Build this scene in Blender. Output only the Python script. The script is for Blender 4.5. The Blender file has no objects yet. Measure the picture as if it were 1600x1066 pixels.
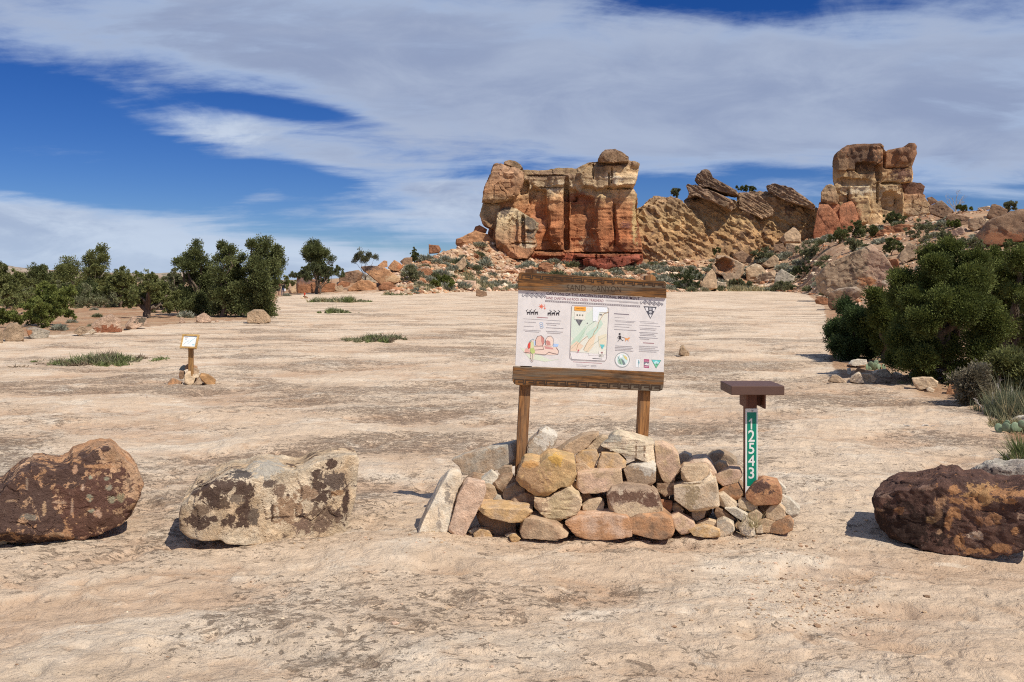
import bpy, bmesh, math, random
import numpy as np
from mathutils import Vector, Matrix, Euler

SC = bpy.context.scene
COL = SC.collection
RAD = math.radians

# ------------------------------------------------------------------ camera
F, HX, HY, CH = 1385.0, 800.0, 440.0, 1.8      # focal length in photo pixels, principal column, horizon row, eye height
cam_data = bpy.data.cameras.new('camera')
cam_data.sensor_fit = 'HORIZONTAL'
cam_data.sensor_width = 36.0
cam_data.lens = F * 36.0 / 1600.0
cam_data.shift_y = -(533.0 - HY) / 1600.0
cam_data.clip_start = 0.05
cam_data.clip_end = 12000.0
cam = bpy.data.objects.new('camera', cam_data)
COL.objects.link(cam)
cam.location = (0, 0, CH)
cam.rotation_euler = (RAD(90), 0, 0)
SC.camera = cam

# ------------------------------------------------------------------ exposure
SC.view_settings.view_transform = 'Standard'
SC.view_settings.look = 'None'
SC.view_settings.exposure = 0.0
SC.view_settings.gamma = 1.0
SC.view_settings.use_curve_mapping = False
try:
    SC.cycles.use_denoising = False
    SC.cycles.filter_width = 1.1
    SC.cycles.max_bounces = 6
    SC.cycles.transparent_max_bounces = 4
except Exception:
    pass

# ------------------------------------------------------------------ sun
SUN_DIR = Vector((0.62, -0.55, 1.08)).normalized()     # towards the sun: high, behind the camera and to the right
SUN_EL = math.asin(SUN_DIR.z)
SUN_ROT = math.atan2(SUN_DIR.x, SUN_DIR.y)
sun_data = bpy.data.lights.new('sun', 'SUN')
sun_data.energy = 5.0
sun_data.angle = RAD(0.53)
sun_data.color = (1.0, 0.93, 0.82)
sun = bpy.data.objects.new('sun', sun_data)
COL.objects.link(sun)
sun.rotation_euler = SUN_DIR.to_track_quat('Z', 'Y').to_euler()
sun.location = (30, -30, 60)

# ------------------------------------------------------------------ sky
class NT:
    """small helper to wire nodes"""
    def __init__(self, tree):
        self.t = tree
        tree.nodes.clear()
    def n(self, typ, **kw):
        nd = self.t.nodes.new(typ)
        for k, v in kw.items():
            if k.startswith('i_'):
                key = k[2:]
                key = int(key) if key.isdigit() else key.replace('_', ' ')
                self.put(nd.inputs[key], v)
            else:
                setattr(nd, k, v)
        return nd
    def put(self, sock, v):
        if isinstance(v, bpy.types.NodeSocket):
            self.t.links.new(v, sock)
        else:
            sock.default_value = v
    def m(self, op, a, b=None, c=None, clamp=False):
        nd = self.t.nodes.new('ShaderNodeMath')
        nd.operation = op
        nd.use_clamp = clamp
        for i, v in enumerate((a, b, c)):
            if v is not None:
                self.put(nd.inputs[i], v)
        return nd.outputs[0]
    def vm(self, op, a, b=None):
        nd = self.t.nodes.new('ShaderNodeVectorMath')
        nd.operation = op
        self.put(nd.inputs[0], a)
        if b is not None:
            self.put(nd.inputs[1], b)
        return nd
    def ss(self, v, lo, hi, a=0.0, b=1.0):
        nd = self.t.nodes.new('ShaderNodeMapRange')
        nd.interpolation_type = 'SMOOTHSTEP'
        for i, x in enumerate((v, lo, hi, a, b)):
            self.put(nd.inputs[i], x)
        return nd.outputs[0]
    def mix(self, f, a, b, mode='MIX'):
        nd = self.t.nodes.new('ShaderNodeMix')
        nd.data_type = 'RGBA'
        nd.blend_type = mode
        nd.clamp_factor = True
        self.put(nd.inputs[0], f)
        for s, v in ((nd.inputs[6], a), (nd.inputs[7], b)):
            if not isinstance(v, bpy.types.NodeSocket) and len(v) == 3:
                v = (*v, 1.0)
            self.put(s, v)
        return nd.outputs[2]
    def noise(self, vec, scale, detail=4.0, rough=0.55, dist=0.0, lac=2.0):
        nd = self.t.nodes.new('ShaderNodeTexNoise')
        if vec is not None:
            self.t.links.new(vec, nd.inputs['Vector'])
        for k, v in (('Scale', scale), ('Detail', detail), ('Roughness', rough), ('Distortion', dist), ('Lacunarity', lac)):
            self.put(nd.inputs[k], v)
        return nd.outputs['Fac']

world = bpy.data.worlds.new('World')
SC.world = world
world.use_nodes = True
SKY_STRENGTH = 0.085
def build_sky():
    g = NT(world.node_tree)
    out = g.n('ShaderNodeOutputWorld')
    bg = g.n('ShaderNodeBackground')
    bg.inputs['Strength'].default_value = SKY_STRENGTH
    g.t.links.new(bg.outputs[0], out.inputs[0])
    sky = g.n('ShaderNodeTexSky')
    sky.sky_type = 'NISHITA'
    sky.sun_disc = False
    sky.sun_elevation = SUN_EL
    sky.sun_rotation = SUN_ROT
    sky.altitude = 1700
    sky.air_density = 1.0
    sky.dust_density = 0.2
    sky.ozone_density = 3.0
    hs = g.n('ShaderNodeHueSaturation', i_Saturation=1.36, i_Value=0.74, i_Hue=0.512)
    g.t.links.new(sky.outputs[0], hs.inputs['Color'])
    blue = g.mix(1.0, hs.outputs[0], (0.74, 0.90, 1.20), 'MULTIPLY')
    tc = g.n('ShaderNodeTexCoord')
    d = g.vm('NORMALIZE', tc.outputs['Generated']).outputs[0]
    sp = g.n('ShaderNodeSeparateXYZ')
    g.t.links.new(d, sp.inputs[0])
    x, y, z = sp.outputs
    az = g.m('ARCTAN2', x, y)
    hyp = g.m('SQRT', g.m('ADD', g.m('MULTIPLY', x, x), g.m('MULTIPLY', y, y)))
    el = g.m('ARCTAN2', z, hyp)
    # cloud layer coordinates: the direction carried up to a flat layer
    zz = g.m('ADD', g.m('MAXIMUM', z, 0.0), 0.16)
    cl = g.n('ShaderNodeCombineXYZ')
    g.put(cl.inputs[0], g.m('DIVIDE', x, zz))
    g.put(cl.inputs[1], g.m('DIVIDE', y, zz))
    cv = cl.outputs[0]
    mp = g.n('ShaderNodeMapping', i_Rotation=(0, 0, RAD(-24)), i_Scale=(0.55, 1.25, 1))
    g.t.links.new(cv, mp.inputs['Vector'])
    n_big = g.noise(mp.outputs[0], 0.9, 5, 0.5, 0.15)
    n_mid = g.noise(mp.outputs[0], 3.2, 9, 0.60, 0.35)
    ae = g.n('ShaderNodeCombineXYZ')
    g.put(ae.inputs[0], az)
    g.put(ae.inputs[1], el)
    mp2 = g.n('ShaderNodeMapping', i_Rotation=(0, 0, RAD(12)), i_Scale=(3.0, 8.0, 1))
    g.t.links.new(ae.outputs[0], mp2.inputs['Vector'])
    n_str = g.noise(mp2.outputs[0], 2.1, 10, 0.62, 0.5)
    aev = ae.outputs[0]
    def ang(px, py):
        a = math.atan((px - HX) / F)
        return a, math.atan(-(py - HY) / F * math.cos(a))
    # where the cloud bank, the gaps and the wisps are: centre, radii (degrees-like, from the photograph), tilt, amount
    blobs = [(980, 150, 760, 120, -6, 0.62), (560, 60, 620, 130, -8, 0.50), (150, 20, 420, 90, -6, 0.24), (1450, 150, 520, 190, 0, 0.50), (1250, 200, 420, 90, -4, 0.20),
             (350, 205, 170, 34, -8, 0.50), (560, 225, 160, 34, 0, 0.30), (640, 300, 260, 46, -16, 0.36), (720, 318, 190, 66, -10, 0.46),
             (600, 350, 150, 22, -8, 0.24),
             (150, 400, 560, 74, -6, 0.72), (40, 350, 290, 52, -6, 0.44), (520, 425, 270, 44, -4, 0.42), (40, 235, 150, 34, 0, 0.20),
             (415, 303, 60, 18, 20, 0.24), (60, 95, 240, 70, -20, 0.22),
             (1190, -8, 200, 38, 0, -0.16), (1010, 30, 140, 36, 0, -0.12), (1270, 262, 150, 36, 4, -0.44), (1060, 305, 150, 34, -8, -0.40), (1130, 268, 120, 26, 6, -0.25),
             (0, 180, 260, 100, 0, -0.34), (60, 290, 560, 34, 0, -0.30), (430, 168, 190, 18, -8, -0.30), (520, 182, 120, 16, -6, -0.24), (400, 268, 300, 30, -8, -0.30), (1600, 230, 60, 60, 0, -0.15)]
    tot = None
    for px, py, rx, ry, rot, amp in blobs:
        a, e = ang(px, py)
        m1 = g.n('ShaderNodeMapping')
        m1.vector_type = 'TEXTURE'
        m1.inputs['Location'].default_value = (a, e, 0)
        m1.inputs['Rotation'].default_value = (0, 0, RAD(rot))
        m1.inputs['Scale'].default_value = (rx / F, ry / F, 1)
        g.t.links.new(aev, m1.inputs['Vector'])
        ln = g.vm('LENGTH', m1.outputs[0]).outputs['Value']
        v = g.ss(ln, 0.15, 1.35, amp, 0.0)
        tot = v if tot is None else g.m('ADD', tot, v)
    # away from the photographed part the layer simply goes on, half clear
    off = g.ss(g.m('ABSOLUTE', az), 0.7, 1.1, 0.0, 0.32)
    up = g.ss(el, 0.33, 0.6, 0.0, 0.32)
    tot = g.m('ADD', tot, g.m('MAXIMUM', off, up))
    nz = g.m('ADD', g.m('MULTIPLY', n_mid, 1.35), g.m('ADD', g.m('MULTIPLY', n_str, 1.0), g.m('MULTIPLY', n_big, 0.9)))
    cov = g.m('ADD', tot, g.m('SUBTRACT', nz, 1.60))
    mask = g.ss(cov, -0.02, 0.70)
    thick = g.ss(cov, 0.35, 0.95)
    shade = g.m('ADD', g.m('MULTIPLY', n_str, 0.6), g.m('MULTIPLY', n_big, 0.6))
    K = 1.0 / SKY_STRENGTH
    bright = (0.47 * K, 0.58 * K, 0.77 * K)
    grey = (0.30 * K, 0.365 * K, 0.53 * K)
    c1 = g.mix(thick, bright, grey)
    c2 = g.mix(g.ss(shade, 0.5, 0.78), c1, (0.42 * K, 0.49 * K, 0.64 * K))
    low = g.ss(el, 0.02, 0.12, 0.55, 0.0)
    c3 = g.mix(low, c2, (0.52 * K, 0.64 * K, 0.82 * K))
    puff = None
    for px, py, rx, ry, rot, amp in [(350, 205, 170, 34, -8, 0.7), (560, 290, 130, 26, -14, 0.9), (690, 320, 150, 60, -10, 0.6), (60, 345, 330, 40, -6, 0.6), (250, 385, 420, 40, -6, 0.5), (480, 405, 200, 30, -4, 0.6), (20, 405, 160, 30, 0, 0.7)]:
        a, e = ang(px, py)
        m1 = g.n('ShaderNodeMapping')
        m1.vector_type = 'TEXTURE'
        m1.inputs['Location'].default_value = (a, e, 0)
        m1.inputs['Rotation'].default_value = (0, 0, RAD(rot))
        m1.inputs['Scale'].default_value = (rx / F, ry / F, 1)
        g.t.links.new(aev, m1.inputs['Vector'])
        v = g.ss(g.vm('LENGTH', m1.outputs[0]).outputs['Value'], 0.2, 1.3, amp, 0.0)
        puff = v if puff is None else g.m('MAXIMUM', puff, v)
    # the thinner, sunlit parts of the cloud are whiter
    c3 = g.mix(g.m('MULTIPLY', puff, g.ss(n_str, 0.38, 0.62)), c3, (0.66 * K, 0.75 * K, 0.88 * K))
    fin = g.mix(g.m('MULTIPLY', mask, 0.94), blue, c3)
    g.t.links.new(fin, bg.inputs['Color'])
build_sky()

# ------------------------------------------------------------------ numeric helpers
def W(px, py, Y):
    return np.array(((px - HX) * Y / F, Y, CH - (py - HY) * Y / F))

_G = np.array([(1,1,0),(-1,1,0),(1,-1,0),(-1,-1,0),(1,0,1),(-1,0,1),(1,0,-1),(-1,0,-1),(0,1,1),(0,-1,1),(0,1,-1),(0,-1,-1),(1,1,0),(-1,1,0),(0,-1,1),(0,-1,-1)], dtype=np.float32)
def hsh(ix, iy, iz, seed):
    with np.errstate(over='ignore'):
        h = (ix.astype(np.uint32) * np.uint32(374761393) + iy.astype(np.uint32) * np.uint32(668265263) + iz.astype(np.uint32) * np.uint32(2147483647 - 58) + np.uint32((seed * 974634777) & 0xffffffff))
        h = (h ^ (h >> np.uint32(13))) * np.uint32(1274126177)
        h = (h ^ (h >> np.uint32(16))) * np.uint32(2246822519)
        return h ^ (h >> np.uint32(13))
def perlin(p, seed=0):
    p = np.asarray(p, dtype=np.float64)
    i = np.floor(p).astype(np.int64)
    f = (p - i).astype(np.float32)
    u = f * f * f * (f * (f * 6 - 15) + 10)
    r = []
    for dx in (0, 1):
        for dy in (0, 1):
            for dz in (0, 1):
                g = _G[hsh(i[:, 0] + dx, i[:, 1] + dy, i[:, 2] + dz, seed) & np.uint32(15)]
                r.append(g[:, 0] * (f[:, 0] - dx) + g[:, 1] * (f[:, 1] - dy) + g[:, 2] * (f[:, 2] - dz))
    L = lambda a, b, t: a + (b - a) * t
    x0 = L(L(r[0], r[1], u[:, 2]), L(r[2], r[3], u[:, 2]), u[:, 1])
    x1 = L(L(r[4], r[5], u[:, 2]), L(r[6], r[7], u[:, 2]), u[:, 1])
    return L(x0, x1, u[:, 0])
def fbm(p, octv=4, seed=0, gain=0.5, ridge=False):
    p = np.asarray(p, dtype=np.float64)
    a, s, t = 1.0, 0.0, 0.0
    for k in range(octv):
        n = perlin(p * (2.03 ** k) + 17.3 * k, seed + k)
        if ridge:
            n = 0.5 - np.abs(n) * 1.4
        s = s + a * n
        t += a
        a *= gain
    return s / t * 1.5
def worley(p, seed=0):
    """F1, F2 and a random number of the nearest cell"""
    p = np.asarray(p, dtype=np.float64)
    i = np.floor(p).astype(np.int64)
    n = len(p)
    f1, f2, idv = np.full(n, 9.0), np.full(n, 9.0), np.zeros(n)
    for dx in (-1, 0, 1):
        for dy in (-1, 0, 1):
            for dz in (-1, 0, 1):
                c = i + (dx, dy, dz)
                h = hsh(c[:, 0], c[:, 1], c[:, 2], seed)
                q = c + np.stack([(h & np.uint32(1023)) / 1023.0, ((h >> np.uint32(10)) & np.uint32(1023)) / 1023.0, ((h >> np.uint32(20)) & np.uint32(1023)) / 1023.0], 1)
                dd = np.sqrt(((q - p) ** 2).sum(1))
                nw = dd < f1
                f2 = np.where(nw, f1, np.minimum(f2, dd))
                idv = np.where(nw, (h >> np.uint32(7) & np.uint32(4095)) / 4095.0, idv)
                f1 = np.where(nw, dd, f1)
    return f1, f2, idv
def sstep(x, a, b):
    t = np.clip((x - a) / (b - a), 0, 1)
    return t * t * (3 - 2 * t)

def mesh_np(name, verts, faces, smooth=True, col=None, extra=None):
    """verts (N,3), faces (M,k) of one size; col (N,3) becomes the colour attribute Col"""
    verts = np.ascontiguousarray(verts, dtype=np.float32)
    faces = np.ascontiguousarray(faces, dtype=np.int32)
    m = bpy.data.meshes.new(name)
    k = faces.shape[1]
    m.vertices.add(len(verts))
    m.vertices.foreach_set('co', verts.ravel())
    m.loops.add(faces.size)
    m.loops.foreach_set('vertex_index', faces.ravel())
    m.polygons.add(len(faces))
    m.polygons.foreach_set('loop_start', np.arange(0, faces.size, k, dtype=np.int32))
    m.polygons.foreach_set('loop_total', np.full(len(faces), k, dtype=np.int32))
    m.polygons.foreach_set('use_smooth', np.full(len(faces), smooth, dtype=bool))
    m.update(calc_edges=True)
    if col is not None:
        a = m.attributes.new('Col', 'FLOAT_COLOR', 'POINT')
        c = np.ones((len(verts), 4), dtype=np.float32)
        c[:, :3] = col
        a.data.foreach_set('color', c.ravel())
    for nm, v in (extra or {}).items():
        a = m.attributes.new(nm, 'FLOAT', 'POINT')
        a.data.foreach_set('value', np.ascontiguousarray(v, dtype=np.float32))
    return m

def link(name, mesh, mat=None, parent=None, loc=None):
    o = bpy.data.objects.new(name, mesh)
    COL.objects.link(o)
    if mat is not None and mesh is not None and not mesh.materials:
        mesh.materials.append(mat)
    if parent is not None:
        o.parent = parent
    if loc is not None:
        o.location = loc
    return o
def tag(o, label=None, cat=None, group=None, kind=None):
    if label: o['label'] = label
    if cat: o['category'] = cat
    if group: o['group'] = group
    if kind: o['kind'] = kind
    return o
def thing(name, label, cat, loc=(0, 0, 0), group=None):
    o = bpy.data.objects.new(name, None)
    COL.objects.link(o)
    o.empty_display_size = 0.2
    o.location = loc
    return tag(o, label, cat, group)

# ------------------------------------------------------------------ materials
def new_mat(name):
    m = bpy.data.materials.new(name)
    m.use_nodes = True
    g = NT(m.node_tree)
    out = g.n('ShaderNodeOutputMaterial')
    b = g.n('ShaderNodeBsdfPrincipled')
    b.inputs['Specular IOR Level'].default_value = 0.2
    b.inputs['Roughness'].default_value = 0.9
    g.t.links.new(b.outputs[0], out.inputs[0])
    return m, g, b
def rock_mat(name, scale, bump, dist, mott=0.35):
    m, g, b = new_mat(name)
    at = g.n('ShaderNodeAttribute', attribute_name='Col')
    tc = g.n('ShaderNodeTexCoord')
    v = tc.outputs['Object']
    n1 = g.noise(v, scale, 6, 0.65)
    n2 = g.noise(v, scale * 7, 5, 0.7)
    n3 = g.noise(v, scale * 30, 2, 0.6)
    k = g.m('ADD', g.m('MULTIPLY', g.ss(n1, 0.3, 0.7), mott), g.m('MULTIPLY', g.ss(n2, 0.3, 0.7), mott * 0.7))
    k = g.m('ADD', k, 1.0 - mott * 0.85)
    c = g.vm('SCALE', at.outputs['Color'])
    g.put(c.inputs['Scale'], k)
    # crust, lichen, bare patches, and shade painted on a few faces: their outline frays on the grain of the stone
    fld = g.n('ShaderNodeAttribute', attribute_name='mask').outputs['Fac']
    at2 = g.n('ShaderNodeAttribute', attribute_name='Col2')
    nf = g.noise(v, scale * 2.6, 10, 0.74, 0.5)
    mk = g.ss(g.m('ADD', fld, g.m('MULTIPLY', g.m('SUBTRACT', nf, 0.5), 3.6)), 0.86, 0.99, 0.0, 0.95)
    cc = g.vm('SCALE', at2.outputs['Color'])
    g.put(cc.inputs['Scale'], g.m('ADD', g.m('MULTIPLY', n2, 0.9), 0.55))
    cm = g.mix(mk, c.outputs[0], cc.outputs[0])
    # small dark pits and pale flecks
    c2 = g.mix(g.ss(n3, 0.66, 0.78, 0.0, 0.45), cm, (0.07, 0.05, 0.04))
    c3 = g.mix(g.ss(n2, 0.62, 0.75, 0.0, 0.30), c2, (0.62, 0.52, 0.40))
    g.t.links.new(c3, b.inputs['Base Color'])
    hgt = g.m('ADD', g.m('MULTIPLY', n1, 0.55), g.m('ADD', g.m('MULTIPLY', n2, 0.55), g.m('ADD', g.m('MULTIPLY', n3, 0.2), g.m('MULTIPLY', nf, 0.5))))
    bp = g.n('ShaderNodeBump')
    bp.inputs['Strength'].default_value = bump
    bp.inputs['Distance'].default_value = dist
    g.t.links.new(hgt, bp.inputs['Height'])
    g.t.links.new(bp.outputs[0], b.inputs['Normal'])
    return m
M_STONE = rock_mat('sandstone_block', 11.0, 0.9, 0.016)
M_BOULD = rock_mat('varnished_boulder', 7.0, 1.0, 0.035, 0.45)
M_CLIFF = rock_mat('cliff_sandstone', 0.55, 1.0, 0.55, 0.5)
M_HROCK = rock_mat('hillside_rock', 2.2, 1.0, 0.14, 0.45)
M_CHIP = rock_mat('rubble_stone', 3.0, 0.5, 0.05, 0.3)

def flat_mat(name, col, rough=0.8, spec=0.2, metal=0.0):
    m, g, b = new_mat(name)
    tc = g.n('ShaderNodeTexCoord')
    n = g.noise(tc.outputs['Object'], 14, 4, 0.6)
    c = g.mix(g.ss(n, 0.3, 0.7, 0.0, 0.35), tuple(col), tuple(x * 0.72 for x in col))
    g.t.links.new(c, b.inputs['Base Color'])
    b.inputs['Roughness'].default_value = rough
    b.inputs['Specular IOR Level'].default_value = spec
    b.inputs['Metallic'].default_value = metal
    return m
def col_mat(name, rough=0.7, spec=0.2):
    m, g, b = new_mat(name)
    at = g.n('ShaderNodeAttribute', attribute_name='Col')
    g.t.links.new(at.outputs['Color'], b.inputs['Base Color'])
    b.inputs['Roughness'].default_value = rough
    b.inputs['Specular IOR Level'].default_value = spec
    return m
M_PRINT = col_mat('printed_ink', 0.55, 0.3)
def leaf_mat(name):
    m, g, b = new_mat(name)
    out = [n for n in g.t.nodes if n.type == 'OUTPUT_MATERIAL'][0]
    at = g.n('ShaderNodeAttribute', attribute_name='Col')
    g.t.links.new(at.outputs['Color'], b.inputs['Base Color'])
    b.inputs['Roughness'].default_value = 0.7
    tr = g.n('ShaderNodeBsdfTranslucent')
    g.t.links.new(at.outputs['Color'], tr.inputs['Color'])
    mx = g.n('ShaderNodeMixShader')
    mx.inputs[0].default_value = 0.22
    g.t.links.new(b.outputs[0], mx.inputs[1])
    g.t.links.new(tr.outputs[0], mx.inputs[2])
    g.t.links.new(mx.outputs[0], out.inputs[0])
    return m
M_LEAF = leaf_mat('foliage')
def bark_mat(name, c1, c2):
    m, g, b = new_mat(name)
    tc = g.n('ShaderNodeTexCoord')
    mp = g.n('ShaderNodeMapping', i_Scale=(18, 18, 3))
    g.t.links.new(tc.outputs['Object'], mp.inputs['Vector'])
    n = g.noise(mp.outputs[0], 1.0, 5, 0.7)
    g.t.links.new(g.mix(g.ss(n, 0.3, 0.7), c1, c2), b.inputs['Base Color'])
    bp = g.n('ShaderNodeBump')
    bp.inputs['Strength'].default_value = 0.6
    bp.inputs['Distance'].default_value = 0.02
    g.t.links.new(n, bp.inputs['Height'])
    g.t.links.new(bp.outputs[0], b.inputs['Normal'])
    return m
M_BARK = bark_mat('bark', (0.07, 0.05, 0.038), (0.20, 0.15, 0.11))
M_DEAD = bark_mat('dead_wood', (0.30, 0.27, 0.24), (0.50, 0.46, 0.41))

# ------------------------------------------------------------------ terrain
_toe_u = [-900, 430, 480, 560, 640, 760, 900, 1050, 1180, 1255, 1290, 1330, 1400, 1500, 1600, 1750, 2500]
_toe_y = [160, 150, 122, 122, 118, 165, 150, 150, 168, 140, 70, 48, 36, 30, 27, 24, 20]
_cr_u = [-900, 380, 440, 500, 580, 640, 690, 740, 775, 830, 900, 1000, 1050, 1150, 1230, 1290, 1340, 1400, 1450, 1500, 1560, 1600, 1700, 2500]
_cr_p = [440, 440, 440, 438, 428, 412, 392, 377, 378, 398, 411, 411, 402, 388, 375, 364, 355, 345, 334, 327, 328, 332, 334, 345]
_cr_y = [320, 300, 220, 175, 165, 165, 175, 185, 195, 198, 198, 198, 200, 205, 205, 200, 195, 185, 172, 160, 148, 140, 130, 110]
_uu = np.arange(-900, 2501, 5.0)
def _sm(a):
    k = np.ones(9) / 9
    return np.convolve(np.pad(a, 4, mode='edge'), k, mode='valid')
_TOE = _sm(np.interp(_uu, _toe_u, _toe_y))
_CRY = _sm(np.interp(_uu, _cr_u, _cr_y))
_CRZ = _sm(CH + (HY - np.interp(_uu, _cr_u, _cr_p)) * np.interp(_uu, _cr_u, _cr_y) / F)
_edge_u = [-900, 0, 120, 230, 300, 420, 434, 480, 640, 760, 900, 1100, 1200, 1260, 1288, 1298, 1315, 1420, 1500, 1540, 1560, 1600, 1700, 2500]
_edge_p = [545, 530, 521, 511, 503, 498, 464, 459, 459, 454, 455, 455, 454, 459, 480, 560, 588, 604, 624, 650, 668, 690, 740, 900]
def U_of(x, y):
    return HX + F * x / np.maximum(y, 0.4)
def soil_of(x, y):
    """1 on soil, 0 on the bare slab"""
    u = U_of(x, y)
    e = np.interp(u, _edge_u, _edge_p)
    ye = CH * F / (e - HY)
    w = fbm(np.stack([x * 0.9, y * 0.5, x * 0], 1), 4, 91)
    return sstep((y - ye) / np.maximum(ye, 1) + 0.10 * w, -0.03, 0.03)
def terr(x, y, fine=True):
    x = np.atleast_1d(np.asarray(x, dtype=np.float64)); y = np.atleast_1d(np.asarray(y, dtype=np.float64))
    u = U_of(x, y)
    yt, yc, zc = np.interp(u, _uu, _TOE), np.interp(u, _uu, _CRY), np.interp(u, _uu, _CRZ)
    zc = np.maximum(zc - 0.25, 0.0)
    t = np.clip((y - yt) / (yc - yt), 0, 1)
    e = t * t * (1.6 - 0.6 * t)
    z = zc * e * (1 - 0.45 * sstep(y, yc + 5, yc + 160))
    zero = x * 0
    z = z + 0.9 * sstep(e, 0.02, 0.2) * (1 - 0.6 * sstep(e, 0.8, 1)) * fbm(np.stack([x / 16, y / 16, zero], 1), 4, 5)
    # the slab: long swells, then flaked ledges
    nearf = np.clip(1 - y / 120, 0, 1)
    z = z + 0.05 * nearf * sstep(y, 2, 9) * fbm(np.stack([x / 5, y / 7, zero], 1), 3, 11)
    if fine:
        h = fbm(np.stack([x * 0.55, y * 0.8, zero], 1), 5, 21)
        q = h * 7.0
        fl = np.floor(q)
        st = (fl + sstep(q - fl, 0.88, 1.0)) / 7.0
        amp = 0.11 * np.clip(1 - y / 70, 0.25, 1)
        z = z + amp * (0.65 * st + 0.35 * h)
        z = z + 0.017 * nearf * fbm(np.stack([x * 4.2, y * 4.6, zero], 1), 5, 31, 0.62)
        pit = fbm(np.stack([x * 1.7, y * 1.9, zero], 1), 4, 37)
        z = z - 0.035 * nearf * sstep(pit, 0.22, 0.5)
    return z
def hit(px, py):
    """where the sight line through a photo pixel meets the ground"""
    Y = np.concatenate([np.arange(3, 60, 0.05), np.arange(60, 420, 0.25)])
    x = (px - HX) * Y / F
    zr = CH - (py - HY) * Y / F
    dz = zr - terr(x, Y)
    k = np.nonzero(dz <= 0)[0]
    i = k[0] if len(k) else int(np.argmin(np.abs(dz[Y < 230])))
    return np.array((x[i], Y[i], terr(x[i:i + 1], Y[i:i + 1])[0]))
def gz(x, y):
    return float(terr(np.array([x]), np.array([y]))[0])

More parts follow.
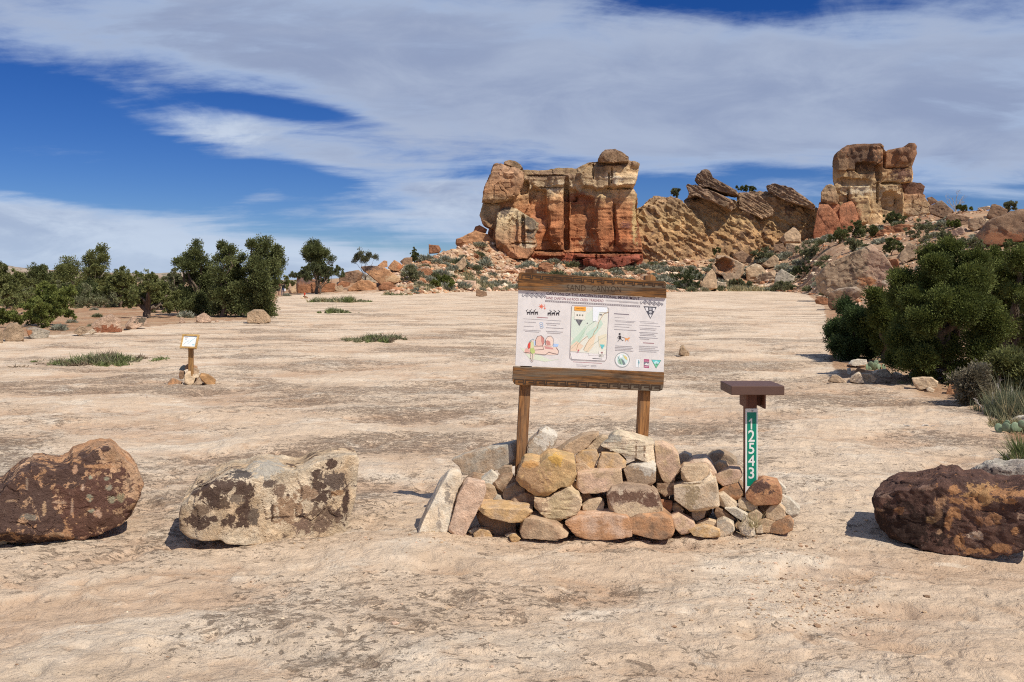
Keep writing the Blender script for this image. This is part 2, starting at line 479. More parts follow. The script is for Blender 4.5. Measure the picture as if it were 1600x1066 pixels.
def ground_mat():
    m, g, b = new_mat('slickrock_ground')
    geo = g.n('ShaderNodeNewGeometry')
    pos = geo.outputs['Position']
    soil = g.n('ShaderNodeAttribute', attribute_name='soil').outputs['Fac']
    rel = g.n('ShaderNodeAttribute', attribute_name='relief').outputs['Fac']
    def mapped(sx, sy, rot=0.0):
        mp = g.n('ShaderNodeMapping', i_Scale=(sx, sy, 1), i_Rotation=(0, 0, RAD(rot)))
        g.t.links.new(pos, mp.inputs['Vector'])
        return mp.outputs[0]
    a = mapped(1, 1)
    st = mapped(0.75, 1.1, 8)
    big = g.noise(a, 0.22, 4, 0.55, 0.6)
    med = g.noise(st, 1.3, 6, 0.62, 0.8)
    fin = g.noise(st, 7.0, 8, 0.68, 0.5)
    vf = g.noise(a, 42.0, 5, 0.7)
    grit = g.noise(a, 150.0, 2, 0.6)
    c = g.mix(g.ss(big, 0.36, 0.66), (0.675, 0.535, 0.39), (0.615, 0.455, 0.315))
    c = g.mix(g.ss(med, 0.46, 0.70, 0.0, 0.8), c, (0.74, 0.635, 0.50))
    c = g.mix(g.ss(g.noise(st, 2.3, 5, 0.6, 1.0), 0.54, 0.74, 0.0, 0.6), c, (0.52, 0.33, 0.195))
    c = g.mix(g.ss(rel, 0.42, 0.16, 0.0, 0.35), c, (0.42, 0.24, 0.135))
    # brown weathered skin in long bands
    crust = g.n('ShaderNodeAttribute', attribute_name='crust').outputs['Fac']
    skin = g.m('MULTIPLY', g.ss(g.noise(mapped(0.7, 1.0, 6), 0.9, 9, 0.68, 0.4), 0.46, 0.66, 0.0, 0.34), crust)
    c = g.mix(skin, c, (0.315, 0.222, 0.145))
    # scaly dark crust: flakes of every size, gathered in bands
    band = g.m('MULTIPLY', g.ss(g.noise(mapped(0.25, 0.42, 5), 1.0, 5, 0.62, 0.5), 0.36, 0.60), g.m('ADD', g.m('MULTIPLY', crust, 0.75), 0.25))
    tot = None
    for sc_, rot, hi, dens, amt, rgb in ((1.7, 8, 0.69, 0.13, 0.32, (0.20, 0.145, 0.105)), (5.0, 10, 0.675, 0.185, 0.54, (0.17, 0.108, 0.072)), (14.0, -5, 0.66, 0.17, 0.66, (0.155, 0.102, 0.070)), (38.0, 4, 0.69, 0.15, 0.62, (0.17, 0.12, 0.09))):
        fl = g.noise(mapped(1.0, 1.45, rot), sc_, 9, 0.74, 0.5)
        dk = g.ss(g.m('SUBTRACT', fl, g.m('SUBTRACT', hi, g.m('MULTIPLY', band, dens))), 0.0, 0.07, 0.0, amt)
        c = g.mix(dk, c, rgb)
        tot = dk if tot is None else g.m('MAXIMUM', tot, dk)
    dk = tot
    grey = g.ss(g.noise(mapped(0.7, 1.0, 15), 0.9, 7, 0.65, 0.4), 0.54, 0.72, 0.0, 0.4)
    c = g.mix(grey, c, (0.40, 0.32, 0.24))
    # worn pale edges
    c = g.mix(g.ss(g.noise(mapped(0.8, 1.3, 12), 3.4, 9, 0.7, 0.5), 0.58, 0.70, 0.0, 0.55), c, (0.76, 0.665, 0.53))
    c = g.mix(g.ss(vf, 0.56, 0.74, 0.0, 0.35), c, (0.70, 0.62, 0.50))
    c = g.mix(g.ss(vf, 0.46, 0.28, 0.0, 0.30), c, (0.32, 0.22, 0.145))
    c = g.mix(g.ss(grit, 0.66, 0.76, 0.0, 0.45), c, (0.17, 0.12, 0.09))
    # soil of the slope and of the scrub
    s1 = g.mix(g.ss(g.noise(a, 0.35, 6, 0.65), 0.35, 0.65), (0.37, 0.205, 0.115), (0.43, 0.30, 0.19))
    s1 = g.mix(g.ss(g.noise(a, 1.6, 6, 0.7), 0.48, 0.66, 0.0, 0.6), s1, (0.30, 0.16, 0.09))
    s1 = g.mix(g.ss(g.noise(a, 6.0, 5, 0.7), 0.56, 0.7, 0.0, 0.5), s1, (0.56, 0.44, 0.31))
    c = g.mix(soil, c, s1)
    g.t.links.new(c, b.inputs['Base Color'])
    h = g.m('ADD', g.m('MULTIPLY', fin, 0.9), g.m('ADD', g.m('MULTIPLY', vf, 0.13), g.m('MULTIPLY', dk, -0.16)))
    h = g.m('ADD', h, g.m('MULTIPLY', grit, 0.02))
    bp = g.n('ShaderNodeBump')
    bp.inputs['Strength'].default_value = 1.0
    bp.inputs['Distance'].default_value = 0.075
    g.t.links.new(h, bp.inputs['Height'])
    g.t.links.new(bp.outputs[0], b.inputs['Normal'])
    b.inputs['Roughness'].default_value = 0.95
    b.inputs['Specular IOR Level'].default_value = 0.12
    return m
M_GROUND = ground_mat()

def build_ground():
    us = np.concatenate([np.arange(-900, -60, 20), np.arange(-60, 1661, 2.6), np.arange(1680, 2501, 20)])
    ys = [1.3]
    while ys[-1] < 320:
        ys.append(ys[-1] + min(max(ys[-1] ** 2 / (CH * F) * 1.7, 0.012), 0.75))
    ys += list(np.arange(330, 1000, 12))
    ys = np.array(ys)
    U, Y = np.meshgrid(us, ys)
    x = ((U - HX) * Y / F).ravel(); y = Y.ravel()
    z = terr(x, y)
    base = terr(x, y, False)
    soil = soil_of(x, y)
    soil_r = soil * fbm(np.stack([x * 1.4, y * 1.4, x * 0], 1), 3, 41) * 0.07
    rel = np.clip((z - base) / 0.11 + 0.5, 0, 1)
    # dark crust grows thickest some way back from the trodden front of the slab
    cn = fbm(np.stack([x / 9, y / 12, x * 0], 1), 4, 71)
    crust = np.clip(0.45 + 0.85 * sstep(y + 1.5 * cn, 6.2, 9.5) * (1 - 0.35 * sstep(y, 20, 60)) + 0.9 * cn, 0.12, 1)
    nu, ny = len(us), len(ys)
    ii = (np.arange(ny - 1)[:, None] * nu + np.arange(nu - 1)[None, :]).ravel()
    faces = np.stack([ii, ii + 1, ii + nu + 1, ii + nu], 1)
    me = mesh_np('ground', np.stack([x, y, z + soil_r], 1), faces, True, None, {'soil': soil, 'relief': rel, 'crust': crust})
    tag(link('ground', me, M_GROUND), 'pale cream slickrock slab running back to the foot of the slope', kind='structure')
    # the land round about, to the horizon
    n = 96
    ang = np.linspace(0, 2 * math.pi, n, endpoint=False)
    rings = [0.0, 40.0, 300.0, 1500.0, 9000.0]
    v, f = [], []
    for r in rings[1:]:
        for a_ in ang:
            v.append((r * math.cos(a_), r * math.sin(a_), -0.7 - (0.0 if r < 1000 else 2.0)))
    for k in range(len(rings) - 2):
        for j in range(n):
            a0, a1 = k * n + j, k * n + (j + 1) % n
            f.append((a0, a1, a1 + n, a0 + n))
    v.append((0, 0, -0.7))
    c0 = len(v) - 1
    f4 = f + [(c0, j, (j + 1) % n, (j + 1) % n) for j in range(0)]
    me2 = bpy.data.meshes.new('land')
    me2.from_pydata(v, [], f4 + [(c0, j, (j + 1) % n) for j in range(n)])
    at = me2.attributes.new('soil', 'FLOAT', 'POINT'); at.data.foreach_set('value', np.ones(len(v), dtype=np.float32))
    at = me2.attributes.new('relief', 'FLOAT', 'POINT'); at.data.foreach_set('value', np.full(len(v), 0.6, dtype=np.float32))
    tag(link('land', me2, M_GROUND), kind='structure')
build_ground()

def build_hills():
    us = np.arange(-900, 720, 4.0)
    dep = np.array([0, 25, 50, 75, 95, 110, 140, 180, 240, 320.0])
    prof = np.array([0, .18, .38, .62, .95, 1, .98, .9, .6, 0])
    crest = np.interp(us, [-900, -100, 60, 140, 190, 230, 300, 360, 420, 470, 540, 640, 720], [20, 19, 20, 15, 14, 12, 16, 10, 6, 5, 8, 3, 0])
    U, D = np.meshgrid(us, dep)
    Y = 760 + D
    x = ((U - HX) * Y / F).ravel(); y = Y.ravel()
    q = np.stack([x / 60, y / 60, x * 0], 1)
    z = np.repeat(prof, len(us)) * np.tile(crest, len(dep)) * (1 + 0.35 * fbm(q, 4, 61)) * 0.8 - 1.0
    nu, ny = len(us), len(dep)
    ii = (np.arange(ny - 1)[:, None] * nu + np.arange(nu - 1)[None, :]).ravel()
    me = mesh_np('hills', np.stack([x, y, z], 1), np.stack([ii, ii + 1, ii + nu + 1, ii + nu], 1), True)
    m, g, b = new_mat('mesa_slope')
    geo = g.n('ShaderNodeNewGeometry')
    n1 = g.noise(geo.outputs['Position'], 0.05, 6, 0.65)
    n2 = g.noise(geo.outputs['Position'], 0.25, 5, 0.6)
    c = g.mix(g.ss(n1, 0.4, 0.6), (0.30, 0.21, 0.15), (0.36, 0.29, 0.22))
    c = g.mix(g.ss(n2, 0.48, 0.62, 0.0, 0.8), c, (0.09, 0.10, 0.06))
    g.t.links.new(c, b.inputs['Base Color'])
    tag(link('hills', me, m), 'low scrubby mesa far behind the trees', kind='structure')
build_hills()

# ------------------------------------------------------------------ rocks
_ICO = {}
def ico(sub):
    if sub not in _ICO:
        bm = bmesh.new()
        bmesh.ops.create_icosphere(bm, subdivisions=sub, radius=1.0)
        v = np.array([x.co[:] for x in bm.verts])
        f = np.array([[x.index for x in p.verts] for p in bm.faces])
        bm.free()
        _ICO[sub] = (v / np.linalg.norm(v, axis=1)[:, None], f)
    return _ICO[sub]

C = dict(tan=(.53, .375, .235), ochre=(.58, .375, .18), pink=(.61, .42, .295), red=(.42, .20, .105), white=(.68, .60, .475), grey=(.46, .395, .305), cream=(.67, .535, .38), brown=(.31, .195, .12), dark=(.085, .05, .038), orange=(.51, .275, .14), rust=(.35, .165, .085), dtan=(.44, .315, .205), straw=(.61, .455, .295))

def star_rock(poly, c, th, seed, turn=0.0, sub=4, rough=0.05, facets=4, k=70, blocks=0.0, bscale=(3, 3, 3), flute=0.0, dents=(), dpow=2, Y=None, tilt=0.35, strata=0.0, dip=0.0, crag=0.0):
    """A rock whose broad side has the outline POLY (x, z about its middle C); turned by TURN about the vertical and TH thick, its front cut by facets, its skin roughened. Returns world vertices and faces."""
    rng = np.random.default_rng(seed)
    P = np.asarray(poly, dtype=float)
    hw = max(abs(P[:, 0]).max(), 1e-4); hh = max(abs(P[:, 1]).max(), 1e-4)
    v0, faces = ico(sub)
    p = v0 * np.array([hw, th / 2, hh])
    q = p[:, [0, 2]]
    t = np.full(len(p), 1e9)
    for a, b in zip(P, np.roll(P, -1, 0)):
        e = b - a
        den = q[:, 0] * e[1] - q[:, 1] * e[0]
        with np.errstate(divide='ignore', invalid='ignore'):
            tt = (a[0] * e[1] - a[1] * e[0]) / den
            s = np.where(abs(e[0]) > abs(e[1]), (tt * q[:, 0] - a[0]) / (e[0] if abs(e[0]) > 1e-9 else 1e-9), (tt * q[:, 1] - a[1]) / (e[1] if abs(e[1]) > 1e-9 else 1e-9))
        ok = (tt > 1e-6) & (s >= -1e-4) & (s <= 1 + 1e-4)
        t = np.where(ok & (tt < t), tt, t)
    ts = [np.minimum(t, 40.0)]
    half = np.array([hw, th / 2, hh])
    def cut(n, frac, sup=None):
        n = np.array(n, float); n /= np.linalg.norm(n)
        d = (np.abs(n) @ half if sup is None else sup) * frac
        dn = p @ n
        ts.append(np.where(dn > 1e-6, d / np.maximum(dn, 1e-6), 40.0))
    U_ = rng.uniform
    cut((U_(-1, 1) * tilt * .8, -1, U_(-.2, .7) * tilt), U_(.86, .98), th / 2)          # the broken front face
    if facets > 0:
        cut((U_(-1, 1) * tilt, -U_(.35, .7), 1), U_(.70, .84))                           # the bed on top, tipped forward
    for j in range(max(facets - 1, 0)):
        n_ = np.array((U_(-1, 1), -U_(.5, 1.1), U_(-.9, .7))); cut(n_, U_(.82, .96), ((P @ (n_ / np.linalg.norm(n_))[[0, 2]]).max() + th / 2 * abs(n_[1]) / np.linalg.norm(n_)))                        # knocked off corners
    cut((U_(-.2, .2), 1, U_(-.1, .2)), U_(.86, .98), th / 2)
    if facets > 2:
        cut((U_(-.2, .2), .75, 1), U_(.72, .80))                                         # the back falls away
    for j in range(2):
        cut((U_(-1, 1), U_(.5, 1.1), U_(-.3, .9)), U_(.80, .95))
    for j in range(4):
        a_ = U_(0, 2 * math.pi)
        n = np.array((math.cos(a_), -U_(.3, 1.3), math.sin(a_)))
        n /= np.linalg.norm(n)
        sup = (P @ n[[0, 2]]).max() + th / 2 * abs(n[1])
        cut(n, U_(.88, .985), sup)
    T = np.minimum(np.stack(ts), 40.0)
    tm = (T ** (-float(k))).sum(0) ** (-1.0 / k)
    v = p * tm[:, None]
    size = (hw * hh * th / 2) ** (1 / 3)
    nrm = v / np.array([hw ** 2, (th / 2) ** 2, hh ** 2])
    nrm /= np.linalg.norm(nrm, axis=1)[:, None]
    off = rng.uniform(0, 90, 3)
    disp = rough * size * (fbm(v / size * 1.6 + off, 4, seed) + 0.45 * fbm(v / size * 6 + off, 3, seed + 7))
    if strata:
        disp = disp + strata * size * perlin(np.stack([v[:, 0] * 1.3 / size, v[:, 1] * 1.3 / size, (v[:, 2] + dip * v[:, 0]) * 9.0 / size], 1) + off, seed + 3) + 0.7 * strata * size * perlin(np.stack([v[:, 0] * 1.2 / size, v[:, 1] * 1.2 / size, (v[:, 2] + dip * v[:, 0]) * 24.0 / size], 1) + off, seed + 13)
    if blocks:
        w1, w2, wi = worley(v * np.array(bscale) / size + 0.25 * np.stack([fbm(v / size * 2 + off, 2, 3), fbm(v / size * 2 + off, 2, 4), fbm(v / size * 2, 2, 5)], 1) + off, seed)
        disp = disp + blocks * size * (wi - 0.5) - blocks * size * 0.8 * (1 - sstep(w2 - w1, 0.0, 0.08)) * sstep(fbm(v / size * 1.1 + off, 3, seed + 15), 0.05, 0.4)
    if crag:
        disp = disp + crag * size * fbm(np.stack([v[:, 0] * 2.2 / size, v[:, 1] * 2.2 / size, (v[:, 2] + dip * v[:, 0]) * 4.0 / size], 1) + off, 6, seed + 17, 0.58, ridge=True)
    if flute:
        disp = disp + flute * size * fbm(np.stack([v[:, 0] * 3.2 / size, v[:, 1] * 1.5 / size, v[:, 2] * 0.5 / size], 1) + off, 3, seed + 9, ridge=True)
    v = v + nrm * disp[:, None]
    ct, sn = math.cos(turn), math.sin(turn)
    wv = np.stack([v[:, 0] * ct - v[:, 1] * sn, v[:, 0] * sn + v[:, 1] * ct, v[:, 2]], 1) + np.asarray(c)
    for (px, py, rx, ry, dp) in dents:
        upx = HX + F * wv[:, 0] / wv[:, 1]; upy = HY - F * (wv[:, 2] - CH) / wv[:, 1]
        wob = 0.38 * fbm(v / size * 3 + off, 4, seed + 21)
        r2 = np.abs((upx - px) / rx + wob) ** dpow + np.abs((upy - py) / ry + wob) ** dpow
        wv[:, 1] += np.where(v[:, 1] < 0, dp * sstep(1 - r2, 0.0, 0.6), 0)
    return wv, faces

def paint(wv, c1, c2, seed, size, blobs=(), bcol=(.085, .05, .038), speck=0.0, top=None, layers=None, streak=0.0, base=0.0, varn=0.0, vcol=(.085, .05, .038)):
    """albedo of a rock: two sandstone tones mottled together, marks of desert varnish, lichen, bare stone or painted shade where the photograph has them, beds of other colours"""
    rng = np.random.default_rng(seed + 500)
    off = rng.uniform(0, 60, 3)
    n = fbm(wv / size * 1.3 + off, 4, seed + 1)
    n2 = fbm(wv / size * 5 + off, 4, seed + 2, 0.6)
    m = sstep(n + 0.4 * n2, -0.35, 0.45)[:, None]
    col = np.array(c1) * (1 - m) + np.array(c2) * m
    px = HX + F * wv[:, 0] / wv[:, 1]; py = HY - F * (wv[:, 2] - CH) / wv[:, 1]
    if layers:
        pp = py + 6.0 * n + 3 * n2
        lp = np.array([l[0] for l in layers], dtype=float); lc = np.array([l[1] for l in layers])
        lay = np.stack([np.interp(pp, lp, lc[:, i]) for i in range(3)], 1)
        col = lay * (0.82 + 0.36 * m)
    if varn:
        vm = sstep(n * 0.6 + n2 * 0.6, 0.32 - varn, 0.46 - varn)[:, None] * 0.9
        col = col * (1 - vm) + np.array(vcol) * vm
    if top is not None:
        zt = (wv[:, 2] - wv[:, 2].min()) / max(np.ptp(wv[:, 2]), 1e-6)
        tm = sstep(zt + 0.25 * n2, 0.72, 0.9)[:, None] * 0.85
        col = col * (1 - tm) + np.array(top) * tm
    if streak:
        sk = fbm(np.stack([wv[:, 0] / size * 4, wv[:, 1] / size * 3, wv[:, 2] / size * 0.5], 1) + off, 4, seed + 4)
        sm = sstep(sk, 0.12, 0.5)[:, None] * streak
        col = col * (1 - sm) + np.array((.13, .075, .055)) * sm
    fld, col2 = np.full(len(wv), base), np.tile(np.array(bcol, dtype=float), (len(wv), 1))
    for bl in blobs:
        bx, by, rx, ry = bl[:4]
        bc = bl[4] if len(bl) > 4 else bcol
        o2 = off + (bx * .37 % 9, by * .53 % 9, 0)
        wa = .55 * fbm(wv / size * 2.6 + o2, 4, seed + 31, .6)
        wb = .55 * fbm(wv / size * 2.6 + o2 + 40, 4, seed + 32, .6)
        w = np.clip(1.55 - .55 * np.sqrt(((px - bx) / rx + wa) ** 2 + ((py - by) / ry + wb) ** 2), 0, 2)
        nw = (w > fld) | (w > 0.97)               # later marks lie over earlier ones
        col2[nw] = bc
        fld = np.where(nw, w, fld)
    if speck:
        sp = perlin(wv / size * 26 + off, seed + 6)
        sm = sstep(sp, 0.42, 0.55)[:, None] * speck
        col = col * (1 - sm) + np.array((.55, .47, .36)) * sm
    # fine bedding
    ax = rng.normal(size=3) * (.35, .35, 1.0); ax /= np.linalg.norm(ax)
    bed = perlin(np.stack([wv @ ax / size * 7 + 0.6 * n, wv[:, 0] / size * .5, wv[:, 1] / size * .5], 1) + off, seed + 11)
    col = col * (1 + 0.22 * bed[:, None])
    return np.clip(col * (1 + 0.12 * n2[:, None]), 0.01, 0.9), fld, col2

CR = dict(A=(640, 660, 5.0), B=(940, 660, 5.0), L=(0, 680, 5.333), M=(270, 690, 5.161), G=(1340, 690, 5.612), K=(690, 210, 4.635), D=(980, 240, 4.847), T=(1250, 210, 4.571),
          H=(440, 360, 5.0), E=(1000, 380, 5.333), J=(1260, 360, 2.961), N=(1280, 540, 10.0), V=(1420, 560, 6.66), P=(0, 360, 4.846), Q=(240, 360, 5.714), S=(240, 510, 9.69), O=(480, 440, 5.0), X=(0, 0, 1.0))
def PX(cr, pts):
    ox, oy, s = CR[cr]
    return np.array([(ox + a / s, oy + b / s) for a, b in pts])
def BL(cr, bl):
    ox, oy, s = CR[cr]
    return [(ox + b[0] / s, oy + b[1] / s, b[2] / s, b[3] / s, *b[4:]) for b in bl]

def centroid(P):
    x, y = P[:, 0], P[:, 1]
    x2, y2 = np.roll(x, -1), np.roll(y, -1)
    cr = x * y2 - x2 * y
    A = cr.sum() / 2
    if abs(A) < 1e-9:
        return P.mean(0)
    return np.array([((x + x2) * cr).sum(), ((y + y2) * cr).sum()]) / (6 * A)

_seed = [100]
def rock(name, label, cr, pts, Y=None, c1='tan', c2=None, th=None, mat=None, parent=None, cat='rock', group=None, sub=5, paint_kw=None, crisp=24, center=None, **kw):
    """one rock traced in crop CR; Y its distance (None: where its foot meets the ground)"""
    _seed[0] += 1
    seed = _seed[0]
    P = PX(cr, pts)
    if Y is None:
        j = int(np.argmax(P[:, 1]))
        low = P[P[:, 1] > P[:, 1].max() - 0.15 * np.ptp(P[:, 1])]
        hx, hy, hz = hit(low[:, 0].mean(), P[:, 1].max())
        th = th or 0.85 * math.sqrt(np.ptp(P[:, 0]) * np.ptp(P[:, 1])) * hy / F
        Y = hy + 0.34 * th
    cp = centroid(P) if center is None else PX(cr, [center])[0]
    if th is None:
        th = 0.85 * math.sqrt(np.ptp(P[:, 0]) * np.ptp(P[:, 1])) * Y / F
    Yo = Y - 0.28 * th                       # the outline belongs to the nearer half of the rock
    cw = W(cp[0], cp[1], Yo)
    turn = -math.atan2(cw[0], cw[1])         # its broad side looks towards the path
    ey, ex = np.array((-math.sin(turn), math.cos(turn))), np.array((math.cos(turn), math.sin(turn)))
    wp = []
    for a, b in P:
        r = np.array(((a - HX) / F, 1.0, -(b - HY) / F))
        q = r * (cw[:2] @ ey) / (r[:2] @ ey)
        wp.append(((q[:2] - cw[:2]) @ ex, q[2] + CH - cw[2]))
    wp = np.array(wp)
    w, h = np.ptp(wp[:, 0]), np.ptp(wp[:, 1])
    cw[:2] += ey * (Y - Yo)
    c1 = C[c1] if isinstance(c1, str) else c1
    c2 = C[c2] if isinstance(c2, str) else (c2 if c2 is not None else tuple(x * 0.8 for x in c1))
    wv, faces = star_rock(wp, cw, th, seed, turn, sub=sub, **kw)
    size = (w * h * th) ** (1 / 3) / 2
    col, fld, col2 = paint(wv, c1, c2, seed, size, **(paint_kw or {}))
    org = np.array([cw[0], cw[1], wv[:, 2].min()]) if parent is None else np.array(parent.location)
    me = mesh_np(name, wv - org, faces, True, col, {'mask': fld} if fld.any() else None)
    if fld.any():
        at = me.attributes.new('Col2', 'FLOAT_COLOR', 'POINT')
        cc = np.ones((len(wv), 4), dtype=np.float32); cc[:, :3] = col2
        at.data.foreach_set('color', cc.ravel())
    if crisp:
        me.set_sharp_from_angle(angle=RAD(crisp))
    o = link(name, me, mat or M_STONE, parent, None)
    if parent is None:
        o.location = org
        tag(o, label, cat, group)
    elif label:
        o['label'] = label
    return o

# ---- the butte, the ridge and the tower on the slope
TOPV = (.16, .10, .07)
LAY1 = [(232, (.34, .21, .12)), (262, (.48, .33, .18)), (285, (.62, .46, .28)), (300, (.62, .44, .25)), (312, (.55, .32, .16)), (330, (.49, .22, .10)), (372, (.46, .175, .075)), (392, (.50, .23, .11)), (400, (.36, .10, .052)), (425, (.32, .085, .046))]
LAYH = [(250, (.30, .18, .11)), (270, (.44, .27, .16)), (300, (.45, .24, .12)), (318, (.55, .40, .23)), (335, (.50, .36, .20)), (360, (.47, .23, .11)), (400, (.45, .19, .09))]
def butte():
    Y0 = 198.0
    base = hit(900, 418)
    t = thing('sandstone_butte', 'broad red and cream sandstone butte with a boulder perched on its top', 'butte', tuple(W(895, 418, Y0)))
    kw = dict(mat=M_CLIFF, parent=t, c1='tan')
    def part(name, pts, dy, th, layers, sub=6, pk=None, **k2):
        p = dict(layers=layers, streak=0.35)
        p.update(pk or {})
        return rock(name, None, 'K', pts, Y0 + dy, th=th, sub=sub, paint_kw=p, **{**kw, **k2})
    part('rock_wall', [(345, 640), (380, 470), (400, 330), (450, 280), (590, 275), (640, 272), (720, 268), (850, 253), (940, 256), (970, 262), (1050, 226), (1120, 212), (1200, 196), (1340, 190), (1400, 204), (1427, 222), (1428, 262), (1408, 330), (1382, 385), (1392, 410), (1410, 450), (1412, 600), (1425, 700), (1440, 800), (1448, 900), (1440, 1040), (1100, 1060), (700, 1040), (400, 960), (345, 850)], 3.0, 13.0, LAY1, sub=8, blocks=0.05, bscale=(2.6, 2.0, 1.5), flute=0.05, rough=0.055, strata=.022, facets=1, tilt=.08, center=(900, 600), dpow=4, crisp=40,
         dents=BL('K', [(700, 490, 62, 130, 2.6), (600, 390, 36, 60, 2.2), (905, 590, 24, 275, 2.2), (1020, 640, 92, 245, 1.7), (930, 440, 60, 50, 1.5), (1253, 660, 8, 180, .7), (825, 600, 62, 200, -1.2), (1185, 640, 62, 240, -1.0), (1335, 620, 70, 240, -0.7), (1180, 310, 230, 85, -1.6), (1330, 345, 95, 46, -1.1), (1100, 270, 7, 60, .8), (1235, 300, 6, 60, .8), (1215, 340, 8, 56, 1.0), (1300, 392, 110, 7, .9), (760, 385, 120, 6, .7), (760, 300, 150, 6, .8), (850, 330, 90, 44, -.8),
                        (1200, 858, 250, 7, 1.6), (1200, 882, 240, 16, -1.4), (1200, 907, 220, 6, 1.6), (1220, 935, 170, 18, -1.8), (1190, 958, 160, 5, 1.2), (780, 842, 120, 6, 1.2), (790, 870, 110, 16, -1.2), (1120, 885, 6, 20, .9), (1290, 880, 6, 20, .9), (1370, 880, 6, 20, .9)]),
         pk=dict(streak=.5, blobs=BL('K', [(850, 380, 90, 40, (.60, .48, .33)), (1240, 320, 60, 26, (.66, .55, .40)), (1180, 430, 70, 26, (.58, .41, .22)), (780, 300, 170, 26, (.33, .22, .14)), (1400, 620, 16, 130, (.60, .42, .20)), (1060, 780, 40, 30, (.56, .36, .20)), (1300, 215, 120, 16, (.32, .21, .13)), (1010, 470, 90, 40, (.35, .15, .085)), (1330, 660, 36, 16, (.24, .10, .07)), (700, 620, 40, 60, (.48, .22, .12))])))
    part('head_rock', [(292, 490), (300, 430), (320, 360), (350, 290), (380, 215), (405, 210), (455, 228), (560, 262), (592, 275), (588, 350), (560, 440), (500, 470), (430, 484), (350, 500)], -1.0, 11.0, LAYH, blocks=0.09, bscale=(1.6, 1.3, 1.4), rough=0.07, strata=.025, facets=2, tilt=.2)
    part('cap_boulder', [(448, 215), (458, 195), (490, 188), (530, 195), (575, 225), (592, 255), (560, 262), (500, 235)], -1.0, 5.5, [(200, (.34, .24, .15)), (300, (.42, .28, .16))], sub=4)
    part('neck_rock', [(280, 590), (285, 560), (300, 500), (400, 505), (470, 500), (470, 700), (440, 800), (400, 840), (345, 780), (380, 690), (330, 670), (300, 650)], -0.5, 7.0, LAYH, blocks=0.05, bscale=(1.5, 1.5, 1.3), rough=0.07)
    part('low_buttress', [(390, 700), (400, 600), (415, 555), (440, 526), (505, 526), (560, 550), (640, 598), (700, 640), (706, 680), (670, 740), (690, 800), (660, 850), (620, 900), (460, 900), (395, 820)], -4.2, 8.0, [(315, (.52, .40, .25)), (345, (.54, .41, .24)), (365, (.49, .31, .17)), (395, (.46, .22, .11))], blocks=0.09, bscale=(1.8, 1.4, 1.4), rough=0.07, strata=.03, facets=2, tilt=.5, dpow=4, dents=BL('K', [(590, 700, 14, 120, 1.2), (520, 720, 40, 130, .8), (640, 660, 50, 40, -.8), (600, 790, 90, 6, .8)]), pk=dict(streak=.5, blobs=BL('K', [(640, 640, 60, 30, (.14, .11, .08)), (450, 560, 40, 40, (.16, .12, .09)), (560, 740, 34, 80, (.50, .26, .13)), (620, 800, 60, 20, (.60, .47, .31)), (650, 690, 30, 60, (.22, .17, .12))])))
    part('perched_boulder', [(1128, 190), (1145, 150), (1185, 108), (1255, 105), (1275, 122), (1352, 160), (1352, 196), (1240, 206), (1140, 200)], -3.5, 6.5, [(232, (.25, .16, .10)), (255, (.40, .26, .15))], sub=5, blocks=0.10, bscale=(1.2, 1, 1), pk=dict(varn=.1))
    part('ledge', [(1020, 905), (1200, 905), (1430, 875), (1440, 905), (1330, 950), (1200, 975), (1090, 972), (1030, 940)], -7.4, 7, [(395, (.36, .11, .065)), (420, (.27, .075, .045))], blocks=0.16, bscale=(2.6, 1.5, 1.2))
butte()

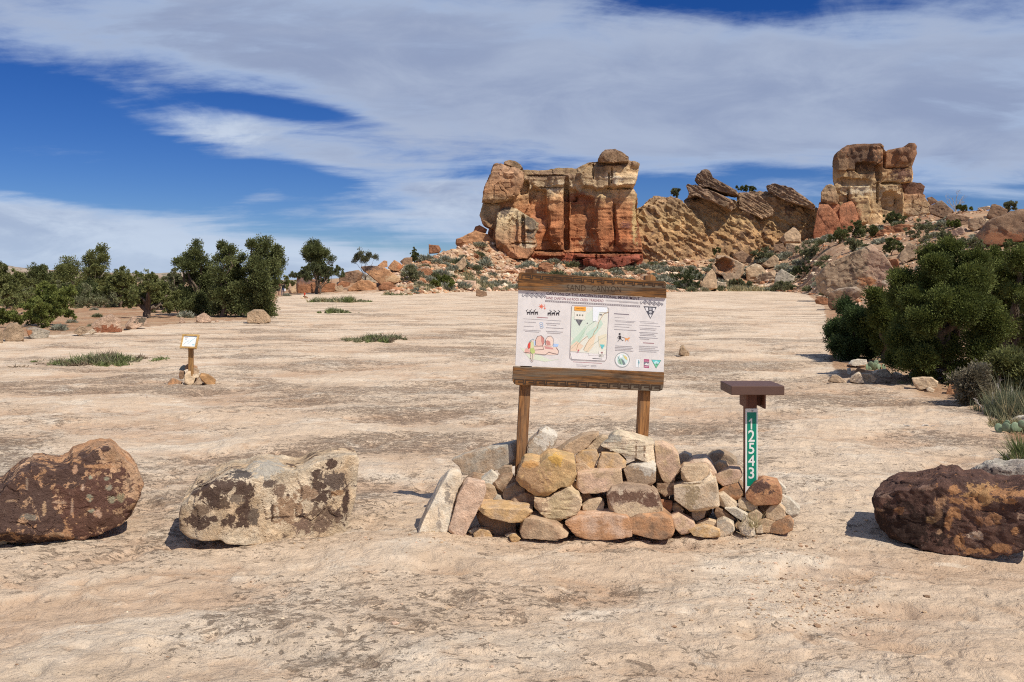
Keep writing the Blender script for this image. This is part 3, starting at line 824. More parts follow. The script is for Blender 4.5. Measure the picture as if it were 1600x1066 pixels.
LAYR = [(268, (.20, .13, .085)), (300, (.34, .22, .13)), (320, (.47, .31, .165)), (345, (.54, .36, .175)), (370, (.52, .31, .145)), (395, (.48, .30, .155))]
def ridge():
    Y0 = 203.0
    t = thing('rocky_ridge', 'rough tan ridge of tilted broken slabs joining the two rock towers', 'ridge', tuple(W(1140, 395, Y0)))
    def part(name, pts, dy, th, layers=LAYR, sub=6, pk=None, **k2):
        p = dict(layers=layers, streak=0.25, varn=0.07, vcol=(.15, .09, .06))
        p.update(pk or {})
        return rock(name, None, 'D', pts, Y0 + dy, th=th, sub=sub, paint_kw=p, mat=M_CLIFF, parent=t, **k2)
    kb = dict(crag=.17, blocks=0.05, bscale=(3.4, 3.0, 5.0), rough=0.10, strata=.03, dip=.55)
    part('rock_face', [(40, 880), (60, 430), (140, 410), (185, 330), (280, 315), (395, 375), (450, 420), (560, 520), (620, 640), (640, 780), (640, 860), (300, 880)], -2, 9, sub=6, **kb)
    part('rock_face', [(430, 560), (440, 360), (520, 300), (700, 330), (850, 380), (960, 470), (1000, 560), (1000, 760), (900, 820), (700, 850), (520, 850)], -0.6, 9, sub=6, pk=dict(varn=.12), **kb)
    part('rock_face', [(820, 480), (840, 320), (930, 295), (1040, 300), (1200, 330), (1350, 395), (1440, 430), (1460, 640), (1400, 800), (1200, 820), (1000, 780), (900, 640)], 0.5, 9, sub=6, pk=dict(varn=.12), **kb)
    tv = [(250, (.17, .115, .08)), (300, (.30, .20, .13)), (330, (.40, .26, .15))]
    part('tilted_slab', [(518, 205), (530, 168), (590, 122), (625, 140), (650, 185), (720, 225), (830, 285), (845, 310), (760, 308), (690, 285), (620, 255), (560, 258)], -3.5, 6.5, tv, blocks=.05, bscale=(2, 2, 3), rough=.08, crag=.06, strata=.05, dip=.6, facets=2, center=(640, 220), pk=dict(varn=.08))
    part('tilted_slab', [(446, 240), (470, 232), (560, 252), (680, 300), (800, 365), (830, 420), (780, 440), (640, 370), (520, 320), (440, 368), (470, 300)], -3.2, 6, tv, blocks=.06, bscale=(2, 2, 3), rough=.10, strata=.08, dip=.6, facets=2, center=(580, 300))
    part('tilted_slab', [(1056, 250), (1090, 232), (1135, 230), (1250, 270), (1340, 330), (1420, 395), (1420, 425), (1330, 400), (1220, 365), (1110, 315), (1072, 290)], -3.0, 7, tv, blocks=.05, bscale=(2, 2, 3), rough=.10, strata=.08, dip=.6, facets=2, center=(1220, 310), pk=dict(varn=.08))
    part('tilted_slab', [(850, 345), (900, 300), (960, 305), (1060, 370), (1110, 430), (1100, 470), (1020, 492), (930, 455), (850, 420)], -3.6, 6, tv, blocks=.06, bscale=(2, 2, 3), rough=.10, strata=.08, dip=.6, facets=2)
ridge()

LAYT = [(225, (.24, .15, .10)), (250, (.34, .22, .13)), (268, (.46, .32, .18)), (285, (.56, .43, .25)), (310, (.60, .46, .27)), (350, (.58, .42, .25))]
def tower():
    Y0 = 200.0
    t = thing('sandstone_tower', 'blocky dark capped sandstone tower with red pillars at its foot', 'rock tower', tuple(W(1350, 362, Y0)))
    def part(name, pts, dy, th, layers=LAYT, sub=6, pk=None, **k2):
        p = dict(layers=layers, streak=0.35)
        p.update(pk or {})
        return rock(name, None, 'T', pts, Y0 + dy, th=th, sub=sub, paint_kw=p, mat=M_CLIFF, parent=t, **k2)
    DK = [(225, (.24, .13, .075)), (250, (.36, .19, .10)), (264, (.46, .28, .14)), (278, (.56, .38, .20)), (300, (.64, .45, .24)), (340, (.62, .42, .22)), (365, (.55, .34, .18))]
    part('rock_body', [(238, 320), (236, 250), (242, 195), (255, 145), (312, 98), (340, 82), (420, 74), (575, 72), (606, 100), (614, 130), (626, 116), (700, 104), (740, 96), (762, 70), (820, 66), (833, 88), (826, 150), (792, 215), (788, 340), (722, 352), (738, 480), (750, 700), (620, 800), (480, 800), (370, 740), (300, 580), (262, 430)], 0.5, 10.0, DK, sub=7, flute=.03, strata=.02, blocks=.055, bscale=(2.2, 1.8, 1.8), rough=.055, facets=1, tilt=.12, center=(500, 330), dpow=4, crisp=40,
         dents=BL('T', [(604, 165, 10, 80, 1.6), (470, 240, 70, 46, 2.2), (560, 270, 24, 60, 1.8), (380, 340, 120, 30, 1.0), (690, 240, 100, 5, .7), (650, 350, 80, 8, 1.3), (555, 410, 9, 90, 1.1), (640, 480, 60, 70, 1.6), (700, 520, 30, 90, 1.0), (350, 480, 8, 120, .8), (440, 560, 60, 130, -.8), (300, 200, 50, 90, -.8), (540, 150, 40, 70, -1.0), (740, 150, 50, 60, -.7), (640, 400, 60, 40, -.9), (330, 262, 90, 5, .4)]),
         pk=dict(streak=.45, blobs=BL('T', [(430, 170, 130, 60, (.16, .10, .065)), (600, 130, 26, 40, (.50, .30, .16)), (640, 180, 60, 50, (.36, .18, .09)), (740, 280, 50, 40, (.22, .12, .085)), (300, 210, 50, 70, (.30, .19, .11)), (420, 400, 110, 26, (.68, .56, .38)), (380, 560, 40, 50, (.45, .21, .11)), (640, 420, 60, 50, (.60, .44, .26)), (350, 290, 100, 16, (.52, .36, .19))])))
    part('pillar', [(150, 480), (152, 410), (185, 365), (225, 358), (250, 372), (275, 470), (270, 500), (200, 505)], -1.5, 5, [(285, (.50, .36, .21)), (320, (.50, .30, .16))], rough=.06)
    RD = [(310, (.46, .21, .11)), (370, (.40, .155, .08))]
    part('pillar', [(95, 720), (120, 560), (140, 480), (180, 468), (225, 530), (270, 580), (292, 640), (290, 800), (210, 850), (110, 830)], -2.5, 6, RD, rough=.06, blocks=.04, bscale=(1.2, 1, 1))
    part('pillar', [(278, 540), (300, 490), (370, 470), (395, 510), (415, 600), (420, 780), (340, 800), (280, 760)], -3.2, 5.5, RD, rough=.06)
    part('pillar', [(190, 500), (220, 488), (280, 500), (290, 560), (280, 620), (230, 590)], -2.0, 4, RD, rough=.06)
    part('ledge', [(715, 355), (800, 346), (860, 352), (888, 375), (875, 425), (800, 430), (725, 425)], -2, 6, [(285, (.17, .095, .065)), (310, (.28, .15, .09))], blocks=.12, bscale=(1.5, 1, 1.6))
    part('ledge', [(715, 430), (800, 415), (880, 430), (930, 495), (940, 560), (860, 600), (740, 610), (715, 520)], -2.4, 7, [(300, (.38, .20, .11)), (320, (.50, .34, .19)), (340, (.58, .44, .28))], blocks=.14, bscale=(2, 1, 2.4))
tower()

# ---- boulders over the slope
PVA = dict(varn=0.10)
def slope_rocks():
    G = 'boulders lying on the rocky slope'
    L = [
     ('H', [(118, 360), (200, 345), (265, 395), (240, 430), (230, 490), (125, 490)], 'rust', 'roof shaped red boulder with a dark sloping top, beside the trail of the two walkers', dict(paint_kw=dict(blobs=BL('H', [(190, 385, 60, 30, (.22, .15, .13))])), facets=5)),
     ('H', [(230, 410), (300, 400), (420, 415), (415, 480), (230, 487)], 'rust', 'long low red boulder next to the roof shaped boulder', {}),
     ('H', [(50, 470), (120, 410), (135, 485), (60, 492)], 'tan', 'pale tan wedge of rock leaning against the roof shaped boulder', {}),
     ('H', [(415, 440), (470, 430), (490, 455), (470, 475), (415, 478)], 'dtan', 'small rounded grey boulder at the end of the long low red boulder', {}),
     ('H', [(615, 285), (700, 275), (800, 290), (920, 370), (940, 405), (830, 425), (770, 420), (700, 360), (640, 320)], 'orange', 'big overhanging orange slab at the foot of the slope', dict(th=7, paint_kw=dict(blobs=BL('H', [(690, 290, 70, 20, (.20, .14, .11)), (880, 380, 50, 30, (.55, .38, .22))])))),
     ('H', [(450, 370), (490, 330), (600, 310), (640, 340), (620, 385), (560, 415), (450, 405)], 'brown', 'dark brown boulder beside the big overhanging orange slab', dict(paint_kw=PVA)),
     ('H', [(625, 370), (650, 335), (735, 385), (740, 410), (640, 390)], 'grey', 'flat grey slab lying below the big overhanging orange slab', {}),
     ('H', [(520, 455), (600, 395), (680, 390), (740, 420), (740, 468), (520, 472)], 'orange', 'broad orange boulder with a bush in front of it at the slab edge', {}),
     ('H', [(430, 425), (470, 395), (540, 410), (520, 445), (440, 440)], 'rust', 'small rust coloured boulder behind the rounded grey one', {}),
     ('H', [(750, 275), (800, 235), (825, 240), (828, 285), (780, 290)], 'orange', 'small bright orange boulder on the skyline above the overhanging slab', {}),
     ('H', [(830, 290), (880, 232), (930, 260), (950, 290), (930, 325), (870, 315)], 'orange', 'bright orange pointed boulder on the skyline between two others', dict(paint_kw=dict(blobs=BL('H', [(930, 285, 20, 25, (.45, .17, .07))])))),
     ('H', [(925, 245), (960, 215), (1020, 210), (1020, 265), (960, 285)], 'brown', 'dark boulder below the lone little conifer', dict(paint_kw=PVA)),
     ('H', [(1035, 320), (1090, 290), (1150, 280), (1185, 330), (1150, 362), (1070, 355)], 'rust', 'brown boulder with a flat pale top, low on the slope', dict(paint_kw=dict(top=(.50, .40, .30)))),
     ('H', [(1310, 305), (1380, 250), (1430, 200), (1445, 270), (1410, 310)], 'tan', 'tan pointed fin of rock standing on the slope below the butte', dict(th=3.0)),
     ('H', [(1150, 110), (1230, 120), (1245, 150), (1230, 178), (1150, 182)], 'rust', 'square brown block on the skyline where the slope begins to rise', {}),
     ('H', [(750, 445), (800, 405), (850, 405), (910, 450), (905, 470), (760, 468)], 'rust', 'low red boulder at the slab edge below the big orange slab', {}),
     ('H', [(975, 445), (1020, 430), (1040, 462), (980, 468)], 'red', 'small red stone at the slab edge left of the round green bush', {}),
     ('E', [(595, 190), (640, 100), (720, 108), (800, 140), (872, 180), (860, 240), (830, 300), (710, 325), (690, 275), (620, 240)], 'dtan', 'boulder with a rounded orange hollow in its side', dict(sub=5, th=6, facets=3, paint_kw=dict(blobs=BL('E', [(710, 190, 62, 50, (.42, .19, .08), .2)])), dents=BL('E', [(705, 185, 78, 66, 2.2)]))),
     ('E', [(490, 365), (560, 250), (600, 215), (632, 260), (642, 375), (560, 402)], 'tan', 'tan upright slab in front of the hollowed boulder', {}),
     ('E', [(890, 315), (880, 210), (960, 170), (1000, 180), (1055, 240), (990, 285), (930, 315)], 'tan', 'jagged tan boulder just right of the hollowed boulder', dict(paint_kw=dict(top=(.58, .46, .32)))),
     ('E', [(930, 320), (1000, 262), (1130, 230), (1140, 325), (1000, 335)], 'dtan', 'low tan boulder in front of the jagged tan boulder', {}),
     ('E', [(1118, 355), (1130, 260), (1180, 215), (1290, 280), (1295, 345), (1180, 375)], 'grey', 'grey humped boulder with lichen at the edge of the slab', dict(paint_kw=dict(varn=.06, vcol=(.14, .13, .09)))),
     ('E', [(1010, 185), (1120, 95), (1155, 130), (1162, 190), (1060, 205)], 'tan', 'tan wedge shaped boulder above the jagged tan boulder', {}),
     ('E', [(630, 385), (640, 312), (690, 330), (720, 322), (712, 392)], 'cream', 'pale broken stone under the hollowed boulder', {}),
     ('E', [(770, 95), (850, 60), (930, 110), (935, 165), (860, 165), (780, 135)], 'brown', 'brown boulder half hidden behind the hollowed boulder', {}),
     ('D', [(1150, 655), (1200, 600), (1265, 550), (1315, 610), (1312, 675), (1200, 695)], 'tan', 'pale pyramid shaped boulder with a shaded side under the ridge', dict(facets=5)),
     ('D', [(1108, 690), (1180, 680), (1202, 738), (1110, 745)], 'brown', 'brown block below the pale pyramid boulder', {}),
     ('D', [(1200, 682), (1300, 682), (1302, 752), (1200, 755)], 'tan', 'square tan block beneath the pale pyramid boulder', {}),
     ('D', [(1300, 692), (1430, 682), (1432, 742), (1310, 745)], 'dtan', 'long brown grey block beside the square tan block', {}),
     ('J', [(40, 215), (90, 160), (200, 110), (300, 65), (350, 100), (400, 180), (413, 230), (385, 272), (300, 262), (260, 285), (180, 275), (100, 312), (55, 280)], 'dtan', 'huge lichen covered boulder with a smooth pale broken end', dict(sub=7, th=4.2, facets=4, paint_kw=dict(varn=.05, vcol=(.10, .075, .055), blobs=BL('J', [(330, 140, 45, 75, (.44, .29, .20), .3), (360, 200, 45, 55, (.42, .27, .19), .3), (380, 240, 30, 18, (.55, .45, .34), .2), (290, 235, 38, 18, (.44, .21, .10), .4)])))),
     ('J', [(100, 345), (105, 290), (150, 270), (230, 262), (270, 290), (225, 322), (150, 372), (110, 362)], 'brown', 'brown boulder tucked under the huge lichen covered boulder', dict(paint_kw=dict(varn=.04, top=(.45, .36, .27)), th=2.2)),
     ('J', [(38, 325), (60, 305), (100, 315), (102, 345), (45, 340)], 'rust', 'small dark red stone at the foot of the huge lichen covered boulder', {}),
     ('T', [(690, 880), (780, 770), (830, 800), (832, 875), (740, 925)], 'dtan', 'pointed grey brown boulder behind the huge lichen covered boulder', dict(paint_kw=dict(varn=.04))),
     ('T', [(830, 800), (920, 765), (990, 810), (962, 865), (850, 895)], 'brown', 'brown boulder above the crown of the large juniper', dict(paint_kw=dict(varn=.06, top=(.42, .34, .27)))),
     ('T', [(630, 895), (700, 890), (720, 985), (700, 1035), (660, 1005)], 'rust', 'reddish boulder squeezed beside the pale broken end of the huge boulder', {}),
     ('T', [(920, 515), (1010, 470), (1100, 550), (1040, 605), (930, 565)], 'brown', 'large tilted brown slab resting right of the tower', dict(paint_kw=dict(top=(.34, .26, .19)), facets=5)),
     ('T', [(905, 455), (940, 445), (985, 478), (930, 505)], 'brown', 'small square block on the skyline beside the tilted brown slab', {}),
     ('T', [(1040, 605), (1060, 560), (1210, 590), (1212, 645), (1080, 650)], 'brown', 'dark flat boulder below the tilted brown slab', dict(paint_kw=PVA)),
     ('T', [(1330, 595), (1370, 500), (1400, 498), (1482, 540), (1472, 595), (1380, 615)], 'brown', 'dark blocky boulder on the skyline right of the leafless shrub', dict(paint_kw=PVA)),
     ('T', [(1245, 735), (1350, 622), (1500, 560), (1600, 538), (1720, 600), (1720, 740), (1530, 775), (1370, 810), (1290, 775)], 'brown', 'very large dark boulder with an orange underside high on the slope', dict(sub=5, th=11, facets=4, paint_kw=dict(varn=.12, vcol=(.12, .075, .062), blobs=BL('T', [(1420, 740, 120, 45, (.36, .16, .08)), (1560, 740, 60, 30, (.34, .14, .07))])))),
     ('T', [(1268, 525), (1355, 510), (1362, 532), (1280, 548)], 'cream', 'pale flat stone on the skyline between the leafless shrub and a dark boulder', {}),
     ('T', [(1205, 605), (1300, 590), (1335, 640), (1245, 695), (1200, 665)], 'dtan', 'grey tan boulder in front of the dark boulders high on the slope', {}),
     ('T', [(1080, 690), (1160, 660), (1185, 715), (1100, 735)], 'pink', 'small pinkish stone among the bushes high on the slope', {}),
     ('T', [(530, 730), (560, 690), (640, 660), (780, 640), (790, 700), (640, 720)], 'rust', 'layered red ledge of rock among the bushes below the tower', dict(blocks=.2, bscale=(2, 2, 3))),
     ('K', [(105, 790), (110, 760), (160, 740), (240, 702), (335, 728), (400, 800), (380, 840), (240, 830), (120, 815)], 'orange', 'orange rubble mound at the left foot of the butte', dict(sub=5, blocks=.1, bscale=(3, 3, 3), Y=196)),
     ('K', [(232, 700), (245, 668), (275, 658), (330, 688), (322, 712), (270, 722)], 'rust', 'small boulder bridging the gap at the left foot of the butte', dict(Y=196)),
     ('K', [(110, 790), (108, 755), (140, 755), (150, 790)], 'rust', 'dark red stone at the tip of the orange rubble mound', dict(Y=193)),
     ('K', [(60, 975), (120, 930), (165, 890), (178, 950), (160, 985)], 'tan', 'small tan fin of rock left below the butte', dict(th=1.6)),
     ('K', [(695, 990), (705, 935), (760, 925), (805, 945), (805, 1000), (730, 1005)], 'rust', 'layered red block lying above the top board of the sign', dict(strata=.08)),
     ('K', [(830, 960), (850, 930), (895, 975), (880, 990)], 'cream', 'pale stone beside the layered red block', {}),
     ('K', [(1445, 905), (1470, 875), (1520, 880), (1530, 915), (1470, 920)], 'straw', 'yellowish boulder at the right foot of the butte', {}),
     ('H', [(1375, 420), (1440, 390), (1520, 395), (1520, 435), (1400, 445)], 'pink', 'broad pale pink rock by the slab edge right of the round green bush', {}),
     ('H', [(1270, 345), (1300, 315), (1345, 320), (1350, 350), (1300, 362)], 'cream', 'pale boulder on the slope above the round green bush', {}),
     ('H', [(1518, 512), (1520, 470), (1530, 452), (1560, 472), (1600, 482), (1606, 510), (1560, 520)], 'brown', 'brown humped stone alone on the far slab', {}),
     ('X', [(768, 455), (771, 449), (778, 448), (781, 455)], 'brown', 'little brown stone just beyond the humped stone on the far slab', {}),
     ('X', [(1060, 555), (1063, 541), (1068, 539), (1071, 546), (1078, 551), (1076, 557)], 'tan', 'small lone tan stone on the slab right of the big sign', dict(sub=3)),
    ]
    for cr, pts, c1, lab, kw in L:
        kw = dict(kw)
        kw.setdefault('rough', 0.06)
        kw.setdefault('sub', 5)
        kw.setdefault('blocks', 0.04)
        big = np.ptp(PX(cr, pts)[:, 0]) > 14
        rock('boulder' if big else 'stone', lab, cr, pts, c1=c1, mat=M_HROCK, cat='boulder' if big else 'stone', group=G, **kw)
slope_rocks()

def edge_rocks():
    L = [
     ('P', [(-40, 850), (-40, 770), (5, 750), (30, 800), (20, 855)], 'dtan', 'grey stone cut off by the left edge below the scrub', {}),
     ('P', [(25, 762), (70, 705), (130, 700), (180, 760), (180, 838), (40, 842)], 'dtan', 'round topped tan boulder at the far left edge of the slab', {}),
     ('P', [(195, 742), (260, 735), (380, 765), (360, 822), (220, 815)], 'grey', 'grey lichen spotted boulder with an orange end below the left juniper', dict(paint_kw=dict(blobs=BL('P', [(215, 780, 22, 30, (.42, .18, .08))]), speck=.5))),
     ('P', [(555, 772), (600, 730), (640, 725), (668, 772), (600, 798)], 'dtan', 'small dark tan boulder between the two larger left boulders', dict(paint_kw=dict(varn=.05))),
     ('P', [(690, 718), (760, 665), (840, 635), (915, 680), (922, 768), (730, 778)], 'pink', 'rough pinkish boulder with a rusty undercut base', dict(paint_kw=dict(blobs=BL('P', [(820, 755, 110, 24, (.32, .12, .06))])))),
     ('P', [(945, 722), (1000, 655), (1110, 660), (1112, 712), (1030, 742), (960, 748)], 'pink', 'pale boulder with a dark lichen patch under the pine with a bare trunk', dict(paint_kw=dict(blobs=BL('P', [(1070, 685, 35, 22, (.13, .11, .08))])))),
     ('P', [(660, 772), (700, 745), (732, 772), (700, 788)], 'cream', 'little pale stone in front of the rough pinkish boulder', dict(sub=3)),
     ('Q', [(835, 822), (833, 745), (900, 705), (980, 710), (1040, 770), (1047, 818), (960, 832)], 'tan', 'large tan boulder in front of the dense pine group', dict(sub=5, paint_kw=dict(varn=.03, vcol=(.14, .14, .10)))),
     ('Q', [(380, 818), (385, 770), (450, 735), (515, 780), (517, 818), (430, 824)], 'pink', 'pinkish pale boulder left of the dense pine group', {}),
     ('Q', [(230, 828), (232, 780), (270, 780), (287, 828)], 'pink', 'small upright pink stone left of the pinkish pale boulder', dict(sub=3)),
     ('Q', [(545, 818), (560, 795), (592, 818)], 'pink', 'tiny pink stone below the dense pine group', dict(sub=3)),
     ('N', [(480, 562), (500, 490), (600, 420), (640, 420), (672, 500), (700, 582), (640, 597)], 'cream', 'pale angular block in the row of stones under the small dark juniper', {}),
     ('N', [(650, 440), (800, 440), (900, 520), (860, 582), (700, 582), (660, 520)], 'straw', 'yellowish cracked block beside the pale angular block', dict(blocks=.08)),
     ('N', [(820, 425), (900, 390), (1050, 370), (1110, 430), (1162, 492), (1000, 490), (850, 460)], 'cream', 'flat pale slab resting behind the yellowish cracked block', {}),
     ('N', [(560, 405), (600, 345), (700, 380), (752, 422), (600, 430)], 'orange', 'orange red stone behind the pale angular block', {}),
     ('N', [(435, 360), (485, 350), (507, 430), (475, 465), (440, 440)], 'white', 'white upright stone chip beside the orange red stone', {}),
     ('N', [(450, 292), (500, 240), (600, 215), (740, 225), (752, 292), (560, 322)], 'white', 'broad white flat stone at the foot of the small dark juniper', {}),
     ('N', [(1150, 432), (1200, 415), (1300, 450), (1282, 468), (1150, 468)], 'white', 'thin white stone right of the prickly pear', {}),
     ('N', [(1100, 382), (1170, 340), (1230, 350), (1232, 402), (1180, 397)], 'pink', 'small pink grey stone behind the thin white stone', {}),
     ('N', [(930, 152), (1000, 110), (1080, 130), (1092, 182), (940, 172)], 'pink', 'pink flat stone in the gap between the junipers', {}),
     ('N', [(130, 562), (200, 470), (300, 480), (422, 572), (300, 584)], 'dtan', 'low brown stone at the outer end of the row of stones', {}),
     ('V', [(30, 215), (130, 200), (240, 205), (305, 250), (290, 300), (170, 315), (90, 332), (50, 270)], 'straw', 'large yellowish tan block at the slab edge below the large juniper', {}),
     ('V', [(385, 375), (420, 275), (510, 270), (560, 340), (562, 384)], 'orange', 'brown orange stone at the slab edge by the twiggy shrub', dict(c2='rust')),
     ('V', [(180, 322), (210, 300), (270, 330), (250, 357), (200, 352)], 'cream', 'small pale stone in front of the large yellowish tan block', {}),
     ('V', [(1070, 642), (1130, 610), (1215, 595), (1300, 620), (1300, 700), (1140, 665)], 'white', 'white rock cut off by the right edge among grey green sage', {}),
     ('V', [(430, 218), (500, 220), (600, 292), (590, 314), (500, 275)], 'cream', 'pale stone behind the brown orange stone', {}),
    ]
    for cr, pts, c1, lab, kw in L:
        kw = dict(kw); kw.setdefault('rough', .06); kw.setdefault('blocks', .03)
        rock('boulder' if cr in 'PQ' and np.ptp(PX(cr, pts)[:, 0]) > 16 else 'stone', lab, cr, pts, c1=c1, mat=M_HROCK if cr in 'PQ' else M_STONE, cat='stone', group='stones along the edge of the slab', **kw)
edge_rocks()

# ---- the four big boulders in the front row
def big_boulders():
    DK, OR, PALE, LICH = (.085, .05, .042), (.46, .25, .13), (.58, .45, .30), (.33, .31, .22)
    rock('boulder', 'dark varnished boulder with a bare orange end, at the left edge of the slab', 'L',
         [(-190, 600), (-120, 500), (0, 470), (60, 395), (170, 310), (245, 285), (262, 255), (345, 245), (420, 265), (520, 262), (575, 240), (610, 190), (700, 165), (770, 120), (850, 88), (930, 95), (1010, 170), (1090, 225), (1140, 280), (1188, 380), (1175, 440), (1150, 520), (1115, 640), (1060, 690), (900, 765), (700, 830), (550, 855), (200, 888), (-100, 870), (-190, 800)],
         c1=OR, c2=(.52, .33, .20), th=0.72, sub=7, mat=M_BOULD, cat='boulder', rough=.055, facets=5, blocks=.035, bscale=(2, 2, 2), tilt=.3, center=(520, 540), crisp=32, group='boulders blocking the way onto the slab',
         paint_kw=dict(speck=.25, base=.38, bcol=(.40, .25, .15), blobs=BL('L', [(250, 560, 360, 330, DK, .30), (760, 560, 290, 265, (.115, .055, .042), .25), (560, 330, 160, 110, DK, .4), (740, 190, 90, 60, DK, .4), (870, 115, 40, 22, DK), (40, 600, 260, 260, DK, .3), (800, 700, 230, 90, (.11, .055, .04), .3),
                      (370, 620, 14, 60, (.44, .29, .17), .5), (90, 550, 40, 9, (.40, .27, .18)), (225, 400, 6, 60, (.48, .36, .26), .6), (600, 600, 10, 80, (.42, .28, .20), .9), (500, 560, 60, 10, (.38, .25, .17)), (625, 290, 20, 40, (.50, .30, .19), .6), (690, 440, 14, 30, (.55, .38, .28)), (820, 260, 120, 16, OR, .4), (480, 830, 60, 22, (.46, .29, .17)), (810, 650, 30, 30, (.5, .32, .22), .8),
                      (745, 530, 26, 34, LICH, 1.0), (755, 350, 14, 18, LICH, 1.0), (890, 360, 18, 18, LICH, 1.0), (905, 440, 26, 26, (.33, .30, .22), 1.0), (930, 540, 32, 34, (.30, .27, .18), 1.0), (760, 630, 26, 20, LICH, 1.1), (1005, 520, 34, 36, (.26, .22, .13), 1.0), (1070, 390, 22, 26, (.22, .14, .09), .8), (1085, 460, 24, 26, (.20, .13, .09), .8), (250, 680, 60, 24, (.22, .19, .15), 1.3)])))
    rock('boulder', 'small buff boulder at the foot of the dark boulder, cut by the left edge', 'L', [(-160, 740), (-40, 690), (60, 680), (125, 655), (160, 690), (188, 770), (120, 850), (50, 895), (-100, 905), (-160, 860)], Y=6.16, c1=(.50, .38, .24), c2=(.44, .33, .20), th=.24, sub=6, cat='boulder', rough=.04,
         paint_kw=dict(blobs=BL('L', [(60, 690, 70, 40, DK, .6)])))
    rock('boulder', 'pale tan boulder blotched with dark desert varnish', 'M',
         [(60, 690), (55, 580), (75, 490), (110, 470), (150, 400), (250, 360), (340, 300), (400, 275), (470, 240), (580, 235), (680, 182), (760, 175), (860, 195), (960, 215), (1050, 215), (1150, 160), (1300, 125), (1400, 112), (1500, 120), (1497, 250), (1478, 450), (1430, 600), (1410, 690), (1350, 745), (1180, 797), (950, 792), (750, 775), (700, 787), (520, 782), (440, 762), (400, 735), (150, 757), (100, 722)],
         c1=(.68, .55, .39), c2=(.55, .40, .25), th=0.62, sub=7, mat=M_BOULD, cat='boulder', rough=.035, facets=6, blocks=.04, bscale=(2.2, 2, 2.2), tilt=.28, center=(780, 480), crisp=32, group='boulders blocking the way onto the slab',
         paint_kw=dict(speck=.15, varn=.02, base=.48, blobs=BL('M', [(190, 410, 34, 30), (310, 410, 80, 70), (420, 370, 120, 62), (570, 390, 74, 70), (535, 265, 80, 40, (.10, .085, .08)), (345, 505, 55, 34), (430, 480, 40, 50, (.14, .09, .06)), (215, 645, 74, 48), (330, 628, 34, 26), (455, 635, 62, 46), (552, 642, 46, 38), (562, 550, 42, 40), (660, 610, 36, 60, (.16, .12, .09)), (500, 470, 60, 40, (.20, .15, .11)), (230, 560, 60, 40, (.22, .15, .10), .9),
                      (1280, 185, 58, 46), (1165, 265, 30, 34), (1175, 330, 60, 44), (1300, 310, 108, 72, (.14, .10, .08)), (1205, 440, 74, 60), (1388, 470, 24, 150), (930, 420, 22, 20), (1020, 572, 42, 36), (1230, 600, 110, 56, (.17, .11, .075)), (1040, 680, 70, 55, (.22, .14, .10), .5), (1330, 570, 40, 40), (1180, 660, 90, 60, (.20, .13, .09), .6),
                      (870, 400, 56, 40, (.24, .16, .11), .6), (930, 560, 90, 90, (.36, .23, .14), .6), (1100, 420, 70, 50, (.34, .22, .14), .5), (760, 220, 110, 60, (.47, .425, .35), .5), (780, 340, 40, 24, (.14, .10, .08), 1.2), (800, 560, 14, 60, (.10, .06, .04), .6), (1340, 420, 50, 30, (.40, .24, .13))])))
    OR2 = (.44, .22, .10)
    rock('boulder', 'almost black boulder with flaking orange patches, at the right edge of the slab', 'G',
         [(130, 540), (140, 490), (165, 465), (260, 430), (330, 400), (480, 398), (600, 370), (720, 312), (800, 320), (880, 300), (920, 335), (1080, 345), (1220, 425), (1340, 430), (1459, 400), (1600, 390), (1720, 420), (1760, 640), (1620, 830), (1459, 893), (1250, 962), (1180, 987), (1000, 972), (850, 952), (700, 912), (430, 842), (300, 822), (200, 765), (150, 690)],
         c1=(.10, .055, .042), c2=(.15, .08, .058), th=0.70, sub=7, mat=M_BOULD, cat='boulder', rough=.07, facets=5, blocks=.04, bscale=(2.4, 2, 2.4), tilt=.30, center=(900, 640), crisp=32, group='boulders blocking the way onto the slab',
         paint_kw=dict(speck=.12, base=.50, bcol=(.40, .19, .085), blobs=BL('G', [(450, 740, 330, 160, (.042, .024, .018), .3), (1090, 455, 140, 70, (.48, .27, .12), .5), (1000, 540, 60, 60, OR2, .7), (850, 430, 60, 34, OR2, .7), (740, 530, 60, 44, (.46, .26, .14), .7), (850, 525, 60, 26, OR2, .7), (840, 620, 44, 70, OR2, .7), (1330, 455, 180, 36, OR2, .6), (1330, 520, 50, 20, OR2),
                      (370, 610, 50, 34, (.34, .17, .08), .9), (200, 600, 40, 14, (.32, .20, .12), 1.0), (790, 720, 30, 80, OR2, .9), (1040, 835, 62, 34, (.58, .42, .30), .4), (900, 890, 40, 70, OR2, .7), (1090, 960, 140, 22, OR2, .5), (1240, 930, 60, 30, OR2), (1150, 700, 40, 34, (.34, .17, .09), .9), (1060, 700, 30, 30, (.30, .15, .08), .9), (1370, 780, 30, 30, OR2, .8), (1220, 680, 34, 40, (.34, .17, .08), .9), (640, 690, 50, 40, (.28, .17, .08), 1.0), (720, 790, 24, 20, (.40, .24, .14)), (700, 640, 40, 50, (.20, .11, .06), 1.0), (1440, 660, 30, 20, (.48, .32, .22)), (250, 470, 70, 20, (.24, .15, .11), 1.2), (600, 400, 50, 20, (.28, .17, .12), 1.2)])))
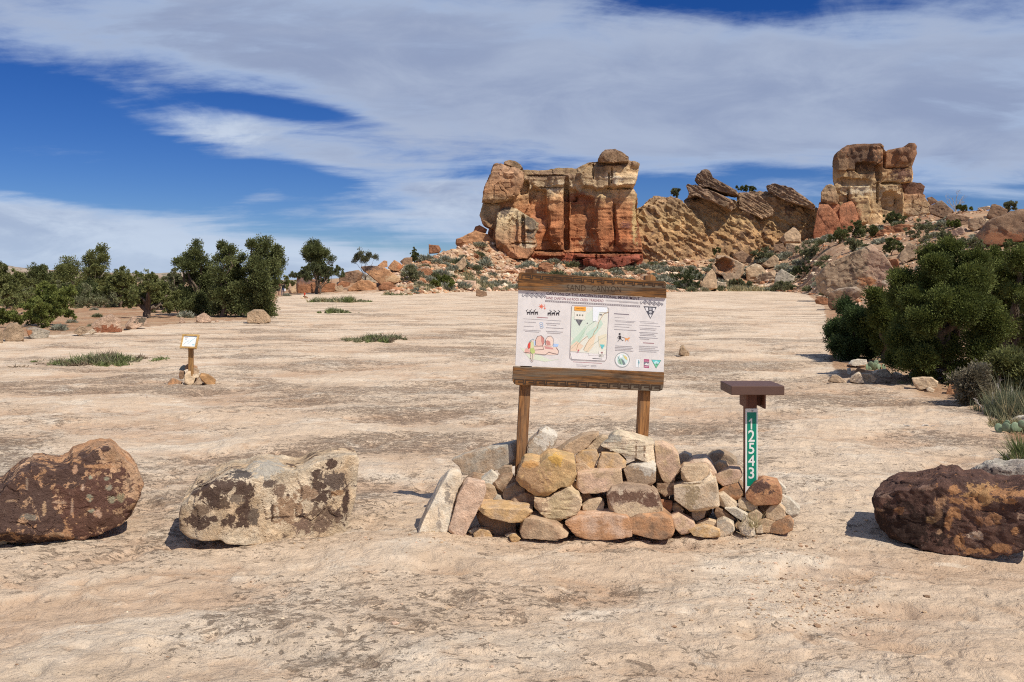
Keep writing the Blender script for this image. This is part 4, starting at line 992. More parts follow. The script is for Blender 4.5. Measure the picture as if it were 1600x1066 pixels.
    rock('boulder', 'grey white crumbling boulder behind the almost black boulder', 'G', [(960, 330), (985, 300), (1110, 240), (1200, 222), (1310, 230), (1400, 225), (1459, 222), (1600, 240), (1720, 330), (1600, 460), (1220, 450), (1040, 400)], Y=6.75, c1=(.50, .45, .37), c2=(.36, .30, .25), th=.5, sub=6, mat=M_BOULD, cat='boulder', rough=.10, blocks=.08, bscale=(3, 3, 3), group='boulders blocking the way onto the slab',
         paint_kw=dict(blobs=BL('G', [(1130, 330, 110, 70, (.10, .075, .065), .8), (1180, 250, 70, 24, (.10, .07, .06), .7), (1020, 330, 50, 30, (.12, .08, .07), .7), (1300, 270, 90, 14, (.14, .10, .08))])))
big_boulders()

# ---- the heap of stones round the sign
def heap():
    G = 'sandstone pieces heaped round the sign'
    # crop, outline, colour, depth offset, label, extra
    L = [
     ('A', [(325, 297), (430, 250), (600, 205), (780, 162), (838, 142), (842, 335), (700, 362), (520, 402), (410, 410), (392, 350)], 'dtan', .40, 'long grey tan slab propped behind the left sign post', dict(c2='grey', th=.16, paint_kw=dict(top=(.50, .46, .37)))),
     ('A', [(65, 850), (120, 720), (240, 490), (300, 400), (350, 362), (405, 400), (400, 480), (360, 560), (330, 720), (292, 850), (245, 907), (130, 872)], 'white', .02, 'long white streaked slab leaning at the outer left end of the heap', dict(c2='cream', th=.26, rough=.07, paint_kw=dict(blobs=BL('A', [(300, 560, 22, 60, (.30, .25, .20), 1.1), (230, 790, 12, 80, (.36, .30, .24), .8), (190, 890, 80, 26, (.48, .34, .18), .3)])))),
     ('A', [(298, 840), (330, 740), (380, 560), (420, 490), (455, 458), (590, 480), (602, 540), (545, 660), (480, 780), (420, 907), (370, 907)], 'pink', .00, 'leaning pink slab next to the long white one', dict(c2=(.62, .46, .34), th=.24)),
     ('A', [(580, 495), (620, 490), (665, 515), (688, 580), (650, 622), (560, 652), (550, 600)], 'tan', .12, 'rounded tan stone behind the leaning pink slab', {}),
     ('A', [(540, 460), (640, 378), (692, 420), (692, 442), (640, 485), (590, 495)], 'white', .20, 'small white stone under the long grey tan slab', {}),
     ('A', [(688, 382), (740, 345), (802, 340), (802, 418), (740, 412), (700, 402)], 'dtan', .26, 'little tan block wedged left of the post foot', {}),
     ('A', [(648, 472), (720, 420), (800, 410), (842, 470), (790, 522), (720, 552), (680, 512)], 'brown', .20, 'brown grey stone left of the big yellow rock', dict(c2='dtan')),
     ('A', [(728, 562), (750, 510), (820, 480), (902, 520), (902, 548), (800, 582), (770, 637), (738, 632)], 'dtan', .14, 'broken grey tan stone below the brown grey stone', {}),
     ('A', [(788, 602), (820, 570), (900, 545), (987, 575), (977, 642), (930, 655), (800, 635)], 'brown', .10, 'low brown stone in the hollow under the big yellow rock', dict(c2='dtan')),
     ('A', [(622, 632), (680, 568), (720, 590), (742, 642), (690, 650)], 'grey', .10, 'small grey stone behind the flat tan slab', {}),
     ('A', [(533, 682), (560, 655), (680, 652), (800, 660), (930, 670), (965, 692), (880, 772), (780, 767), (640, 732)], 'ochre', .00, 'flat tan slab lying across a square brown block', dict(c2='tan', th=.34, facets=2, tilt=.15)),
     ('A', [(515, 705), (560, 690), (700, 745), (832, 770), (832, 882), (700, 888), (640, 855), (550, 805)], 'brown', .10, 'square brown block carrying the flat tan slab', dict(c2=(.36, .23, .14))),
     ('A', [(832, 430), (860, 350), (892, 298), (950, 298), (1015, 312), (1080, 253), (1130, 245), (1290, 293), (1302, 400), (1272, 482), (1180, 492), (1110, 540), (1060, 592), (980, 567), (870, 492)], 'ochre', .08, 'big yellow ochre rock in front of the left sign post', dict(c2=(.52, .36, .18), th=.36, sub=6, rough=.05, facets=5, tilt=.42, paint_kw=dict(blobs=BL('A', [(940, 440, 110, 120, (.46, .29, .16), .4), (940, 330, 60, 26, (.56, .30, .11), .5), (1150, 290, 50, 36, (.60, .36, .10), .5)])))),  # brown mark on the left face is shade put into the colour
     ('A', [(925, 160), (1000, 92), (1012, 65), (1065, 40), (1158, 100), (1142, 165), (1092, 228), (1050, 248), (1012, 302), (930, 302)], 'dtan', .30, 'grey brown rock with a chalky white top right behind the left post', dict(c2='grey', paint_kw=dict(blobs=BL('A', [(1090, 110, 85, 75, (.66, .60, .50), .3)])), center=(1030, 190))),
     ('A', [(1150, 218), (1250, 148), (1350, 103), (1480, 78), (1482, 102), (1422, 152), (1390, 192), (1250, 268), (1190, 262)], 'dtan', .24, 'long brown slab tilted up to the right on top of the heap', dict(c2='tan', th=.16)),
     ('A', [(1045, 242), (1160, 205), (1168, 250), (1050, 295), (1010, 302)], 'brown', .26, 'thin brown shard left of the tilted slab', dict(sub=4)),
     ('A', [(975, 592), (1062, 608), (1160, 555), (1240, 508), (1322, 560), (1347, 632), (1312, 702), (1150, 772), (1095, 778), (1050, 720), (972, 652)], 'straw', .02, 'layered buff block with fine ribs below the big yellow rock', dict(c2=(.50, .38, .22), th=.30, strata=.05, facets=4, paint_kw=dict(blobs=BL('A', [(1020, 640, 50, 60, (.40, .27, .17), .3)])))),  # left end painted darker to stand for its shaded side
     ('A', [(1295, 272), (1350, 228), (1462, 228), (1482, 260), (1442, 362), (1410, 372), (1300, 318)], 'tan', .16, 'tan stone right of the big yellow rock', dict(c2='ochre')),
     ('A', [(1290, 330), (1360, 318), (1412, 360), (1412, 390), (1310, 395)], 'tan', .10, 'small tan chip on top of the long pink brown block', dict(sub=4)),
     ('A', [(1325, 220), (1400, 158), (1500, 108), (1560, 120), (1600, 200), (1540, 232), (1470, 238)], 'straw', .28, 'buff stone beneath the tilted brown slab', {}),
     ('X', [(901, 740), (903, 738), (930, 736), (960, 735), (971, 734), (973, 754), (960, 765), (936, 769), (910, 769), (900, 760)], 'pink', .06, 'long pink brown block in the middle row', dict(c2='tan', th=.20, facets=3, tilt=.2)),
     ('A', [(1252, 482), (1290, 458), (1332, 500), (1322, 547), (1260, 512)], 'brown', .05, 'little brown stone at the left end of the long pink brown block', dict(sub=4)),
     ('A', [(1342, 652), (1400, 608), (1490, 593), (1522, 630), (1512, 702), (1440, 722), (1360, 702)], 'straw', .04, 'small yellowish rounded stone right of the layered buff block', {}),
     ('A', [(1338, 562), (1400, 548), (1432, 590), (1380, 622), (1345, 612)], 'brown', .08, 'small brown stone above the yellowish rounded one', dict(sub=4)),
     ('A', [(858, 852), (900, 748), (960, 738), (1150, 778), (1242, 858), (1232, 882), (1100, 902), (880, 902)], 'tan', -.03, 'low brown sandstone block in the bottom row', dict(c2=(.40, .26, .16), th=.28)),
     ('X', [(883, 814), (896, 806), (925, 804), (960, 803), (981, 806), (990, 824), (988, 838), (964, 841), (930, 841), (900, 836)], 'orange', -.03, 'long reddish slab in the bottom row', dict(c2='pink', th=.26, facets=3, tilt=.25)),
     ('A', [(498, 872), (550, 828), (620, 838), (647, 890), (610, 917), (510, 912)], 'ochre', -.04, 'small ochre stone on the ground below the leaning pink slab', dict(c2='tan')),
     ('A', [(460, 852), (510, 818), (552, 830), (510, 872), (478, 872)], 'grey', -.01, 'little grey chip beside the small ochre stone', dict(sub=4)),
     ('A', [(778, 895), (800, 882), (832, 880), (872, 908), (850, 935), (792, 932)], 'ochre', -.08, 'orange chip on the ground in front of the low brown block', dict(sub=4)),
     ('A', [(1072, 892), (1130, 858), (1182, 890), (1152, 928), (1085, 918)], 'cream', -.09, 'pale chip on the ground in front of the low brown block', dict(sub=4)),
     ('A', [(742, 882), (800, 863), (837, 870), (832, 888), (760, 898)], 'cream', -.04, 'flat pale chip below the square brown block', dict(sub=4)),
     ('A', [(733, 647), (830, 633), (842, 657), (780, 668)], 'tan', .02, 'thin tan flake lying on the flat tan slab', dict(sub=4)),
     ('A', [(858, 642), (920, 638), (942, 672), (890, 668)], 'dtan', .04, 'grey tan flake at the end of the flat tan slab', dict(sub=4)),
     ('B', [(-5, 182), (40, 145), (95, 98), (145, 90), (300, 130), (405, 165), (432, 300), (422, 318), (290, 272), (120, 232), (15, 192)], 'cream', .16, 'large cream slab cracked across, on the crest of the heap', dict(c2=(.62, .52, .36), th=.30, sub=6, facets=4, strata=.03, paint_kw=dict(blobs=BL('B', [(270, 220, 7, 50, (.26, .17, .10), .6), (335, 230, 7, 40, (.28, .18, .11), .6), (60, 130, 70, 26, (.42, .38, .30), .8)])))),
     ('X', [(931, 736), (935, 720), (940, 708), (966, 708), (979, 721), (978, 729), (962, 734), (948, 737)], 'tan', .12, 'tan block with sharp corners under the large cream slab', dict(c2='ochre')),
     ('B', [(172, 372), (230, 335), (330, 318), (402, 308), (427, 340), (422, 460), (370, 502), (250, 497), (208, 482)], 'dtan', .06, 'grey tan block with a whitewashed corner', dict(c2='tan', th=.20, paint_kw=dict(top=(.66, .60, .50), blobs=BL('B', [(370, 370, 46, 44, (.64, .57, .46), .5)])))),
     ('B', [(412, 165), (480, 163), (560, 200), (602, 260), (622, 370), (577, 412), (572, 470), (500, 487), (458, 410), (428, 330)], 'pink', .12, 'upright orange tan slab right of the large cream slab', dict(c2=(.56, .40, .24), th=.20)),
     ('B', [(598, 262), (650, 233), (707, 260), (692, 302), (620, 337)], 'cream', .24, 'small cream stone behind the upright slab', {}),
     ('B', [(622, 347), (720, 288), (820, 283), (852, 320), (902, 400), (870, 418), (840, 400), (700, 370)], 'pink', .14, 'pale pink slab lying under the topmost small block', dict(c2='cream', th=.26)),
     ('B', [(618, 360), (640, 333), (800, 333), (837, 350), (832, 410), (770, 457), (650, 462), (620, 440)], 'straw', .02, 'buff brick shaped block on top of a thin pale slab', dict(c2='tan', th=.18)),
     ('B', [(633, 467), (780, 450), (845, 395), (872, 440), (868, 472), (750, 492), (640, 492)], 'cream', .03, 'thin pale slab between two buff blocks', dict(th=.24)),
     ('B', [(563, 512), (640, 493), (760, 488), (892, 450), (912, 530), (922, 642), (820, 682), (690, 692), (640, 652), (568, 602)], 'cream', .00, 'large square buff block with a grooved face', dict(c2='straw', th=.28, sub=6, facets=4, paint_kw=dict(blobs=BL('B', [(700, 570, 56, 80, (.40, .30, .18), .4)])))),  # dark blob paints the shade of the left facet into the albedo
     ('B', [(38, 560), (80, 508), (200, 498), (360, 508), (442, 570), (482, 690), (430, 712), (300, 722), (140, 737), (58, 702)], (.34, .24, .17), .00, 'two toned block, dark brown above and pale below', dict(c2=(.40, .29, .20), th=.28, sub=6, paint_kw=dict(blobs=BL('B', [(260, 690, 240, 46, (.60, .45, .29), .4), (250, 580, 190, 34, (.16, .09, .06), .8), (390, 610, 80, 50, (.15, .08, .055), .8), (150, 550, 20, 20, (.55, .44, .32), .5)])))),
     ('B', [(212, 742), (290, 708), (480, 708), (552, 760), (572, 840), (542, 902), (470, 902), (350, 885), (240, 852)], 'orange', -.03, 'rounded rust brown block in the bottom row', dict(c2='brown', th=.26)),
     ('B', [(462, 615), (552, 625), (547, 682), (522, 742), (470, 702)], 'red', .06, 'small red stone above the rounded rust brown block', {}),
     ('B', [(428, 480), (560, 468), (602, 480), (592, 542), (490, 582), (430, 522)], 'brown', .12, 'brown stone in shade left of the large square buff block', dict(c2='tan')),
     ('B', [(543, 652), (590, 633), (642, 680), (632, 712), (560, 702)], 'tan', .06, 'small rounded tan stone below the large square buff block', {}),
     ('B', [(543, 732), (600, 710), (722, 780), (742, 832), (660, 872), (620, 872), (558, 802)], 'pink', -.01, 'pinkish wedge right of the rounded rust brown block', dict(c2='tan')),
     ('B', [(703, 692), (820, 680), (802, 742), (740, 767), (705, 732)], 'tan', .03, 'small brown block holding up the large square buff block', {}),
     ('B', [(678, 842), (720, 820), (800, 808), (922, 840), (927, 892), (840, 897), (720, 882)], 'ochre', -.07, 'low ochre stone on the ground under the small stones', dict(c2='straw')),
     ('B', [(738, 792), (830, 760), (902, 780), (907, 822), (800, 820)], 'straw', -.02, 'yellowish stone behind the low ochre stone', {}),
     ('B', [(895, 662), (960, 690), (1042, 750), (1032, 785), (910, 760), (880, 705)], 'brown', .02, 'dark brown stone in the shade of the white flake', {}),
     ('B', [(900, 776), (950, 748), (1032, 790), (1042, 842), (980, 892), (920, 882), (900, 822)], 'cream', -.05, 'pale grey angular stone in the middle of the bottom row', dict(c2='grey')),
     ('B', [(912, 562), (950, 548), (1062, 640), (1057, 672), (990, 682), (920, 642)], 'cream', .02, 'cream stone sloping down beside the large square buff block', {}),
     ('B', [(955, 668), (1050, 668), (1142, 720), (1137, 752), (1110, 772), (1040, 732)], 'white', -.02, 'thin white flake sloping down to the right', dict(th=.12)),
     ('B', [(882, 422), (1000, 363), (1082, 363), (1102, 410), (1062, 462), (950, 492), (900, 462)], 'pink', .10, 'flat pinkish stone left of the green number plate', dict(c2='tan', th=.22)),
     ('B', [(868, 342), (920, 303), (970, 313), (1003, 352), (910, 395)], 'tan', .18, 'rounded tan stone behind the flat pinkish stone', {}),
     ('B', [(822, 272), (870, 235), (925, 223), (1000, 248), (1062, 300), (1045, 372), (980, 372), (900, 340), (840, 330)], 'dtan', .42, 'rounded grey tan boulder at the back of the heap by the number post', dict(c2=(.34, .26, .18))),
     ('B', [(903, 542), (960, 498), (1062, 468), (1107, 550), (1082, 592), (1020, 617), (950, 562)], 'brown', .08, 'brown mottled stone left of the foot of the number post', dict(c2='orange')),
     ('B', [(1068, 612), (1100, 598), (1222, 630), (1217, 672), (1180, 697), (1075, 682)], 'straw', .00, 'yellowish flat block below the foot of the number post', {}),
     ('B', [(1125, 560), (1160, 510), (1200, 470), (1262, 448), (1372, 470), (1412, 560), (1402, 622), (1370, 642), (1280, 640), (1200, 645), (1130, 592)], 'orange', -.02, 'red brown rock with a dark crust, in front of the number post', dict(c2='red', th=.24, sub=6, paint_kw=dict(blobs=BL('B', [(1230, 500, 74, 46, (.13, .075, .06), .6)])))),
     ('B', [(1345, 465), (1390, 468), (1442, 520), (1442, 567), (1405, 570), (1380, 502)], 'white', .10, 'white stone behind the red brown rock', {}),
     ('B', [(1405, 570), (1470, 598), (1552, 680), (1542, 722), (1500, 747), (1440, 722), (1418, 642)], 'white', .02, 'chalky white stone at the right end of the heap', dict(c2='grey')),
     ('B', [(1283, 690), (1320, 650), (1380, 633), (1437, 680), (1432, 742), (1350, 767), (1288, 747)], 'straw', -.05, 'round buff stone below the red brown rock', dict(c2='tan')),
     ('B', [(1300, 802), (1370, 770), (1470, 738), (1502, 790), (1492, 842), (1420, 868), (1310, 858)], 'orange', -.06, 'rounded orange brown stone at the right end of the bottom row', dict(c2='brown')),
     ('B', [(1208, 782), (1280, 753), (1362, 780), (1372, 822), (1310, 860), (1220, 853)], 'tan', -.04, 'tan stone left of the rounded orange brown stone', {}),
     ('B', [(1068, 822), (1130, 753), (1192, 800), (1202, 882), (1140, 897), (1090, 872)], 'cream', -.08, 'pale three cornered stone in the bottom row', dict(c2='grey')),
     ('B', [(1138, 722), (1210, 678), (1257, 720), (1242, 772), (1180, 782)], 'straw', -.03, 'small buff stone overgrown by dry grass', {}),
     ('B', [(1198, 817), (1255, 800), (1262, 867), (1208, 867)], 'cream', -.07, 'tiny cream stone right of the three cornered stone', dict(sub=4)),
     ('B', [(1038, 802), (1070, 768), (1092, 790), (1062, 842)], 'tan', -.03, 'tiny tan stone left of the three cornered stone', dict(sub=4)),
     ('B', [(858, 482), (920, 458), (917, 532), (888, 522)], 'brown', .14, 'small dark stone behind the cream sloping stone', dict(sub=4)),
    ]
    for cr, pts, c1, dy, lab, kw in L:
        P = PX(cr, pts)
        pyc, pyb = P[:, 1].mean(), P[:, 1].max()
        Y = 6.30 + max(840 - pyc, 0) * 0.0013 + dy
        kw = dict(kw); kw.setdefault('rough', .022); kw.setdefault('blocks', .012); kw.setdefault('facets', 4)
        rock('stone', lab, cr, pts, Y=Y, c1=c1, cat='stone', group=G, **kw)
    # the core of the heap: stones lying in the shade behind the outer ones
    rng = np.random.default_rng(5)
    spots = [(745, 760), (775, 790), (800, 775), (830, 800), (860, 770), (890, 790), (915, 775), (945, 785), (975, 770), (1000, 790), (1025, 770), (1045, 800), (1065, 790), (1090, 800), (1110, 775), (1130, 790), (1150, 770), (1175, 800), (1195, 790), (880, 730), (920, 745), (985, 745), (1030, 740), (1060, 745), (1100, 745), (1130, 755), (790, 765), (820, 760), (1010, 815), (1050, 820), (870, 815), (820, 830)]
    for i, (px, py) in enumerate(spots):
        n = 7
        a = np.sort(rng.uniform(0, 2 * math.pi, n)) 
        a = np.linspace(0, 2 * math.pi, n, endpoint=False) + rng.uniform(-.3, .3, n)
        pts = [(px + math.cos(t) * rng.uniform(17, 24), py + math.sin(t) * rng.uniform(13, 18)) for t in a]
        rock('stone', 'brown stone deep in the shaded core of the heap', 'X', pts, Y=6.60 + max(835 - py, 0) * 0.001, c1='brown', c2='dtan', cat='stone', group='stones in the shaded core of the heap', th=.24, sub=4)
heap()

# ---- small stone heap under the little sign, and the far trail marker's stones
def cairn():
    L = [([(205, 895), (225, 850), (275, 790), (330, 800), (400, 840), (440, 850), (425, 890), (330, 915), (230, 925)], 'orange', 0, 'red orange stone at the left of the little sign cairn', dict(c2='brown')),
         ([(690, 760), (720, 715), (830, 735), (940, 810), (935, 870), (880, 888), (790, 870), (730, 830)], (.42, .24, .11), 0, 'long orange brown stone at the right of the little sign cairn', {}),
         ([(465, 860), (468, 740), (500, 690), (560, 680), (570, 760), (630, 790), (600, 870), (560, 890), (480, 885)], 'straw', -.1, 'yellowish upright block in front of the little sign cairn', {}),
         ([(600, 880), (680, 790), (740, 850), (730, 880)], 'dtan', -.1, 'tan wedge between the yellowish block and the long stone', {}),
         ([(380, 740), (400, 670), (470, 680), (480, 740), (440, 800), (395, 800)], 'brown', .05, 'brown grey stone at the left shoulder of the little sign cairn', {}),
         ([(550, 700), (560, 650), (640, 630), (695, 670), (690, 710), (620, 720)], 'dtan', .0, 'grey banded stone in the middle of the little sign cairn', {}),
         ([(470, 640), (500, 590), (560, 570), (660, 610), (670, 640), (560, 650)], 'brown', .1, 'brown stone against the foot of the little sign post', dict(c2='orange')),
         ([(385, 660), (410, 620), (450, 590), (510, 600), (520, 640), (450, 670)], (.30, .33, .29), .1, 'greenish grey stone at the left of the little sign post', {}),
         ([(560, 740), (620, 720), (700, 720), (700, 770), (640, 780), (580, 760)], 'cream', .0, 'pale flat stone under the grey banded stone', {}),
         ([(480, 600), (520, 570), (600, 575), (620, 600), (560, 625)], 'orange', .05, 'small orange stone on top of the little sign cairn', dict(sub=4)),
         ([(415, 890), (440, 860), (465, 880), (450, 905)], 'cream', -.1, 'tiny pale stone beside the red orange stone', dict(sub=4)),
         ([(940, 850), (960, 830), (985, 850), (965, 868)], 'cream', -.1, 'tiny pale stone past the long orange brown stone', dict(sub=4)),
         ([(460, 800), (500, 700), (640, 690), (690, 780), (680, 860), (500, 860)], 'brown', .25, 'shaded brown stone at the heart of the little sign cairn', {})]
    h = hit(298, 601)
    for pts, c1, dy, lab, kw in L:
        P = PX('S', pts)
        rock('stone', lab, 'S', pts, Y=h[1] + 0.1 + (601 - P[:, 1].mean()) * 0.008 + dy, c1=c1, cat='stone', group='stones heaped round the little sign', **kw)
    for pts, c1, lab in [([(469, 466), (471, 463.5), (475, 464), (475, 467)], 'cream', 'pale stone at the left of the far red trail marker'), ([(475, 466.5), (476, 463.5), (481, 464), (482, 466.5)], 'brown', 'brown stone at the right of the far red trail marker'), ([(472, 464.5), (474, 462.5), (479, 463), (479, 465)], 'dark', 'dark stone against the far red trail marker')]:
        rock('stone', lab, 'X', pts, c1=c1, cat='stone', group='stones round the far trail marker', sub=3)
cairn()

def rubble():
    rng = np.random.default_rng(77)
    v0, f0 = ico(1)
    n = 9000
    V, FC, CC = [], [], []
    pal = np.array([C['red'], C['orange'], C['tan'], C['pink'], C['dtan'], C['cream'], C['rust'], C['brown'], C['tan'], C['pink']])
    u = np.concatenate([rng.uniform(600, 1060, n // 2), rng.uniform(1000, 1680, n // 2)])
    t = rng.uniform(0.02, 1.02, len(u))
    yt, yc = np.interp(u, _uu, _TOE), np.interp(u, _uu, _CRY)
    y = yt + (yc - yt) * t
    x = (u - HX) * y / F
    z = terr(x, y)
    r = np.exp(rng.normal(-1.45, 0.62, len(u))) * np.clip(y / 150, .35, 1.2)
    r = np.minimum(r, 0.95)
    for i in range(len(u)):
        q = v0 * rng.uniform(0.6, 1.15, (len(v0), 1))
        q = q * (r[i] * rng.uniform(.7, 1.3), r[i] * rng.uniform(.7, 1.2), r[i] * rng.uniform(.45, .8))
        a = rng.uniform(0, 6.28)
        q = np.stack([q[:, 0] * math.cos(a) - q[:, 1] * math.sin(a), q[:, 0] * math.sin(a) + q[:, 1] * math.cos(a), q[:, 2]], 1)
        V.append(q + (x[i], y[i], z[i] + r[i] * 0.12)); FC.append(f0 + i * len(v0))
        c = pal[rng.integers(len(pal))] * rng.uniform(.75, 1.15)
        CC.append(np.repeat(c[None], len(v0), 0))
    me = mesh_np('rubble', np.concatenate(V), np.concatenate(FC), False, np.concatenate(CC))
    tag(link('rubble', me, M_CHIP), 'loose reddish rubble strewn over the slope', 'rubble', kind='stuff')
    # grit and flakes lying on the near slab
    V, FC, CC = [], [], []
    k = 0
    spots = []
    for cx, cy, sx, sy, m in [(1290, 935, 60, 20, 420), (1250, 905, 90, 22, 260), (1220, 965, 60, 12, 130), (960, 852, 260, 8, 200), (720, 850, 90, 14, 60), (1200, 850, 70, 10, 80), (430, 845, 160, 10, 60), (800, 960, 900, 110, 420), (800, 700, 1000, 120, 380), (800, 560, 900, 60, 200)]:
        for _ in range(m):
            spots.append((cx + rng.normal() * sx, min(max(cy + rng.normal() * sy, 470), 1080)))
    for px, py in spots:
        Y = CH * F / (py - HY)
        X = (px - HX) * Y / F
        rr = min(np.exp(rng.normal(-5.35, .5)) * (1 + max(Y - 6, 0) * 0.05), .05)
        q = v0 * rng.uniform(.6, 1.1, (len(v0), 1)) * (rr * rng.uniform(.8, 1.6), rr, rr * .55)
        V.append(q + (X, Y, gz(X, Y) + rr * .2)); FC.append(f0 + k * len(v0)); k += 1
        c = np.array([C['cream'], C['pink'], C['tan'], C['dtan'], C['brown']][rng.integers(5)]) * rng.uniform(.7, 1.15)
        CC.append(np.repeat(c[None], len(v0), 0))
    me = mesh_np('gravel', np.concatenate(V), np.concatenate(FC), False, np.concatenate(CC))
    tag(link('gravel', me, M_CHIP), 'scattered grit and stone chips on the bare slab', 'gravel', kind='stuff')
rubble()

# ------------------------------------------------------------------ the big sign
def prism_bm(bm, pts, y0, y1, bevel=0.0):
    """solid with outline PTS (x, z), from y0 (front) to y1 (back)"""
    a = [bm.verts.new((x, y0, z)) for x, z in pts]
    b = [bm.verts.new((x, y1, z)) for x, z in pts]
    n = len(pts)
    fs = [bm.faces.new(a), bm.faces.new(b[::-1])]
    for i in range(n):
        fs.append(bm.faces.new((a[i], b[i], b[(i + 1) % n], a[(i + 1) % n])))
    bmesh.ops.recalc_face_normals(bm, faces=fs)
    if bevel:
        es = list({e for f in fs for e in f.edges})
        bmesh.ops.bevel(bm, geom=es, offset=bevel, segments=2, affect='EDGES', profile=0.6)
def bm_obj(name, bm, mat, parent=None, smooth=False):
    me = bpy.data.meshes.new(name)
    bm.to_mesh(me); bm.free()
    for p in me.polygons:
        p.use_smooth = smooth
    return link(name, me, mat, parent)
def prism(name, pts, y0, y1, mat, parent, bevel=0.0):
    bm = bmesh.new()
    prism_bm(bm, pts, y0, y1, bevel)
    return bm_obj(name, bm, mat, parent)
def box_pts(x0, x1, z0, z1):
    return [(x0, z0), (x1, z0), (x1, z1), (x0, z1)]

def wood_mat(name, axis, c_hi, c_lo, c_grey, grey_amt, scale=1.0):
    m, g, b = new_mat(name)
    tc = g.n('ShaderNodeTexCoord')
    sc = (2.2, 30, 30) if axis == 'x' else (30, 30, 2.2)
    mp = g.n('ShaderNodeMapping', i_Scale=tuple(s * scale for s in sc))
    g.t.links.new(tc.outputs['Object'], mp.inputs['Vector'])
    n1 = g.noise(mp.outputs[0], 1.0, 5, 0.62, 1.2)
    n2 = g.noise(mp.outputs[0], 3.6, 4, 0.6, 0.4)
    n3 = g.noise(tc.outputs['Object'], 5.0, 3, 0.6, 0.6)
    c = g.mix(g.ss(n1, 0.34, 0.62), c_lo, c_hi)
    c = g.mix(g.ss(n3, 0.5, 0.72, 0.0, 0.8), c, (c_lo[0] * .6, c_lo[1] * .55, c_lo[2] * .5))
    c = g.mix(g.ss(n2, 0.54, 0.66, 0.0, 0.75), c, (0.045, 0.03, 0.022))
    c = g.mix(g.m('MULTIPLY', g.ss(g.noise(mp.outputs[0], 0.55, 4, 0.6), 0.44, 0.62), grey_amt), c, c_grey)
    g.t.links.new(c, b.inputs['Base Color'])
    b.inputs['Roughness'].default_value = 0.75
    bp = g.n('ShaderNodeBump')
    bp.inputs['Strength'].default_value = 0.6
    bp.inputs['Distance'].default_value = 0.006
    g.t.links.new(g.m('ADD', n1, g.m('MULTIPLY', n2, 0.6)), bp.inputs['Height'])
    g.t.links.new(bp.outputs[0], b.inputs['Normal'])
    return m
M_BOARD = wood_mat('weathered_board', 'x', (.27, .122, .038), (.085, .042, .018), (.155, .125, .09), 0.95)
M_POST = wood_mat('weathered_post', 'z', (.42, .205, .075), (.16, .07, .028), (.15, .10, .065), 0.6)
M_CARVE = flat_mat('burnt_carving', (.062, .038, .024))

def text_geo(s, bold=0.0):
    cu = bpy.data.curves.new('lettering', 'FONT')
    cu.body = s
    cu.resolution_u = 3
    cu.offset = bold
    o = bpy.data.objects.new('lettering', cu)
    COL.objects.link(o)
    bpy.context.view_layer.update()
    me = bpy.data.meshes.new_from_object(o.evaluated_get(bpy.context.evaluated_depsgraph_get()))
    bpy.data.objects.remove(o); bpy.data.curves.remove(cu)
    v = np.array([x.co[:2] for x in me.vertices])
    f = [tuple(p.vertices) for p in me.polygons]
    bpy.data.meshes.remove(me)
    v = v - v.min(0)
    return v / np.array([v[:, 0].max(), v[:, 1].max()]), f

class Print:
    """flat ink: outlines in crop units put onto a board a hair's breadth proud of it"""
    def __init__(self, conv, y, step=0.00025):
        self.conv, self.y, self.step = conv, y, step
        self.v, self.f, self.c, self.lv = [], [], [], 0
    def poly(self, pts, col, up=True):
        if up:
            self.lv += 1
        b = len(self.v)
        L = [self.conv(*p) for p in pts]
        A = sum(L[i][0] * L[(i + 1) % len(L)][1] - L[(i + 1) % len(L)][0] * L[i][1] for i in range(len(L)))
        if A < 0:
            L = L[::-1]
        for x, z in L:
            self.v.append((x, self.y - self.step * (1 + min(self.lv, 10)), z)); self.c.append(col)
        self.f.append(tuple(range(b, b + len(L))))
    def line(self, pts, w, col, up=False):
        if up:
            self.lv += 1
        for (x0, y0), (x1, y1) in zip(pts, pts[1:]):
            l = math.hypot(x1 - x0, y1 - y0) or 1
            dx, dy = (x1 - x0) / l * w / 2, (y1 - y0) / l * w / 2
            self.poly([(x0 - dy - dx, y0 + dx - dy), (x1 - dy + dx, y1 + dx + dy), (x1 + dy + dx, y1 - dx + dy), (x0 + dy - dx, y0 - dx - dy)], col, False)
            self.lv_bump()
    def lv_bump(self):
        self.lv = (self.lv * 10 + 1) / 10
    def ring(self, cx, cy, rx, ry, w, col, n=28):
        self.line([(cx + rx * math.cos(t), cy + ry * math.sin(t)) for t in np.linspace(0, 2 * math.pi, n + 1)], w, col)
    def disc(self, cx, cy, rx, ry, col, n=20):
        self.poly([(cx + rx * math.cos(t), cy + ry * math.sin(t)) for t in np.linspace(0, 2 * math.pi, n, endpoint=False)], col)
    def text(self, s, p0, p1, h, col, bold=0.0):
        self.lv += 1
        v, f = text_geo(s, bold)
        p0, p1 = np.array(p0, float), np.array(p1, float)
        d = p1 - p0
        n = np.array([d[1], -d[0]]) / np.linalg.norm(d) * h
        b = len(self.v)
        for a, c in v:
            x, z = self.conv(*(p0 + d * a + n * c))
            self.v.append((x, self.y - self.step * (1 + min(self.lv, 10)), z)); self.c.append(col)
        self.f += [tuple(i + b for i in q) for q in f]
    def build(self, name, parent):
        me = bpy.data.meshes.new(name)
        me.from_pydata(self.v, [], self.f)
        a = me.attributes.new('Col', 'FLOAT_COLOR', 'POINT')
        c = np.ones((len(self.v), 4), dtype=np.float32); c[:, :3] = np.array(self.c)
        a.data.foreach_set('color', c.ravel())
        return link(name, me, M_PRINT, parent)

